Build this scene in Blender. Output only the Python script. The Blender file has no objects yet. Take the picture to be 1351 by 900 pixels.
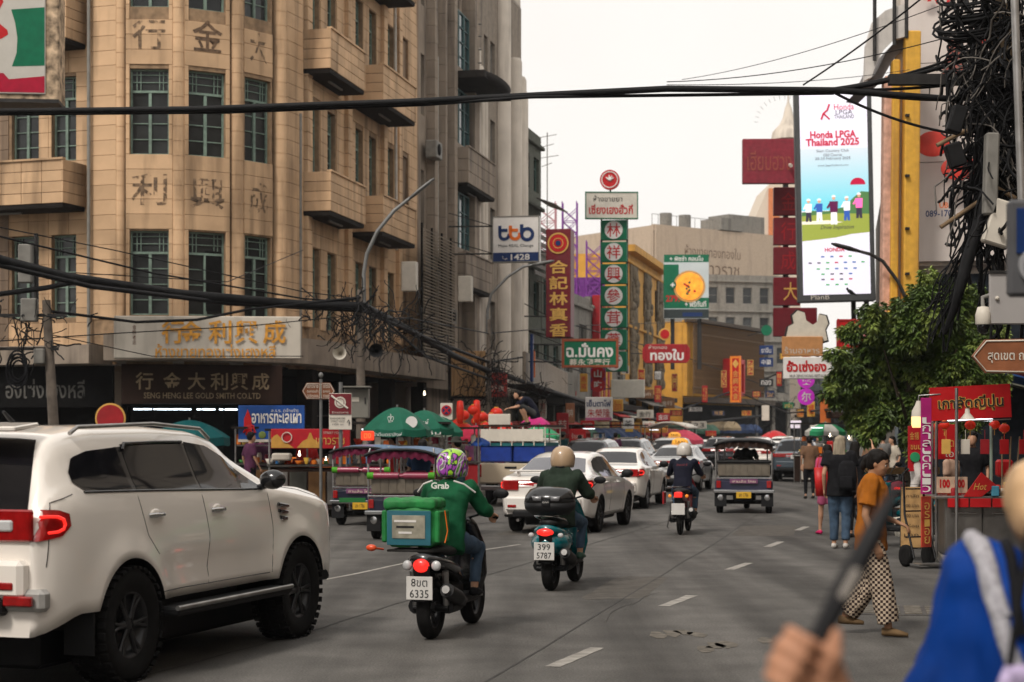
import bpy, bmesh, math, random
from mathutils import Vector, Matrix, Euler, noise
V=Vector; PI=math.pi; R=math.radians
random.seed(7)
scn=bpy.context.scene; COL=scn.collection
# ---- camera, sky, sun, exposure -------------------------------------------------
F=2300.0; CX=675.5; HY=572.0; CH=1.8          # focal length in photo pixels, principal column, horizon row, eye height
cam=bpy.data.cameras.new('camera'); camo=bpy.data.objects.new('camera',cam); COL.objects.link(camo)
cam.sensor_width=36; cam.lens=F/1351*36; cam.shift_y=(HY-450)/1351; cam.clip_start=.1; cam.clip_end=3000
camo.location=(0,0,CH); camo.rotation_euler=(PI/2,0,0); scn.camera=camo
cam.dof.use_dof=True; cam.dof.focus_distance=19; cam.dof.aperture_fstop=3.0
W=bpy.data.worlds.new('World'); scn.world=W; W.use_nodes=True
nt=W.node_tree; bg=nt.nodes['Background']; bg.inputs[1].default_value=.13
sky=nt.nodes.new('ShaderNodeTexSky'); sky.sky_type='NISHITA'; sky.sun_disc=False
sky.sun_elevation=R(48); sky.sun_rotation=R(215); sky.dust_density=4
hs=nt.nodes.new('ShaderNodeHueSaturation'); hs.inputs['Saturation'].default_value=.12
tc=nt.nodes.new('ShaderNodeTexCoord'); nz=nt.nodes.new('ShaderNodeTexNoise'); nz.inputs['Scale'].default_value=2.2; nz.inputs['Detail'].default_value=5
rp=nt.nodes.new('ShaderNodeValToRGB'); rp.color_ramp.elements[0].position=.3; rp.color_ramp.elements[1].position=.75
rp.color_ramp.elements[0].color=(5.5,5.25,4.95,1); rp.color_ramp.elements[1].color=(6.5,6.3,6.05,1)
mx=nt.nodes.new('ShaderNodeMix'); mx.data_type='RGBA'; mx.inputs[0].default_value=.88
L=nt.links.new
L(sky.outputs[0],hs.inputs['Color']); L(tc.outputs['Generated'],nz.inputs['Vector']); L(nz.outputs['Fac'],rp.inputs[0])
L(hs.outputs[0],mx.inputs[6]); L(rp.outputs[0],mx.inputs[7]); L(mx.outputs[2],bg.inputs[0])
sun=bpy.data.lights.new('sun','SUN'); sun.energy=1.5; sun.angle=R(11); sun.color=(1,.93,.84)
suno=bpy.data.objects.new('sun',sun); COL.objects.link(suno); suno.rotation_euler=(R(42),0,R(-32))
scn.view_settings.view_transform='Standard'; scn.view_settings.look='None'; scn.view_settings.exposure=0.55; scn.view_settings.gamma=1
scn.render.film_transparent=False
def at(px,py,Y): return V(((px-CX)/F*Y, Y, CH-(py-HY)/F*Y))     # where a photo pixel lies at distance Y
def gx(px,Y): return (px-CX)/F*Y
def gz(py,Y): return CH-(py-HY)/F*Y
def gy(py): return CH*F/(py-HY)                                   # distance of a ground point seen at row py
# ---- materials -------------------------------------------------------------------
MATS={}
def pm(name,col,rough=.6,metal=0,var=.18,sc=6,bump=0,bsc=40,coat=0,streak=0,emit=None,es=1,dirt=0,dcol=(.05,.045,.04),sheen=0,spec=.5,stretch=(1,1,1),rnd=0,alpha=0):
    if name in MATS: return MATS[name]
    m=bpy.data.materials.new(name); m.use_nodes=True; n=m.node_tree; b=n.nodes['Principled BSDF']; l=n.links.new
    b.inputs['Roughness'].default_value=rough; b.inputs['Metallic'].default_value=metal; b.inputs['Specular IOR Level'].default_value=spec
    if rough>.55 and not metal: b.inputs['Specular IOR Level'].default_value=.14
    elif rough>.38 and not metal and not coat and spec==.5: b.inputs['Specular IOR Level'].default_value=.25
    if coat: b.inputs['Coat Weight'].default_value=coat; b.inputs['Coat Roughness'].default_value=.05
    if sheen: b.inputs['Sheen Weight'].default_value=sheen
    tc=n.nodes.new('ShaderNodeTexCoord'); geo=n.nodes.new('ShaderNodeNewGeometry'); mp=n.nodes.new('ShaderNodeMapping'); mp.inputs['Scale'].default_value=stretch
    l(tc.outputs['Object'],mp.inputs[0])
    nz=n.nodes.new('ShaderNodeTexNoise'); nz.inputs['Scale'].default_value=sc; nz.inputs['Detail'].default_value=6; l(mp.outputs[0],nz.inputs['Vector'])
    r=n.nodes.new('ShaderNodeValToRGB'); e=r.color_ramp.elements; e[0].position=.3; e[1].position=.7
    c=V(col[:3]); e[0].color=(*(c*(1-var)),1); e[1].color=(*[min(1,x*(1+var*.6)) for x in c],1); l(nz.outputs['Fac'],r.inputs[0])
    out=r.outputs[0]
    def over(fac,colr):
        nonlocal out
        x=n.nodes.new('ShaderNodeMix'); x.data_type='RGBA'; l(fac,x.inputs[0]); l(out,x.inputs[6]); x.inputs[7].default_value=(*colr,1); out=x.outputs[2]
    def band(vec_scale,s,lo,hi,amt,det=5):
        m2=n.nodes.new('ShaderNodeMapping'); m2.inputs['Scale'].default_value=vec_scale; l(geo.outputs['Position'],m2.inputs[0])
        z=n.nodes.new('ShaderNodeTexNoise'); z.inputs['Scale'].default_value=s; z.inputs['Detail'].default_value=det; l(m2.outputs[0],z.inputs['Vector'])
        g=n.nodes.new('ShaderNodeMapRange'); g.inputs[1].default_value=lo; g.inputs[2].default_value=hi; g.inputs[4].default_value=amt; l(z.outputs['Fac'],g.inputs[0]); return g.outputs[0]
    if rnd:
        oi=n.nodes.new('ShaderNodeObjectInfo'); mr=n.nodes.new('ShaderNodeMapRange'); mr.inputs[3].default_value=1-rnd; mr.inputs[4].default_value=1+rnd; l(oi.outputs['Random'],mr.inputs[0]); vs_=n.nodes.new('ShaderNodeVectorMath'); vs_.operation='SCALE'; l(out,vs_.inputs[0]); l(mr.outputs[0],vs_.inputs['Scale']); out=vs_.outputs[0]
    if alpha: l(band((1,1,1),7,.42,.58,alpha,6),b.inputs['Alpha'])
    if streak: over(band((1,1,.12),2.2,.5,.72,streak,8),dcol)
    if dirt: over(band((1,1,1),.9,.5,.75,dirt,8),dcol)
    l(out,b.inputs['Base Color'])
    if bump:
        z=n.nodes.new('ShaderNodeTexNoise'); z.inputs['Scale'].default_value=bsc; z.inputs['Detail'].default_value=4; l(mp.outputs[0],z.inputs['Vector'])
        u=n.nodes.new('ShaderNodeBump'); u.inputs['Strength'].default_value=bump; u.inputs['Distance'].default_value=.01; l(z.outputs['Fac'],u.inputs['Height']); l(u.outputs[0],b.inputs['Normal'])
    if emit: b.inputs['Emission Color'].default_value=(*emit,1); b.inputs['Emission Strength'].default_value=es
    MATS[name]=m; return m
def hx(s):
    f=lambda v:(v/12.92 if v<=.04045 else ((v+.055)/1.055)**2.4)
    return tuple(f(int(s[i:i+2],16)/255) for i in (0,2,4))
def cm(s,rough=.6,**k): return pm('c_'+s+'_%g'%rough+''.join(str(v) for v in k.values()),hx(s),rough,**k)
# ---- mesh builder ----------------------------------------------------------------
def frame(o,x,y,z=None):
    x=V(x).normalized(); y=V(y).normalized(); z=x.cross(y) if z is None else V(z)
    M=Matrix.Identity(4)
    for i,c in enumerate((x,y,z,V(o))):
        for j in range(3): M[j][i]=c[j]
    return M
class MB:
    def __init__(s,M=None): s.v=[];s.f=[];s.m=[];s.s=[];s.mi=0;s.M=M
    def add(s,vs,fs,smooth=False):
        b=len(s.v); M=s.M
        s.v+=[tuple(M@V(v)) for v in vs] if M else [tuple(v) for v in vs]
        s.f+=[[i+b for i in f] for f in fs]; s.m+=[s.mi]*len(fs); s.s+=[smooth]*len(fs); return s
    def box(s,c,d,rz=0,bv=0,ry=0,rx=0):
        hx_,hy,hz=d[0]/2,d[1]/2,d[2]/2
        if bv:
            bv=min(bv,hx_*.49,hy*.49,hz*.49); vs=[];fs=[]
            idx={}
            for a in(-1,1):
                for b in(-1,1):
                    for e in(-1,1):
                        for k in range(3):
                            o=[hx_,hy,hz]; p=[o[i]-(bv if i!=k else 0) for i in range(3)]
                            idx[a,b,e,k]=len(vs); vs.append((a*p[0],b*p[1],e*p[2]))
            for k in range(3):
                i,j=(k+1)%3,(k+2)%3
                for sg in(-1,1):
                    q=[]
                    for (p,r) in((-1,-1),(1,-1),(1,1),(-1,1)):
                        t=[0,0,0]; t[k]=sg;t[i]=p;t[j]=r; q.append(idx[(*t,k)])
                    fs.append(q if sg>0 else q[::-1])
                for p in(-1,1):
                    for r in(-1,1):
                        t0=[0,0,0];t1=[0,0,0]; t0[i]=t1[i]=p;t0[j]=t1[j]=r;t0[k]=-1;t1[k]=1
                        fs.append([idx[(*t0,i)],idx[(*t1,i)],idx[(*t1,j)],idx[(*t0,j)]])
            for a in(-1,1):
                for b in(-1,1):
                    for e in(-1,1): fs.append([idx[a,b,e,0],idx[a,b,e,1],idx[a,b,e,2]])
        else:
            vs=[(a*hx_,b*hy,e*hz) for a in(-1,1) for b in(-1,1) for e in(-1,1)]
            fs=[[0,1,3,2],[4,6,7,5],[0,4,5,1],[2,3,7,6],[0,2,6,4],[1,5,7,3]]
        if rz or ry or rx:
            Q=Euler((rx,ry,rz)).to_matrix(); vs=[Q@V(v) for v in vs]
        return s.add([(v[0]+c[0],v[1]+c[1],v[2]+c[2]) for v in vs],fs)
    def tube(s,pts,r,n=8,closed=False,cap=True,smooth=True,sx=1):
        pts=[V(p) for p in pts]; N=len(pts); rs=r if isinstance(r,(list,tuple)) else [r]*N
        vs=[];fs=[];nr=None
        for i,p in enumerate(pts):
            if closed: t=pts[(i+1)%N]-pts[i-1]
            else: t=pts[min(i+1,N-1)]-pts[max(i-1,0)]
            t=t.normalized() if t.length>1e-9 else V((0,0,1))
            if nr is None:
                nr=t.cross(V((0,0,1)) if abs(t.z)<.9 else V((1,0,0))).normalized()
            else:
                nr=(nr-t*nr.dot(t)); nr=nr.normalized() if nr.length>1e-6 else t.orthogonal().normalized()
            b=t.cross(nr)
            for k in range(n):
                a=2*PI*k/n; vs.append(p+(nr*math.cos(a)*sx+b*math.sin(a))*rs[i])
        M=N if closed else N-1
        for i in range(M):
            j=(i+1)%N
            for k in range(n): fs.append([i*n+k,i*n+(k+1)%n,j*n+(k+1)%n,j*n+k])
        s.add(vs,fs,smooth)
        if cap and not closed: s.add(vs[:n],[list(range(n))[::-1]]); s.add(vs[-n:],[list(range(n))])
        return s
    def cyl(s,a,b,r,r2=None,n=12,smooth=True): return s.tube([a,b],[r,r if r2 is None else r2],n,smooth=smooth)
    def lathe(s,prof,n=16,M=None,smooth=True,arc=2*PI):
        vs=[];fs=[];m=len(prof); full=arc>6.28; nn=n if full else n+1
        for k in range(nn):
            a=arc*k/n
            for(r,z) in prof: vs.append((r*math.cos(a),r*math.sin(a),z))
        for k in range(n):
            k2=(k+1)%nn
            for i in range(m-1): fs.append([k*m+i,k2*m+i,k2*m+i+1,k*m+i+1])
        if M: vs=[M@V(v) for v in vs]
        return s.add(vs,fs,smooth)
    def ell(s,c,r,nu=12,nv=8,Q=None):
        vs=[];fs=[]
        for i in range(nv+1):
            t=PI*i/nv
            for k in range(nu):
                a=2*PI*k/nu; v=V((r[0]*math.sin(t)*math.cos(a),r[1]*math.sin(t)*math.sin(a),r[2]*math.cos(t)))
                if Q: v=Q@v
                vs.append(v+V(c))
        for i in range(nv):
            for k in range(nu): fs.append([i*nu+k,(i+1)*nu+k,(i+1)*nu+(k+1)%nu,i*nu+(k+1)%nu])
        return s.add(vs,fs,True)
    def cap(s,a,b,ra,rb=None,n=10):
        a=V(a);b=V(b);rb=ra if rb is None else rb; d=(b-a); d=d.normalized() if d.length>1e-6 else V((0,0,1))
        P_=[];r_=[]
        for t in(0.02,.35,.7): P_.append(a-d*ra*math.cos(t*PI/2)); r_.append(ra*math.sin(t*PI/2))
        P_+=[a,b]; r_+=[ra,rb]
        for t in(.7,.35,.02): P_.append(b+d*rb*math.cos(t*PI/2)); r_.append(rb*math.sin(t*PI/2))
        return s.tube(P_,r_,n)
    def loft(s,secs,n=16,cap=True,smooth=True):      # secs: (centre, xvec, yvec) half-axes
        vs=[];fs=[]
        for c,a,b in secs:
            for k in range(n):
                t=2*PI*k/n; vs.append(V(c)+V(a)*math.cos(t)+V(b)*math.sin(t))
        for i in range(len(secs)-1):
            for k in range(n): fs.append([i*n+k,i*n+(k+1)%n,(i+1)*n+(k+1)%n,(i+1)*n+k])
        if cap: fs.append(list(range(n))[::-1]); fs.append([(len(secs)-1)*n+k for k in range(n)])
        return s.add(vs,fs,smooth)
    def prism(s,poly,d,M=None,smooth=False):       # polygon in local XZ, extruded along local Y from 0 to d
        n=len(poly); vs=[(x,0,z) for x,z in poly]+[(x,d,z) for x,z in poly]
        if M: vs=[M@V(v) for v in vs]
        fs=[list(range(n)),list(range(2*n-1,n-1,-1))]+[[i,i+n,(i+1)%n+n,(i+1)%n] for i in range(n)]
        return s.add(vs,fs,smooth)
    def grid(s,f,nu,nv,smooth=True):
        vs=[f(i/nu,j/nv) for i in range(nu+1) for j in range(nv+1)]
        return s.add(vs,[[i*(nv+1)+j,(i+1)*(nv+1)+j,(i+1)*(nv+1)+j+1,i*(nv+1)+j+1] for i in range(nu) for j in range(nv)],smooth)
    def mesh(s,name,mats):
        m=bpy.data.meshes.new(name); m.from_pydata(s.v,[],s.f)
        for t in (mats if isinstance(mats,(list,tuple)) else [mats]): m.materials.append(t)
        m.polygons.foreach_set('material_index',s.m); m.polygons.foreach_set('use_smooth',s.s); m.update(); return m
    def build(s,name,mats,parent=None,kind=None,label=None):
        o=bpy.data.objects.new(name,s.mesh(name,mats)); COL.objects.link(o); o.parent=parent
        if kind:o['kind']=kind
        if label:o['label']=label
        return o
def tag(o,label=None,cat=None,group=None,kind=None):
    for k,v in(('label',label),('category',cat),('group',group),('kind',kind)):
        if v:o[k]=v
    return o
def thing(name,label,cat,loc=(0,0,0),rz=0,group=None,parent=None):
    o=bpy.data.objects.new(name,None); o.empty_display_size=.2; COL.objects.link(o); o.location=loc; o.rotation_euler=(0,0,rz)
    if parent:o.parent=parent
    return tag(o,label,cat,group)
def inst(name,mesh,parent,loc=(0,0,0),rot=(0,0,0),M=None,scale=None):
    o=bpy.data.objects.new(name,mesh); COL.objects.link(o); o.parent=parent
    if M is not None:o.matrix_local=M
    else:
        o.location=loc;o.rotation_euler=rot
        if scale:o.scale=scale
    return o
def kids(o): return [c for c in bpy.data.objects if c.parent==o]
def dup(root,loc,rz,label=None,group=None,scale=None):
    def cp(o,par):
        c=o.copy(); COL.objects.link(c)
        if par:c.parent=par
        for k in o.children: cp(k,c)
        return c
    r=cp(root,None); r.location=loc; r.rotation_euler=(0,0,rz)
    if scale:r.scale=scale
    if label:r['label']=label
    if group:r['group']=group
    return r
TC={}
def txt(parent,s,x,z,w,h,mat,y=0,name='lettering',bold=0,vert=False,ex=.004,rot=0,M=None,shear=0):
    """lettering in local XZ, facing -Y, centred at (x,z), fitted in w by h"""
    mb=MB(); parts=list(s) if vert else [s]; n=len(parts); vs=[];fs=[]
    for i,t in enumerate(parts):
        key=(t,bold,shear)
        if key not in TC:
            c=bpy.data.curves.new('t','FONT'); c.body=t; c.resolution_u=2; c.offset=bold; c.shear=shear
            o=bpy.data.objects.new('t',c); m=bpy.data.meshes.new_from_object(o)
            vv=[(v.co.x,v.co.y) for v in m.vertices]; ff=[list(p.vertices) for p in m.polygons]
            bpy.data.objects.remove(o); bpy.data.meshes.remove(m); TC[key]=(vv,ff)
        vv,ff=TC[key]
        if not vv: continue
        xs=[a for a,b in vv]; ys=[b for a,b in vv]; x0,x1,y0,y1=min(xs),max(xs),min(ys),max(ys)
        ch=h/n if vert else h; cz=z+h/2-(i+.5)*ch if vert else z; hh=ch*.84 if vert else ch
        kx=w/max(x1-x0,1e-3); ky=hh/max(y1-y0,1e-3)
        if t in 'IilL1|-': kx=min(kx,ky)
        mx_,my_=(x0+x1)/2,(y0+y1)/2
        b=len(vs); vs+=[(x+(a-mx_)*kx,y-ex,cz+(c_-my_)*ky) for a,c_ in vv]; fs+=[[k+b for k in f] for f in ff]
    if rot:
        Q=Matrix.Rotation(rot,3,'Y'); vs=[Q@(V(v)-V((x,0,z)))+V((x,0,z)) for v in vs]
    if M: vs=[M@V(v) for v in vs]
    mb.add(vs,fs); return mb.build(name,mat,parent)
# queue of organic meshes: voxel remesh + smooth, then folds, all evaluated together at the end
BAKE=[]
def organic(o,vox,it=4,fold=0,fs=8):
    r=o.modifiers.new('r','REMESH'); r.mode='VOXEL'; r.voxel_size=vox; r.use_smooth_shade=True
    s=o.modifiers.new('s','SMOOTH'); s.factor=.5; s.iterations=it
    BAKE.append((o,fold,fs)); return o
def bake_all():
    dg=bpy.context.evaluated_depsgraph_get(); dg.update(); new=[]
    for o,fold,fs in BAKE: new.append(bpy.data.meshes.new_from_object(o.evaluated_get(dg)))
    for (o,fold,fs),m in zip(BAKE,new):
        old=o.data; o.modifiers.clear(); o.data=m; m.name=old.name
        if not m.materials:
            for k in old.materials: m.materials.append(k)
        if fold:
            m.update()
            for v in m.vertices:
                c=v.co*fs; q=noise.noise(V((c.x,c.y,c.z*.45)))+.5*noise.noise(V((c.x*2.2,c.y*2.2,c.z*1.1)))
                v.co+=v.normal*q*fold
        m.polygons.foreach_set('use_smooth',[True]*len(m.polygons)); m.update()
def catn(p0,p1,sag,n=14):
    p0=V(p0);p1=V(p1); return [p0.lerp(p1,i/n)-V((0,0,sag*4*(i/n)*(1-i/n))) for i in range(n+1)]
def seg(pts,x):
    if x<=pts[0][0]: return pts[0][1]
    for (a,b),(c,d) in zip(pts,pts[1:]):
        if x<=c: return b+(d-b)*(x-a)/(c-a)
    return pts[-1][1]
def sm(pts,x,r=.06): return (seg(pts,x-r)+2*seg(pts,x-r/2)+2*seg(pts,x)+2*seg(pts,x+r/2)+seg(pts,x+r))/8
# ---- ground, road, pavements --------------------------------------------------------
ASP=pm('asphalt',(.108,.102,.095),.82,var=.22,sc=1.6,bump=.5,bsc=60,dirt=.45,dcol=(.045,.042,.04))
PAV=pm('pavement_concrete',(.13,.12,.11),.85,var=.25,sc=3,bump=.3,bsc=30,dirt=.5)
KRB=pm('kerb_concrete',(.22,.20,.17),.8,var=.3,sc=5,dirt=.5); KRBR=pm('kerb_red_paint',(.30,.05,.04),.7,var=.3,dirt=.4); WLN=pm('worn_white_line',(.33,.31,.28),.75,var=.35,sc=7,dirt=.5,dcol=(.1,.09,.08))
m=ASP.node_tree; b_=m.nodes['Principled BSDF']; src=b_.inputs['Base Color'].links[0].from_socket       # long wheel-worn bands and fine aggregate
t_=m.nodes.new('ShaderNodeTexCoord'); mp_=m.nodes.new('ShaderNodeMapping'); mp_.inputs['Rotation'].default_value=(0,0,R(14)); mp_.inputs['Scale'].default_value=(1,.05,1)
n_=m.nodes.new('ShaderNodeTexNoise'); n_.inputs['Scale'].default_value=1.3; n_.inputs['Detail'].default_value=5; r_=m.nodes.new('ShaderNodeMapRange'); r_.inputs[1].default_value=.35; r_.inputs[2].default_value=.7; r_.inputs[3].default_value=.62; r_.inputs[4].default_value=1.35
g_=m.nodes.new('ShaderNodeTexNoise'); g_.inputs['Scale'].default_value=55; g_.inputs['Detail'].default_value=3; r2=m.nodes.new('ShaderNodeMapRange'); r2.inputs[1].default_value=.3; r2.inputs[2].default_value=.7; r2.inputs[3].default_value=.7; r2.inputs[4].default_value=1.3
mu=m.nodes.new('ShaderNodeMath'); mu.operation='MULTIPLY'; vm=m.nodes.new('ShaderNodeVectorMath'); vm.operation='SCALE'
ln=m.links.new; ln(t_.outputs['Object'],mp_.inputs[0]); ln(mp_.outputs[0],n_.inputs['Vector']); ln(t_.outputs['Object'],g_.inputs['Vector']); ln(n_.outputs['Fac'],r_.inputs[0]); ln(g_.outputs['Fac'],r2.inputs[0])
ln(r_.outputs[0],mu.inputs[0]); ln(r2.outputs[0],mu.inputs[1]); ln(src,vm.inputs[0]); ln(mu.outputs[0],vm.inputs['Scale']); ln(vm.outputs[0],b_.inputs['Base Color'])
def LK(z): return -4.06+.26*(z-38) if z<60 else (1.66+.245*(z-60) if z<128 else 18.3+.62*(z-128))      # left kerb line
def RK(z): return 5.9+(z-24)*.2 if z<110 else 23.1+.6*(z-110)                                              # right kerb line
mb=MB(); mb.add([(-900,-60,-.01),(900,-60,-.01),(900,2500,-.01),(-900,2500,-.01)],[[0,1,2,3]]); tag(mb.build('ground',PAV),kind='structure')
ZS=[-12,0,8,14,20,26,32,38,44,50,60,72,86,100,110,128,145,165]
mb=MB()
for a,b in zip(ZS,ZS[1:]): mb.add([(LK(a),a,0),(RK(a),a,0),(RK(b),b,0),(LK(b),b,0)],[[0,1,2,3]])
tag(mb.build('road',ASP),kind='structure')
for nm,fn,sg in(('pavement_left',LK,-1),('pavement_right',RK,1)):
    mb=MB()
    for a,b in zip(ZS,ZS[1:]):
        xa,xb=fn(a)+sg*.14,fn(b)+sg*.14; q=[(xa,a,.13),(xa+sg*6,a,.13),(xb+sg*6,b,.13),(xb,b,.13)]; mb.add(q,[[0,1,2,3] if sg>0 else [3,2,1,0]])
    sw=tag(mb.build(nm,PAV),kind='structure')
    # kerb stones, each its own piece
    base=None; z=6 if sg>0 else 30; n=0
    while z<88:
        xa,xb=fn(z),fn(z+.98); k=MB(); ln_=math.hypot(xb-xa,.98)
        if base is None: k.box((0,0,.07),(.15,ln_-.015,.14),bv=.012); base=k.mesh('kerb_stone',[KRB])
        inst('kerb_stone',base,sw,((xa+xb)/2+sg*.07,z+.5,.0),(0,0,-math.atan2(xb-xa,.98))); z+=1; n+=1
    mb=MB()
    for a,b in zip([88,100,110,128,145],[100,110,128,145,165]): xa,xb=fn(a),fn(b); mb.add([(xa,a,0),(xb,b,0),(xb,b,.14),(xa,a,.14),(xb+sg*.15,b,.14),(xa+sg*.15,a,.14)],[[0,1,2,3],[3,2,4,5]])
    mb.build('kerb',KRB,sw)
rd=[o for o in scn.objects if o.name=='road'][0]
def strip(name,pts,w,mat,z=.004,par=rd,label=None):
    mb=MB(); vs=[]
    for i,p in enumerate(pts):
        a=V(pts[max(i-1,0)]);b=V(pts[min(i+1,len(pts)-1)]); d=(b-a).normalized(); n=V((-d.y,d.x)); ww=w*(1+random.uniform(-.12,.12)); vs+=[(p[0]-n.x*ww/2,p[1]-n.y*ww/2,z),(p[0]+n.x*ww/2,p[1]+n.y*ww/2,z)]
    mb.add(vs,[[2*i,2*i+1,2*i+3,2*i+2] for i in range(len(pts)-1)]); return mb.build(name,mat,par)
def gp(px,py): y=gy(py); return V((gx(px,y),y))
for (a,b) in(((729,880),(788,855)),((876,800),(913,786)),((962,752),(988,743)),((1012,722),(1030,715)),((1052,700),(1064,695))):
    p,q=gp(*a),gp(*b); n=8; strip('lane_dash',[tuple(p.lerp(q,i/n)) for i in range(n+1)],.13,WLN)
TAR=pm('tar_seam',(.05,.047,.044),.7,var=.3)
for pts,w in((((160+0,900),(420,830),(640,760),(882,687),(1000,655)),.03),(((640,900),(941,718),(996,682),(1040,655)),.022),(((430,765),(560,738),(700,716)),.07)):
    g=[gp(*p) for p in pts]; q=[]
    for a,b in zip(g,g[1:]):
        for i in range(8): c=a.lerp(b,i/8); q.append((c.x+random.uniform(-.02,.02),c.y))
    strip('seam',q,w,TAR if w<.06 else WLN,.003)
CRK=pm('worn_patch',(.14,.125,.105),.85,var=.4,sc=10,dirt=.5)
for px,py in((870,838),(885,836),(903,835),(918,838),(930,856),(945,853),(960,851),(1010,845),(1128,748),(600,770)):
    p=gp(px,py); mb=MB(); n=9; mb.add([(p.x+.09*math.cos(2*PI*i/n)*random.uniform(.4,1.3),p.y+.3*math.sin(2*PI*i/n)*random.uniform(.5,1.1),.0035) for i in range(n)],[list(range(n))]); mb.build('worn_patch',CRK,rd)
IRON=pm('cast_iron',(.07,.065,.06),.6,metal=.4,var=.4,sc=12)
REP=pm('repair_asphalt',(.098,.089,.079),.85,var=.25,bump=.4,bsc=70)
for px,py,w_,l_ in((830,775,.7,3.0),(1010,700,1.1,3.5),(700,700,.8,3.0)):
    p=gp(px,py); mb=MB(); n=18; d=.25; mb.add([(p.x+(w_/2*max(-1,min(1,1.35*math.cos(2*PI*i/n))))*random.uniform(.9,1.06)+d*(l_/2*math.sin(2*PI*i/n)),p.y+l_/2*max(-1,min(1,1.35*math.sin(2*PI*i/n)))*random.uniform(.95,1.05),.002) for i in range(n)],[list(range(n))]); mb.build('repair_patch',REP,rd)
for k,(px,py) in enumerate(((800,820),(930,700))):
    p=gp(px,py); q=[]; a=random.uniform(-.6,.6)+PI/2
    for i in range(12): q.append((p.x,p.y)); a+=random.gauss(0,.35); p=p+V((math.cos(a)*.22,math.sin(a)*.3))
    strip('crack',q,.008,TAR,.0045)
# drain cover beside the walking woman
p=gp(1190,806); dc=thing('drain_cover','square cast iron drain cover set in the road edge beside the woman in checked trousers','drain cover',(p.x,p.y,.003),-.2)
mb=MB(); mb.box((0,0,.0),(.95,.95,.012),bv=.004); mb.build('frame',IRON,dc)
for i in range(4):
    for j in range(4): mb=MB(); mb.box((-.32+i*.213,-.32+j*.213,.010),(.17,.17,.012),bv=.004); mb.build('raised_square',CRK,dc)
# ---- wall and window helpers ---------------------------------------------------------
TEAL=pm('faded_teal_paint',(.19,.26,.215),.6,var=.3,sc=9,dirt=.4); TEALD=pm('dark_teal_paint',(.07,.13,.11),.6,var=.3,sc=9,dirt=.3); WDW=pm('grey_window_frame',(.22,.21,.19),.6,var=.2)
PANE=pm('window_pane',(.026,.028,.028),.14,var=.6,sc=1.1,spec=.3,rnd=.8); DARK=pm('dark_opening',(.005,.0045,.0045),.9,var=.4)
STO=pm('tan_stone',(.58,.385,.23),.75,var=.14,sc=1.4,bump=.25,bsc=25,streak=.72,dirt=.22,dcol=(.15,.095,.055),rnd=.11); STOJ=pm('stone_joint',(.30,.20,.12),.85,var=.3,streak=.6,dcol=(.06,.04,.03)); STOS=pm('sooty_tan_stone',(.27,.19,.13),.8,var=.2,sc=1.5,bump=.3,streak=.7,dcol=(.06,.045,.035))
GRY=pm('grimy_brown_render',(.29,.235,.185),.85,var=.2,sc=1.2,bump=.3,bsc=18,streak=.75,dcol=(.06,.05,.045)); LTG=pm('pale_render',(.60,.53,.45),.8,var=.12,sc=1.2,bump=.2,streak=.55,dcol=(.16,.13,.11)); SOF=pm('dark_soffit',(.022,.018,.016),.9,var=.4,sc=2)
def fr(p0,p1,z=0):          # facade frame: x along the wall, y into the wall, z up
    d=V((p1[0]-p0[0],p1[1]-p0[1],0)); return frame((p0[0],p0[1],z),d,V((-d.y,d.x,0)),(0,0,1)), d.length
def wall(par,M,w,z0,z1,ops,mat,rev=.22,name='wall',thick=.0):
    us=sorted({0,w}|{o[0] for o in ops}|{o[1] for o in ops}); zs=sorted({z0,z1}|{o[2] for o in ops}|{o[3] for o in ops}); mb=MB(M)
    for u0,u1 in zip(us,us[1:]):
        for a,b in zip(zs,zs[1:]):
            cu,cz=(u0+u1)/2,(a+b)/2
            if any(o[0]<cu<o[1] and o[2]<cz<o[3] for o in ops): continue
            mb.add([(u0,0,a),(u1,0,a),(u1,0,b),(u0,0,b)],[[0,1,2,3]])
    for u0,u1,a,b in [o[:4] for o in ops]:
        mb.add([(u0,0,a),(u1,0,a),(u1,0,b),(u0,0,b),(u0,rev,a),(u1,rev,a),(u1,rev,b),(u0,rev,b)],[[0,1,5,4],[1,2,6,5],[2,3,7,6],[3,0,4,7]])
    if thick: mb.add([(0,0,z0),(w,0,z0),(w,0,z1),(0,0,z1),(0,thick,z0),(w,thick,z0),(w,thick,z1),(0,thick,z1)],[[1,5,6,2],[0,3,7,4],[3,2,6,7],[4,7,6,5]])
    return mb.build(name,mat,par)
WC={}
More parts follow.
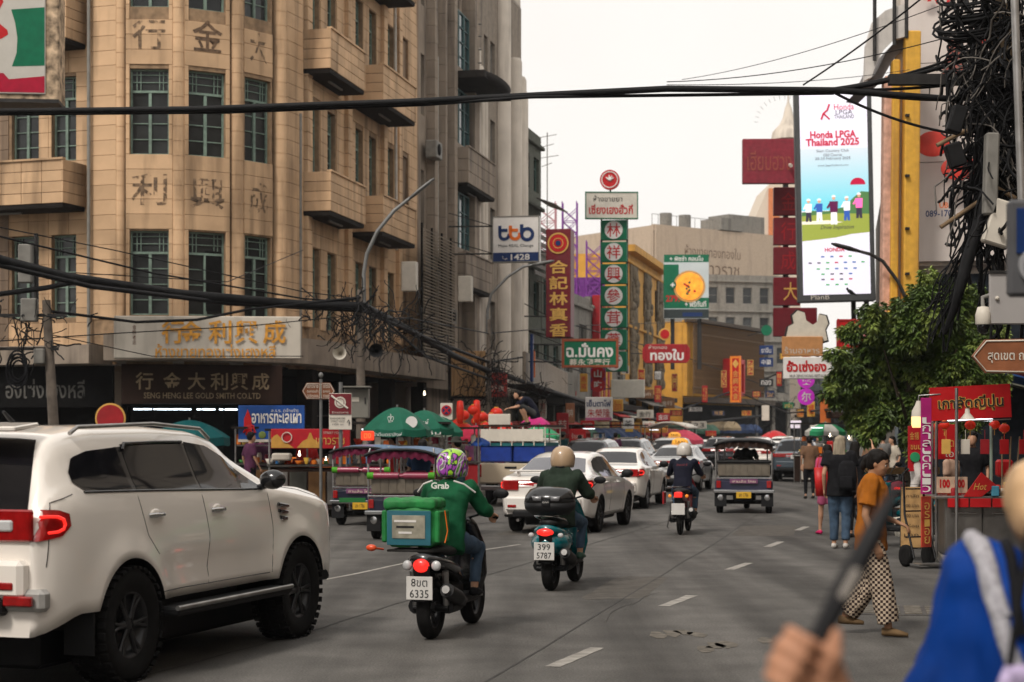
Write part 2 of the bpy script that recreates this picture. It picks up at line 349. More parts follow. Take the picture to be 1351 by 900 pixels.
def window(par,M,u0,u1,a,b,style='teal',mat=None,y=.16,pane=None,open_=False):
    w,h=u1-u0,b-a; key=(round(w,2),round(h,2),style,mat)
    if key not in WC:
        f=MB(); t=.045; f.box((w/2,0,t/2),(w,.06,t)); f.box((w/2,0,h-t/2),(w,.06,t)); f.box((t/2,0,h/2),(t,.06,h-2*t)); f.box((w-t/2,0,h/2),(t,.06,h-2*t))
        if style=='teal':
            tz=h*.74; f.box((w/2,-.005,tz),(w-.09,.07,.06)); f.box((w/2,-.003,tz/2),(.075,.06,tz-.06))
            for i in(1,2,3): 
                for s in(.25,.75): f.box((w*s,0,tz*i/4),(w/2-.1,.03,.025))
            for s in(.26,.74): f.box((w*s,0,(tz+h)/2),(.02,.03,h-tz-.08))
            for s in(.16,.84): f.box((w*s,0,(tz+h)/2),(.02,.03,h-tz-.08))
            f.box((w/2,0,tz+(h-tz)*.42),(w-.1,.03,.02)); f.box((w/2,0,tz+(h-tz)*.75),(w-.1,.03,.02))
        elif style=='grid':
            n=max(1,round(w/.6)); k=max(1,round(h/.6))
            for i in range(1,n): f.box((w*i/n,0,h/2),(.03,.04,h-.1))
            for i in range(1,k): f.box((w/2,.002,h*i/k),(w-.1,.035,.025))
        elif style=='two':
            f.box((w/2,0,h/2),(.05,.04,h-.1)); f.box((w/2,0.002,h*.7),(w-.1,.035,.04))
        p=MB(); p.box((w/2,.03,h/2),(w-.05,.012,h-.05)); WC[key]=(f.mesh('window',mat or TEAL),p.mesh('pane',pane or PANE))
    fm,pmh=WC[key]; o=inst('window',fm,par,M=M@Matrix.Translation((u0,y,a))); inst('pane',pmh,o); return o
BC={}
def block(par,M,u,z,w,h,mat,name='stone_block',t=.03):
    key=(round(w,2),round(h,2),mat,t)
    if key not in BC: b=MB(); b.box((0,0,0),(w-.008,t*2,h-.008),bv=.006); BC[key]=b.mesh(name,mat)
    return inst(name,BC[key],par,M=M@Matrix.Translation((u+w/2,0,z+h/2)))
def facing(par,M,w,z0,z1,ops,mat,bw=.62,bh=.36,budget=None,stuff=None,jog=True):
    """courses of separate facing stones round the openings"""
    n=max(1,round((z1-z0)/bh)); h=(z1-z0)/n
    for r in range(n):
        za=z0+r*h; cuts=[0.0]; k=max(1,round(w/bw)); cuts=[w*i/k for i in range(k+1)]
        for a,b in zip(cuts,cuts[1:]):
            segs=[(a,b)]
            for o in ops:
                if o[2]<za+h-.02 and o[3]>za+.02:
                    ns=[]
                    for s,e in segs:
                        if o[1]<=s or o[0]>=e: ns.append((s,e)); continue
                        if o[0]-s>.08: ns.append((s,o[0]))
                        if e-o[1]>.08: ns.append((o[1],e))
                    segs=ns
            for s,e in segs:
                z_,h_=za,h
                if budget is not None and budget[0]>0: budget[0]-=1; block(par,M,s,z_,e-s,h_,mat)
                elif stuff is not None:
                    t=MB(M); t.box(((s+e)/2,0,z_+h_/2),(e-s-.008,.06,h_-.008),bv=.006); stuff.add(t.v,t.f)
def slab(par,poly,z0,z1,mat,name):
    n=len(poly); mb=MB(); mb.add([(x,y,z0) for x,y in poly]+[(x,y,z1) for x,y in poly],[list(range(n))[::-1],list(range(n,2*n))]+[[i,(i+1)%n,(i+1)%n+n,i+n] for i in range(n)]); return mb.build(name,mat,par)
def volume(par,p0,p1,dep,z0,z1,mat,off=.5,name='side_wall'):      # closed body behind a facade
    d=V((p1[0]-p0[0],p1[1]-p0[1],0)).normalized(); n=V((-d.y,d.x,0)); a=V((*p0,0))+n*off; b=V((*p1,0))+n*off; c=b+n*dep; e=a+n*dep
    return slab(par,[(a.x,a.y),(b.x,b.y),(c.x,c.y),(e.x,e.y)],z0,z1,mat,name)
# ---- corner building ------------------------------------------------------------------
cb=thing('corner_building','tall tan stone corner building with rounded front and teal windows above the goldsmith shop','building')
XP=lambda px,Z:(gx(px,Z),Z)
FLO=[(4.80,6.94),(8.86,11.04),(12.6,14.8)]
TOPZ=17.2
bud=[300]; stf=MB()
segs=[('wall',-70,46.6,12,45.6),('wing',12,45.6,118,44.9),('pil',118,44.45,154,44.2),('bay',166,44.1,228,44.15),('bay',243,44.2,303,44.8),('bay',321,45.05,359,45.85),('pil',377,46.35,399,47.3)]
BAYM={}
def pipe(par,pts,r,mat,name='drainpipe'): mb=MB(); mb.tube(pts,r,8); return mb.build(name,mat,par)
for ty,a,za,b,zb in segs:
    M,w=fr(XP(a,za),XP(b,zb)); ops=[]
    if ty=='bay':
        ww={166:.98,243:.99,321:.92}[a]
        for lo,hi in FLO: ops.append(((w-ww)/2,(w+ww)/2,lo,hi))
    if ty=='wing': ops=[(.08,.9,lo,hi) for lo,hi in FLO]+[(1.28,2.0,lo,hi) for lo,hi in FLO]
    if ty=='wall': ops=[(.4,1.2,lo,hi) for lo,hi in FLO]
    wall(cb,M,w,3.55,TOPZ,ops,STOJ,.25)
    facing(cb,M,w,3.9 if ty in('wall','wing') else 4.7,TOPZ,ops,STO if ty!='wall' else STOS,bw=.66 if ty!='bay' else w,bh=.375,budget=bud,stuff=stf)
    for i,(u0,u1,lo,hi) in enumerate(ops): window(cb,M,u0,u1,lo,hi,'teal',TEAL)
    BAYM[a]=(M,w)
    if a==243:
        mb=MB(M); mb.box((w/2+.22,.14,4.9+.8),(.42,.03,1.55)); mb.build('open_casement_gap',DARK,cb)
for px,Z,r in((159.5,44.25,.15),(235.5,44.2,.17),(312,44.95,.18),(368,46.15,.2)):
    c=XP(px,Z+.05); mb=MB(); pr=[]; z=4.7; 
    while z<TOPZ: pr+=[(r-.010,z),(r-.010,z+.008),(r,z+.008),(r,z+.367),(r-.010,z+.367)]; z+=.375
    mb.lathe(pr,36,M=Matrix.Translation((c[0],c[1],0)),smooth=False); mb.build('column',STO,cb)
stf.build('stone_facing',STO,cb,kind='stuff')
# rest of the curved body, kept closed for other viewpoints
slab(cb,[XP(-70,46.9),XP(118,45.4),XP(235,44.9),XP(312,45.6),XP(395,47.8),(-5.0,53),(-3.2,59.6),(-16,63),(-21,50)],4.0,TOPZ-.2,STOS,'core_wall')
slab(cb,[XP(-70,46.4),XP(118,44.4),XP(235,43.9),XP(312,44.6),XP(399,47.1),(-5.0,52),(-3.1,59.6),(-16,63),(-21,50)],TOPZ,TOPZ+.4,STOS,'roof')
# stains left by old characters
GH=pm('ghost_letter_stain',(.15,.095,.06),.85,var=.5,sc=14,dirt=.5); GH2=pm('faint_letter_stain',(.17,.115,.075),.85,var=.6,sc=9,alpha=1)
for s,key,py,Z,wd,mt in(('行',166,45,44.12,.85,GH2),('金',243,48,44.5,.8,GH),('大',321,62,45.4,.62,GH2),('利',166,250,44.12,.9,GH2),('興',243,255,44.5,.9,GH2),('成',321,262,45.45,.7,GH2)):
    Mx,wx=BAYM[key]; txt(cb,s,wx/2,gz(py,Z),wd,.8,mt,M=Mx,y=-.034,name='faded_letter',bold=.01)
# main facade
LF=lambda Z:(-5.71+.206*(Z-47.5),Z)
M1,w1=fr(LF(47.5),LF(59.4)); PR=lambda Z:(Z-47.5)/.9795
def uz(Z): return (Z-47.5)*1.021
ops=[]
for lo,hi in((4.75,6.95),(8.75,11.0),(12.7,14.9)):
    for u in(.62,2.15,4.9,6.35,8.4,10.2): ops.append((u,u+.82,lo,hi))
wall(cb,M1,w1,3.55,TOPZ,ops,STOJ,.3,thick=.4); facing(cb,M1,w1,4.7,TOPZ,ops,STO,bw=.75,bh=.38,budget=bud,stuff=stf if False else None)
st2=MB(); facing(cb,M1,w1,4.7,TOPZ,ops,STO,bw=.75,bh=.38,budget=None,stuff=st2); st2.build('stone_facing',STO,cb,kind='stuff')
for u0,u1,lo,hi in ops: window(cb,M1,u0,u1,lo,hi,'teal',TEAL)
for u in(0.0,3.75,7.6,9.4):
    mb=MB(M1); z=4.7
    while z<TOPZ: mb.box((u+.22,-.06,z+.19),(.40,.20,.37),bv=.012); z+=.38
    mb.build('pilaster',STO,cb)
def balcony(par,M,u0,u1,dep,z0,z1,mat,bh=.27,bw=.62):
    mb=MB(M); mb.box(((u0+u1)/2,-dep/2,z0-.02),(u1-u0,dep,.12)); mb.box(((u0+u1)/2,-dep+.05,(z0+z1)/2),(u1-u0-.02,.08,z1-z0)); 
    for u in(u0+.05,u1-.05): mb.box((u,-dep/2,(z0+z1)/2),(.08,dep-.12,z1-z0))
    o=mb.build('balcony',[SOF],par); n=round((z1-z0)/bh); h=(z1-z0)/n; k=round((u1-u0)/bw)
    for r in range(n):
        for i in range(k): b=MB(M); wd=(u1-u0)/k; b.box((u0+wd*(i+.5),-dep+.0,z0+h*(r+.5)),(wd-.012,.05,h-.012),bv=.006); b.build('facing_slab',mat,o)
        for u in(u0-.01,u1+.01): b=MB(M); b.box((u,-dep/2-.02,z0+h*(r+.5)),(.05,dep+.04,h-.012),bv=.006); b.build('facing_slab',mat,o)
    b=MB(M); b.box(((u0+u1)/2,-dep,z1+.02),(u1-u0+.08,.14,.05)); b.build('coping',mat,o); b=MB(M); b.box(((u0+u1)/2,-dep/2,z0-.08),(u1-u0-.02,dep-.02,.06)); b.build('slab_edge',SOF,o)  # near-black underside: the deep shade below the balcony is put into its colour
    b=MB(M); b.box(((u0+u1)/2,-dep*.55,z0-.15),(min(1.2,(u1-u0)*.4),.07,.05),bv=.01); b.build('strip_lamp',WDW,o); return o
for z0,z1 in((7.85,8.92),(11.72,12.8),(15.5,16.6)):
    balcony(cb,M1,.0,3.25,.78,z0,z1,STO); balcony(cb,M1,4.35,8.1,1.02,z0-.08,z1-.08,STO)
# left wing balcony and ledge
Mw,ww=fr(XP(-70,46.3),XP(112,44.9)); balcony(cb,Mw,.0,ww,1.0,7.62,8.72,STO); balcony(cb,Mw,2.0,ww+.02,.9,11.8,13.1,STO)
pipe(cb,[at(117,-60,44.3),at(117,470,44.3)],.045,WDW); pipe(cb,[at(396,150,47.1),at(396,470,47.1)],.05,WDW); pipe(cb,[at(521,0,55.9),at(523,330,55.9)],.05,pm('white_pipe',(.5,.47,.42),.6,dirt=.4))
# canopy ledge
LED_=pm('ledge_concrete',(.27,.22,.175),.85,var=.2,sc=2,bump=.3,streak=.8,dcol=(.05,.04,.035))
def ledge(par,pts,dep,z0,z1,mat=LED_,name='ledge',back=1.0):
    mb=MB(); vs=[]
    for i,p in enumerate(pts):
        a=V(pts[max(i-1,0)]);b=V(pts[min(i+1,len(pts)-1)]); d=(b-a).normalized(); n=V((d.y,-d.x)); vs+=[(p[0]+n.x*dep,p[1]+n.y*dep,z0),(p[0]+n.x*dep,p[1]+n.y*dep,z1),(p[0]-n.x*back,p[1]-n.y*back,z1),(p[0]-n.x*back,p[1]-n.y*back,z0)]
    n=len(pts); fs=[]
    for i in range(n-1):
        for k in range(4): fs.append([i*4+k,(i+1)*4+k,(i+1)*4+(k+1)%4,i*4+(k+1)%4])
    fs+=[[0,1,2,3],[(n-1)*4+k for k in(3,2,1,0)]]; mb.add(vs,fs); return mb.build(name,mat,par)
ledge(cb,[XP(-70,46.4),XP(60,45.2),XP(150,44.3)],1.0,3.55,4.02); ledge(cb,[XP(150,44.2),XP(240,44.1),XP(310,44.8),XP(370,46),XP(399,47.3),LF(52),LF(60)],.9,3.62,4.28)
# old carved name board
NB=pm('stained_cream_board',(.52,.47,.40),.7,var=.12,sc=2,streak=.5,dcol=(.13,.11,.09)); GOLD=pm('faded_gold_letters',(.58,.27,.04),.5,var=.35,sc=9); TAN=pm('weathered_tan_letters',(.36,.27,.17),.6,var=.3,sc=9)
M_,w_=fr(XP(150,42.6),XP(397,42.9)); nb=thing('shop_name_board','long stained cream board with raised gold Chinese and Thai letters under the corner windows','sign')
mb=MB(M_); zt,zb=gz(417,42.7),gz(473,42.7); mb.box((w_/2,0.1,(zt+zb)/2),(w_,.2,zt-zb),bv=.02); mb.build('board',NB,nb)
for s,px in(('行',232-4),('金',256-4),('利',290),('興',325),('成',362)):
    u=(px-150)/247*w_; txt(nb,s,u,gz(438,42.7),.56,.58,GOLD,M=M_,bold=.02,ex=.05,name='letter')
txt(nb,'ห้างขายทองเซ่งเฮงหลี',(284-150)/247*w_,gz(463,42.7),158/247*w_,.34,GOLD,M=M_,bold=.012,ex=.04)
txt(nb,'金飾老店',(177-150)/247*w_,gz(442,42.7),.09,.5,cm('5a2a1a'),M=M_,vert=True,ex=.01)
# shop front under the corner
BRD=pm('dark_wood_board',(.035,.019,.014),.6,var=.3,sc=3); sf=thing('goldsmith_shop_front','dark recessed goldsmith shop front with weathered tan lettering and strip lights','shop front')
M_,w_=fr(XP(160,43.9),XP(372,44.8)); zt,zb=3.55,2.55
mb=MB(M_); mb.box((w_/2,0,(zt+zb)/2),(w_,.12,zt-zb)); mb.build('fascia',BRD,sf)
for s,px in zip('行金大利興成',(190,226,258,288,315,343)): txt(sf,s,(px-160)/212*w_,gz(503,44.2),.44,.44,TAN,M=M_,bold=.015,ex=.02,y=-.06,name='letter')
txt(sf,'SENG HENG LEE GOLD SMITH CO.LTD',(266-160)/212*w_,gz(522,44.2),154/212*w_,.15,TAN,M=M_,bold=.01,y=-.06,ex=.01)
mb=MB(M_); mb.box((w_/2,1.6,1.3),(w_,.1,2.6)); 
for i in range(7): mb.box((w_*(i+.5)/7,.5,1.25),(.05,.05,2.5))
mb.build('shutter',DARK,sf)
TUBE=pm('lit_strip_tube',(.8,.8,.8),.4,emit=(.75,.9,1),es=5)
for px in(178,205,230,262,292):
    mb=MB(M_); mb.box(((px-150)/212*w_,.5,2.42),(.46,.05,.03)); mb.build('strip_light',TUBE,sf)
lw=thing('side_shop_front','dark side shop front with old grey Thai letters left of the leaning pole','shop front'); M_,w_=fr(XP(-60,45.3),XP(150,44.4))
mb=MB(M_); mb.box((w_/2,0,3.0),(w_,.1,1.05)); mb.box((w_/2,.9,1.25),(w_,.1,2.5)); mb.build('fascia',DARK,lw)
txt(lw,'ฮงเซ่งเฮงหลี',(62+60)/210*w_,gz(513,44.8),104/210*w_,.5,pm('old_grey_letters',(.11,.105,.095),.6,var=.3),M=M_,y=-.05,bold=.012,ex=.02)
# arcade under the long facade
ar=thing('arcade_front','row of dark open shop bays under the long stone ledge','shop front'); M_,w_=fr(LF(47.6),LF(60)); 
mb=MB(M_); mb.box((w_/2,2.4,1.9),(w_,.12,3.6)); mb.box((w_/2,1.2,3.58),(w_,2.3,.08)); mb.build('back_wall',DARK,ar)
for i in range(4): mb=MB(M_); mb.box((.3+i*(w_-.6)/3,.0,1.8),(.45,.45,3.5),bv=.02); mb.build('pillar',SOF,ar)
for i in range(3):
    s=MB(M_); u0=.6+i*(w_-.6)/3; 
    for r in range(4): s.box((u0+1.6,2.0,.5+r*.62),(2.9,.5,.05))
    s.build('shelf',BRD,ar)
# ---- grey-brown finned building and pale columned building ------------------------------
b2=thing('grey_finned_building','grimy grey-brown building with vertical fins and a louvred screen next to the corner building','building')
M2,w2=fr(LF(59.45),LF(68.2)); ops=[]
for lo,hi in((5.0,7.0),(8.9,10.9),(12.8,14.9),(16.6,18.4)):
    for u,d in((.55,.5),(4.35,.75),(5.5,.75)): ops.append((u,u+d,lo,hi))
wall(b2,M2,w2,3.4,20.5,ops,GRY,.3,thick=.5); volume(b2,LF(59.45),LF(68.2),12,0,20.4,GRY,.4)
for u0,u1,lo,hi in ops: window(b2,M2,u0,u1,lo,hi,'two',TEALD)
for u,wd,dp in((1.5,.42,.32),(2.25,.22,.5),(2.75,.4,.25),(3.5,.45,.55),(6.9,.3,.5),(7.5,.3,.42),(8.1,.3,.34)):
    mb=MB(M2); z=4
    while z<20.4: mb.box((u,-dp/2,z+.3),(wd,dp,.594),bv=.01); z+=.6
    mb.build('fin',GRY,b2)
balcony(b2,M2,4.0,8.6,.85,10.9,12.2,GRY,.4,1.1); balcony(b2,M2,4.0,8.6,.75,7.2,8.4,GRY,.4,1.1)
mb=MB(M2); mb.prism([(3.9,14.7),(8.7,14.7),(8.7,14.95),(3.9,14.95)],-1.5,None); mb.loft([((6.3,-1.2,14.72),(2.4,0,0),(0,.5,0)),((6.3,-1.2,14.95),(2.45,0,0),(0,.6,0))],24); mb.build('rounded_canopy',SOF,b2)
pipe(b2,[at(577,75,61.5),at(577,420,61.5)],.05,MATS['white_pipe'])
# glazed bay between the balconies
for lo,hi in((8.6,10.7),(12.4,14.5),(15.2,17.4)):
    for u in(4.1,4.95,5.8): window(b2,M2,u,u+.8,lo,hi,'grid',pm('teal_glazing_bar',(.06,.12,.12),.5),y=-.28,pane=pm('teal_glass',(.015,.035,.04),.1,var=.5,rnd=.6,spec=.4))
for z in(8.5,12.3,15.1): mb=MB(M2); mb.box((5.3,-.2,z),(2.7,.5,.18)); mb.build('bay_sill',GRY,b2)
for u,z in((1.0,7.6),(1.0,11.6),(3.2,6.0)):
    mb=MB(M2); mb.box((u,-.35,z),(.85,.4,.6),bv=.03); ac=mb.build('air_conditioner',WDW,b2); mb=MB(M2); mb.lathe([(.2,0),(.2,.02),(0,.02)],16,M=frame((u-.1,-.56,z),(1,0,0),(0,0,1),(0,-1,0))); mb.build('fan_grille',DARK,ac)
# louvre screen
sc_=thing('louvred_screen','tall weathered louvre screen of thin horizontal slats hung on the grey building','screen'); Ms,wsn=fr((LF(57.2)[0]+.85,57.0),(LF(61.6)[0]+.75,61.6))
LOU=pm('louvre_slat',(.33,.28,.22),.7,var=.3,sc=5,dirt=.4); sb=MB(); sb.box((0,0,0),(wsn,.10,.035),rx=.5); sm_=sb.mesh('slat',LOU)
z=4.2
while z<8.6: inst('slat',sm_,sc_,M=Ms@Matrix.Translation((wsn/2,random.uniform(-.01,.01),z))@Matrix.Rotation(random.uniform(-.008,.008),4,'Y')); z+=.105
for u in(.05,wsn/3,wsn*2/3,wsn-.05): mb=MB(Ms); mb.box((u,.1,6.4),(.06,.06,4.6)); mb.build('post',PLA if 'PLA' in globals() else DARK,sc_)
b3=thing('pale_columned_building','pale building with rounded white full-height columns and narrow dark windows beyond the finned building','building')
M3,w3=fr(LF(68.3),LF(77.2)); ops=[]
for lo,hi in((5.2,7.2),(8.9,11.0),(12.4,14.6),(16.0,17.8)):
    for u,d in((1.5,.7),(2.7,.9),(5.4,.8),(6.3,.45)): ops.append((u,u+d,lo,hi))
wall(b3,M3,w3,3.4,20.6,ops,pm('grey_tan_render',(.27,.225,.18),.85,var=.2,streak=.7,dcol=(.08,.065,.055)),.35,thick=.5); volume(b3,LF(68.3),LF(77.2),13,0,20.4,GRY,.4)
for u0,u1,lo,hi in ops: window(b3,M3,u0,u1,lo,hi,'two',WDW)
for u,r,zt in((-.6,.30,16.8),(.1,.28,16.2),(.75,.28,15.6),(4.55,.42,20.8),(7.2,.36,18.0),(8.2,.36,17.4),(8.9,.3,16.9)):
    c=M3@V((u,-.05,0)); mb=MB(); mb.lathe([(r,3.6),(r,zt-.15),(r*.8,zt),(0,zt+.03)],20,M=Matrix.Translation((c.x,c.y,0))); mb.build('column',LTG,b3)
mb=MB(M3); mb.prism([(2.0,20.5),(9,20.5),(8.8,21.3),(7.6,21.9),(5.8,22.2),(3.4,22.2),(2.0,21.9)],.5); mb.build('parapet',LTG,b3)
mb=MB(); 
for y in(40,60,82,104): p=at(620,y*.8,67); mb.cyl((p.x-.45,p.y,p.z),(p.x+.45,p.y,p.z),.03,n=6)
mb.build('ladder_rung',WDW,b3)
# ---- further left-hand buildings ---------------------------------------------------------
def simple_building(name,label,p0,p1,z1,mat,floors=3,cols=3,zb=3.6,dep=12,wst='two',wm=None,ww=.55,wh=.55,awn=None,cat='building',side=None,sill=True):
    t=thing(name,label,cat); M,w=fr(p0,p1); ops=[]; fh=(z1-zb-.6)/floors
    for f in range(floors):
        for c in range(cols):
            cw=w/cols; ops.append((cw*(c+.5)-cw*ww/2,cw*(c+.5)+cw*ww/2,zb+fh*f+fh*(1-wh)*.6,zb+fh*f+fh*(1-wh)*.6+fh*wh))
    wall(t,M,w,zb,z1,ops,mat,.2,thick=.3); volume(t,p0,p1,dep,0,z1-.1,side or mat,.28)
    for o in ops: window(t,M,*o[:4],wst,wm or WDW)
    for f in range(floors+1):
        mb=MB(M); mb.box((w/2,-.08,zb+fh*f+.05),(w+.06,.22,.16),bv=.02); mb.build('string_course',mat,t)
    mb=MB(M); mb.box((w/2,-.5,zb-.3),(w,1.2,.3),bv=.02); mb.build('canopy',SOF,t)
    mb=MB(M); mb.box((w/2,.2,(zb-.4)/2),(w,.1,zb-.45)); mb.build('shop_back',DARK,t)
    for c in range(cols+1): mb=MB(M); mb.box((min(max(w*c/cols,.15),w-.15),.0,(zb-.45)/2),(.28,.3,zb-.45)); mb.build('pillar',mat,t)
    if awn:
        for c in range(cols):
            cw=w/cols; mb=MB(M); u=cw*(c+.5); mb.prism([(u-cw*.42,0),(u+cw*.42,0),(u+cw*.42,.05),(u-cw*.42,.05)],-1.2,Matrix.Translation((0,-.5,zb-.5))@Matrix.Rotation(.35,4,'X')); mb.build('awning',awn[c%len(awn)],t)
    return t,M,w
GRN=pm('pale_green_render',(.26,.29,.22),.8,var=.2,streak=.6); OCH=pm('ochre_paint',(.56,.29,.05),.65,var=.18,sc=1.5,streak=.35,dcol=(.2,.1,.04)); BEI=pm('beige_render',(.46,.36,.27),.8,var=.1,streak=.35,dcol=(.22,.17,.13)); GRD=pm('grey_concrete',(.22,.205,.18),.85,var=.2,streak=.5)
DRD=pm('deep_red_paint',(.33,.015,.02),.5,var=.15,dirt=.2); MAR=pm('maroon_sign',(.16,.012,.02),.45,var=.15,dirt=.25); SGN=pm('sign_green',(.0,.13,.06),.4,var=.15); SRD=pm('sign_red',(.48,.012,.015),.4,var=.12); YEL=pm('sign_yellow',(.75,.45,.05),.45,var=.1); CRM=pm('sign_cream',(.62,.57,.49),.5,var=.08,dirt=.25); WHT=pm('sign_white',(.72,.69,.66),.45,var=.06,dirt=.15); CYG=pm('sign_gold',(.62,.36,.09),.4,var=.15)
LG2=lambda Z:(LF(77.2)[0]+.225*(Z-77.2),Z)
t4,M4,w4=simple_building('dark_shophouse','narrow dark shophouse with tin awnings on its upper floors after the pale columns',LG2(77.3),LG2(81.4),15.6,pm('dark_green_render',(.10,.105,.085),.85,var=.3,streak=.7),4,2,wm=TEALD)
TIN=pm('rusty_tin',(.10,.09,.08),.6,metal=.3,var=.4,streak=.6,dcol=(.12,.05,.02))
tq,Mq,wq=simple_building('low_dark_shophouse','lower dark shophouse between the tall dark one and the low grey bank shop',LG2(81.5),LG2(86),10.2,pm('dark_green_render',(.10,.105,.085)),2,2,wm=TEALD)
for z in(8.5,12.2):
    for u in(1.0,): mb=MB(M4); mb.box((u+1.4,-.9,z),(3.0,.9,.05),rx=.35); mb.build('tin_awning',TIN,t4)
for z in range(7): mb=MB(M4); mb.box((2.2,-.5,9.0+z*.34),(3.6,.05,.2)); mb.build('shutter_slat',TIN,t4)
t5,M5,w5=simple_building('low_bank_shop','low grey shophouse with long ribbed metal fascia over the pavement',LG2(86.1),LG2(94),9.0,GRD,1,2)
t6,M6,w6=simple_building('narrow_yellow_striped_shop','narrow shophouse with red and yellow striped fins behind the tea shop signs',LG2(94.1),LG2(106),9.2,GRD,2,3,awn=[SRD,CRM])
for i in range(6): mb=MB(M6); mb.box((.6+i*.75,-.25,6.3),(.4,.4,6),bv=.02); mb.build('striped_fin',[DRD,OCH][i%2],t6)
t7,M7,w7=simple_building('ochre_shophouse','tall ochre shophouse with carved grey relief panels behind the green tea signs',LG2(106.1),LG2(122),12.9,OCH,2,3,zb=4.4,ww=.3,awn=[GRD])
RLF=pm('carved_relief',(.20,.16,.11),.85,var=.5,sc=5,bump=.8,bsc=9,streak=.5)
for u in(3.0,9.0,15):
    mb=MB(M7)
    mb.box((u,-.06,8.6),(2.9,.1,7.4))
    for i in range(60): mb.ell((u+random.uniform(-1.3,1.3),-.12,random.uniform(5.2,12)),(random.uniform(.15,.4),.16,random.uniform(.2,.5)),7,5)
    mb.build('relief_panel',RLF,t7)
mb=MB(M7); mb.prism([(0,12.9),(16.2,12.9),(16.2,13.3),(0,13.3)],-.6); mb.build('cornice',OCH,t7)
t8=thing('ochre_grid_building','ochre building wrapped in thin vertical metal bars with a red box bay and dragon banner','building'); q0,q1=(12.95,129),(20.3,143.5)
M8,w8=fr(q0,q1); wall(t8,M8,w8,4.6,10.2,[],OCH,.2,thick=.4); volume(t8,q0,q1,12,0,10.1,OCH,.35)
mb=MB(M8); mb.box((w8/2,-.3,10.2),(w8+.4,.9,.25)); mb.box((w8/2,-.6,4.3),(w8+.3,1.6,.4)); mb.build('cornice',pm('dark_trim',(.07,.05,.035),.6),t8)
BARM=pm('dark_bronze_bar',(.15,.09,.045),.6,var=.3); bm_=MB(); bm_.box((0,0,0),(.09,.09,5.2)); bmm=bm_.mesh('bar',BARM)
u=.2
while u<w8: inst('bar',bmm,t8,M=M8@Matrix.Translation((u,-.45,7.35))); u+=.34
for z in(5.2,7.1,9.2): mb=MB(M8); mb.box((w8/2,-.45,z),(w8,.06,.08)); mb.build('rail',BARM,t8)
a_=8.0; mb=MB(M8)
mb.box((a_,-.7,7.4),(3.2,.9,.35));mb.box((a_,-.7,4.9+.0),(3.2,.9,.3));mb.box((a_-1.5,-.7,6.2),(.25,.9,2.6));mb.box((a_+1.5,-.7,6.2),(.25,.9,2.6)); mb.box((a_,-.25,6.2),(3,.05,2.5)); mb.build('red_box_bay',SRD,t8)
mb=MB(M8); mb.box((w8/2,.3,2.0),(w8,.1,4)); mb.build('shop_back',DARK,t8)
# big beige block behind, grey tower block, far end buildings
t9,M9,w9=simple_building('beige_office_block','large beige block with faded letters on its blank upper wall and old windows below',at(862,500,168)[:2],at(1024,500,178)[:2],22,BEI,3,6,zb=6,ww=.4,wh=.35,wst='grid')
# ops in blank wall hidden by plain cladding
mb=MB(M9); mb.box((w9/2,-.28,18.6),(w9,.2,6.6)); mb.build('blank_wall',BEI,t9)
txt(t9,'ห้างขายทองทองใบ',w9*.45,19.7,7.5,1.1,GH,M=M9,y=-.38,name='faded_lettering'); txt(t9,'เยาวราช',w9*.5,17.9,5.5,1.0,GH,M=M9,y=-.38,name='faded_lettering')
mb=MB(M9); mb.box((w9*.78,2,22.8),(5,3,2)); mb.box((w9*.6,1,22.6),(3,3,1.2)); 
mb.build('roof_hut',GRD,t9)
for u in(1.5,4,): mb=MB(M9); mb.cyl((u+1,1,22),(u+1,1,23.3),.6,n=14); mb.build('water_tank',GRD,t9)
mb=MB(M9); 
for i in range(14): mb.cyl((i*.8,.2,22),(i*.8,.2,23),.03,n=5)
mb.cyl((0,.2,23),(11,.2,23),.03,n=5); mb.build('roof_railing',WDW,t9)
ta,Ma,wa=simple_building('grey_concrete_block','grimy grey concrete block of small windows beside the beige office block',at(930,500,150)[:2],at(1042,500,152)[:2],15.5,GRD,4,5,zb=4.6,wst='grid')
tb,Mb_,wb=simple_building('white_low_annexe','low white rendered annexe in front of the grey concrete block',at(925,500,146)[:2],at(976,500,147)[:2],10.6,LTG,2,3,zb=4.6)
tc_,Mc,wc=simple_building('far_end_shophouses','hazy row of dark shophouses closing the far end of the street',at(990,500,196)[:2],at(1120,500,186)[:2],9.5,pm('hazy_grey_render',(.10,.115,.125),.85,var=.2),2,8,zb=4)
td=thing('cream_gabled_tower','distant cream tower with sloping side and orange edge behind the maroon signs','building'); q=at(985,300,190); q2=at(1032,300,190)
mb=MB(); mb.prism([(q.x,3),(q2.x+2,3),(q2.x+2,29),(q2.x-1.4,29),(q.x,23)],10,Matrix.Translation((0,190,0))); mb.build('wall',pm('cream_render',(.62,.53,.43),.8,var=.08),td); mb=MB(); mb.box((q2.x-.9,189.9,24.5),(1.2,.3,8)); mb.build('orange_edge',pm('orange_paint',(.6,.2,.08),.6),td)
sp=thing('white_spire','small white pagoda spire with a ring of rays above the maroon signboards','spire',tuple(at(1040,185,110)),0); mb=MB(); mb.lathe([(1.1,0),(1.0,.5),(.55,1.0),(.35,1.4),(.22,2.0),(.07,2.4),(.03,3.0),(0,3.1)],12); mb.build('body',LTG,sp)
mb=MB(); 
for i in range(17): a=PI*(i+.5)/17; mb=MB(); mb.tube([(1.7*math.cos(a)-.2,.1,1.0+1.6*math.sin(a)),(1.95*math.cos(a)-.2,.1,1.0+1.9*math.sin(a))],.013,5); mb.build('ray',WDW,sp)

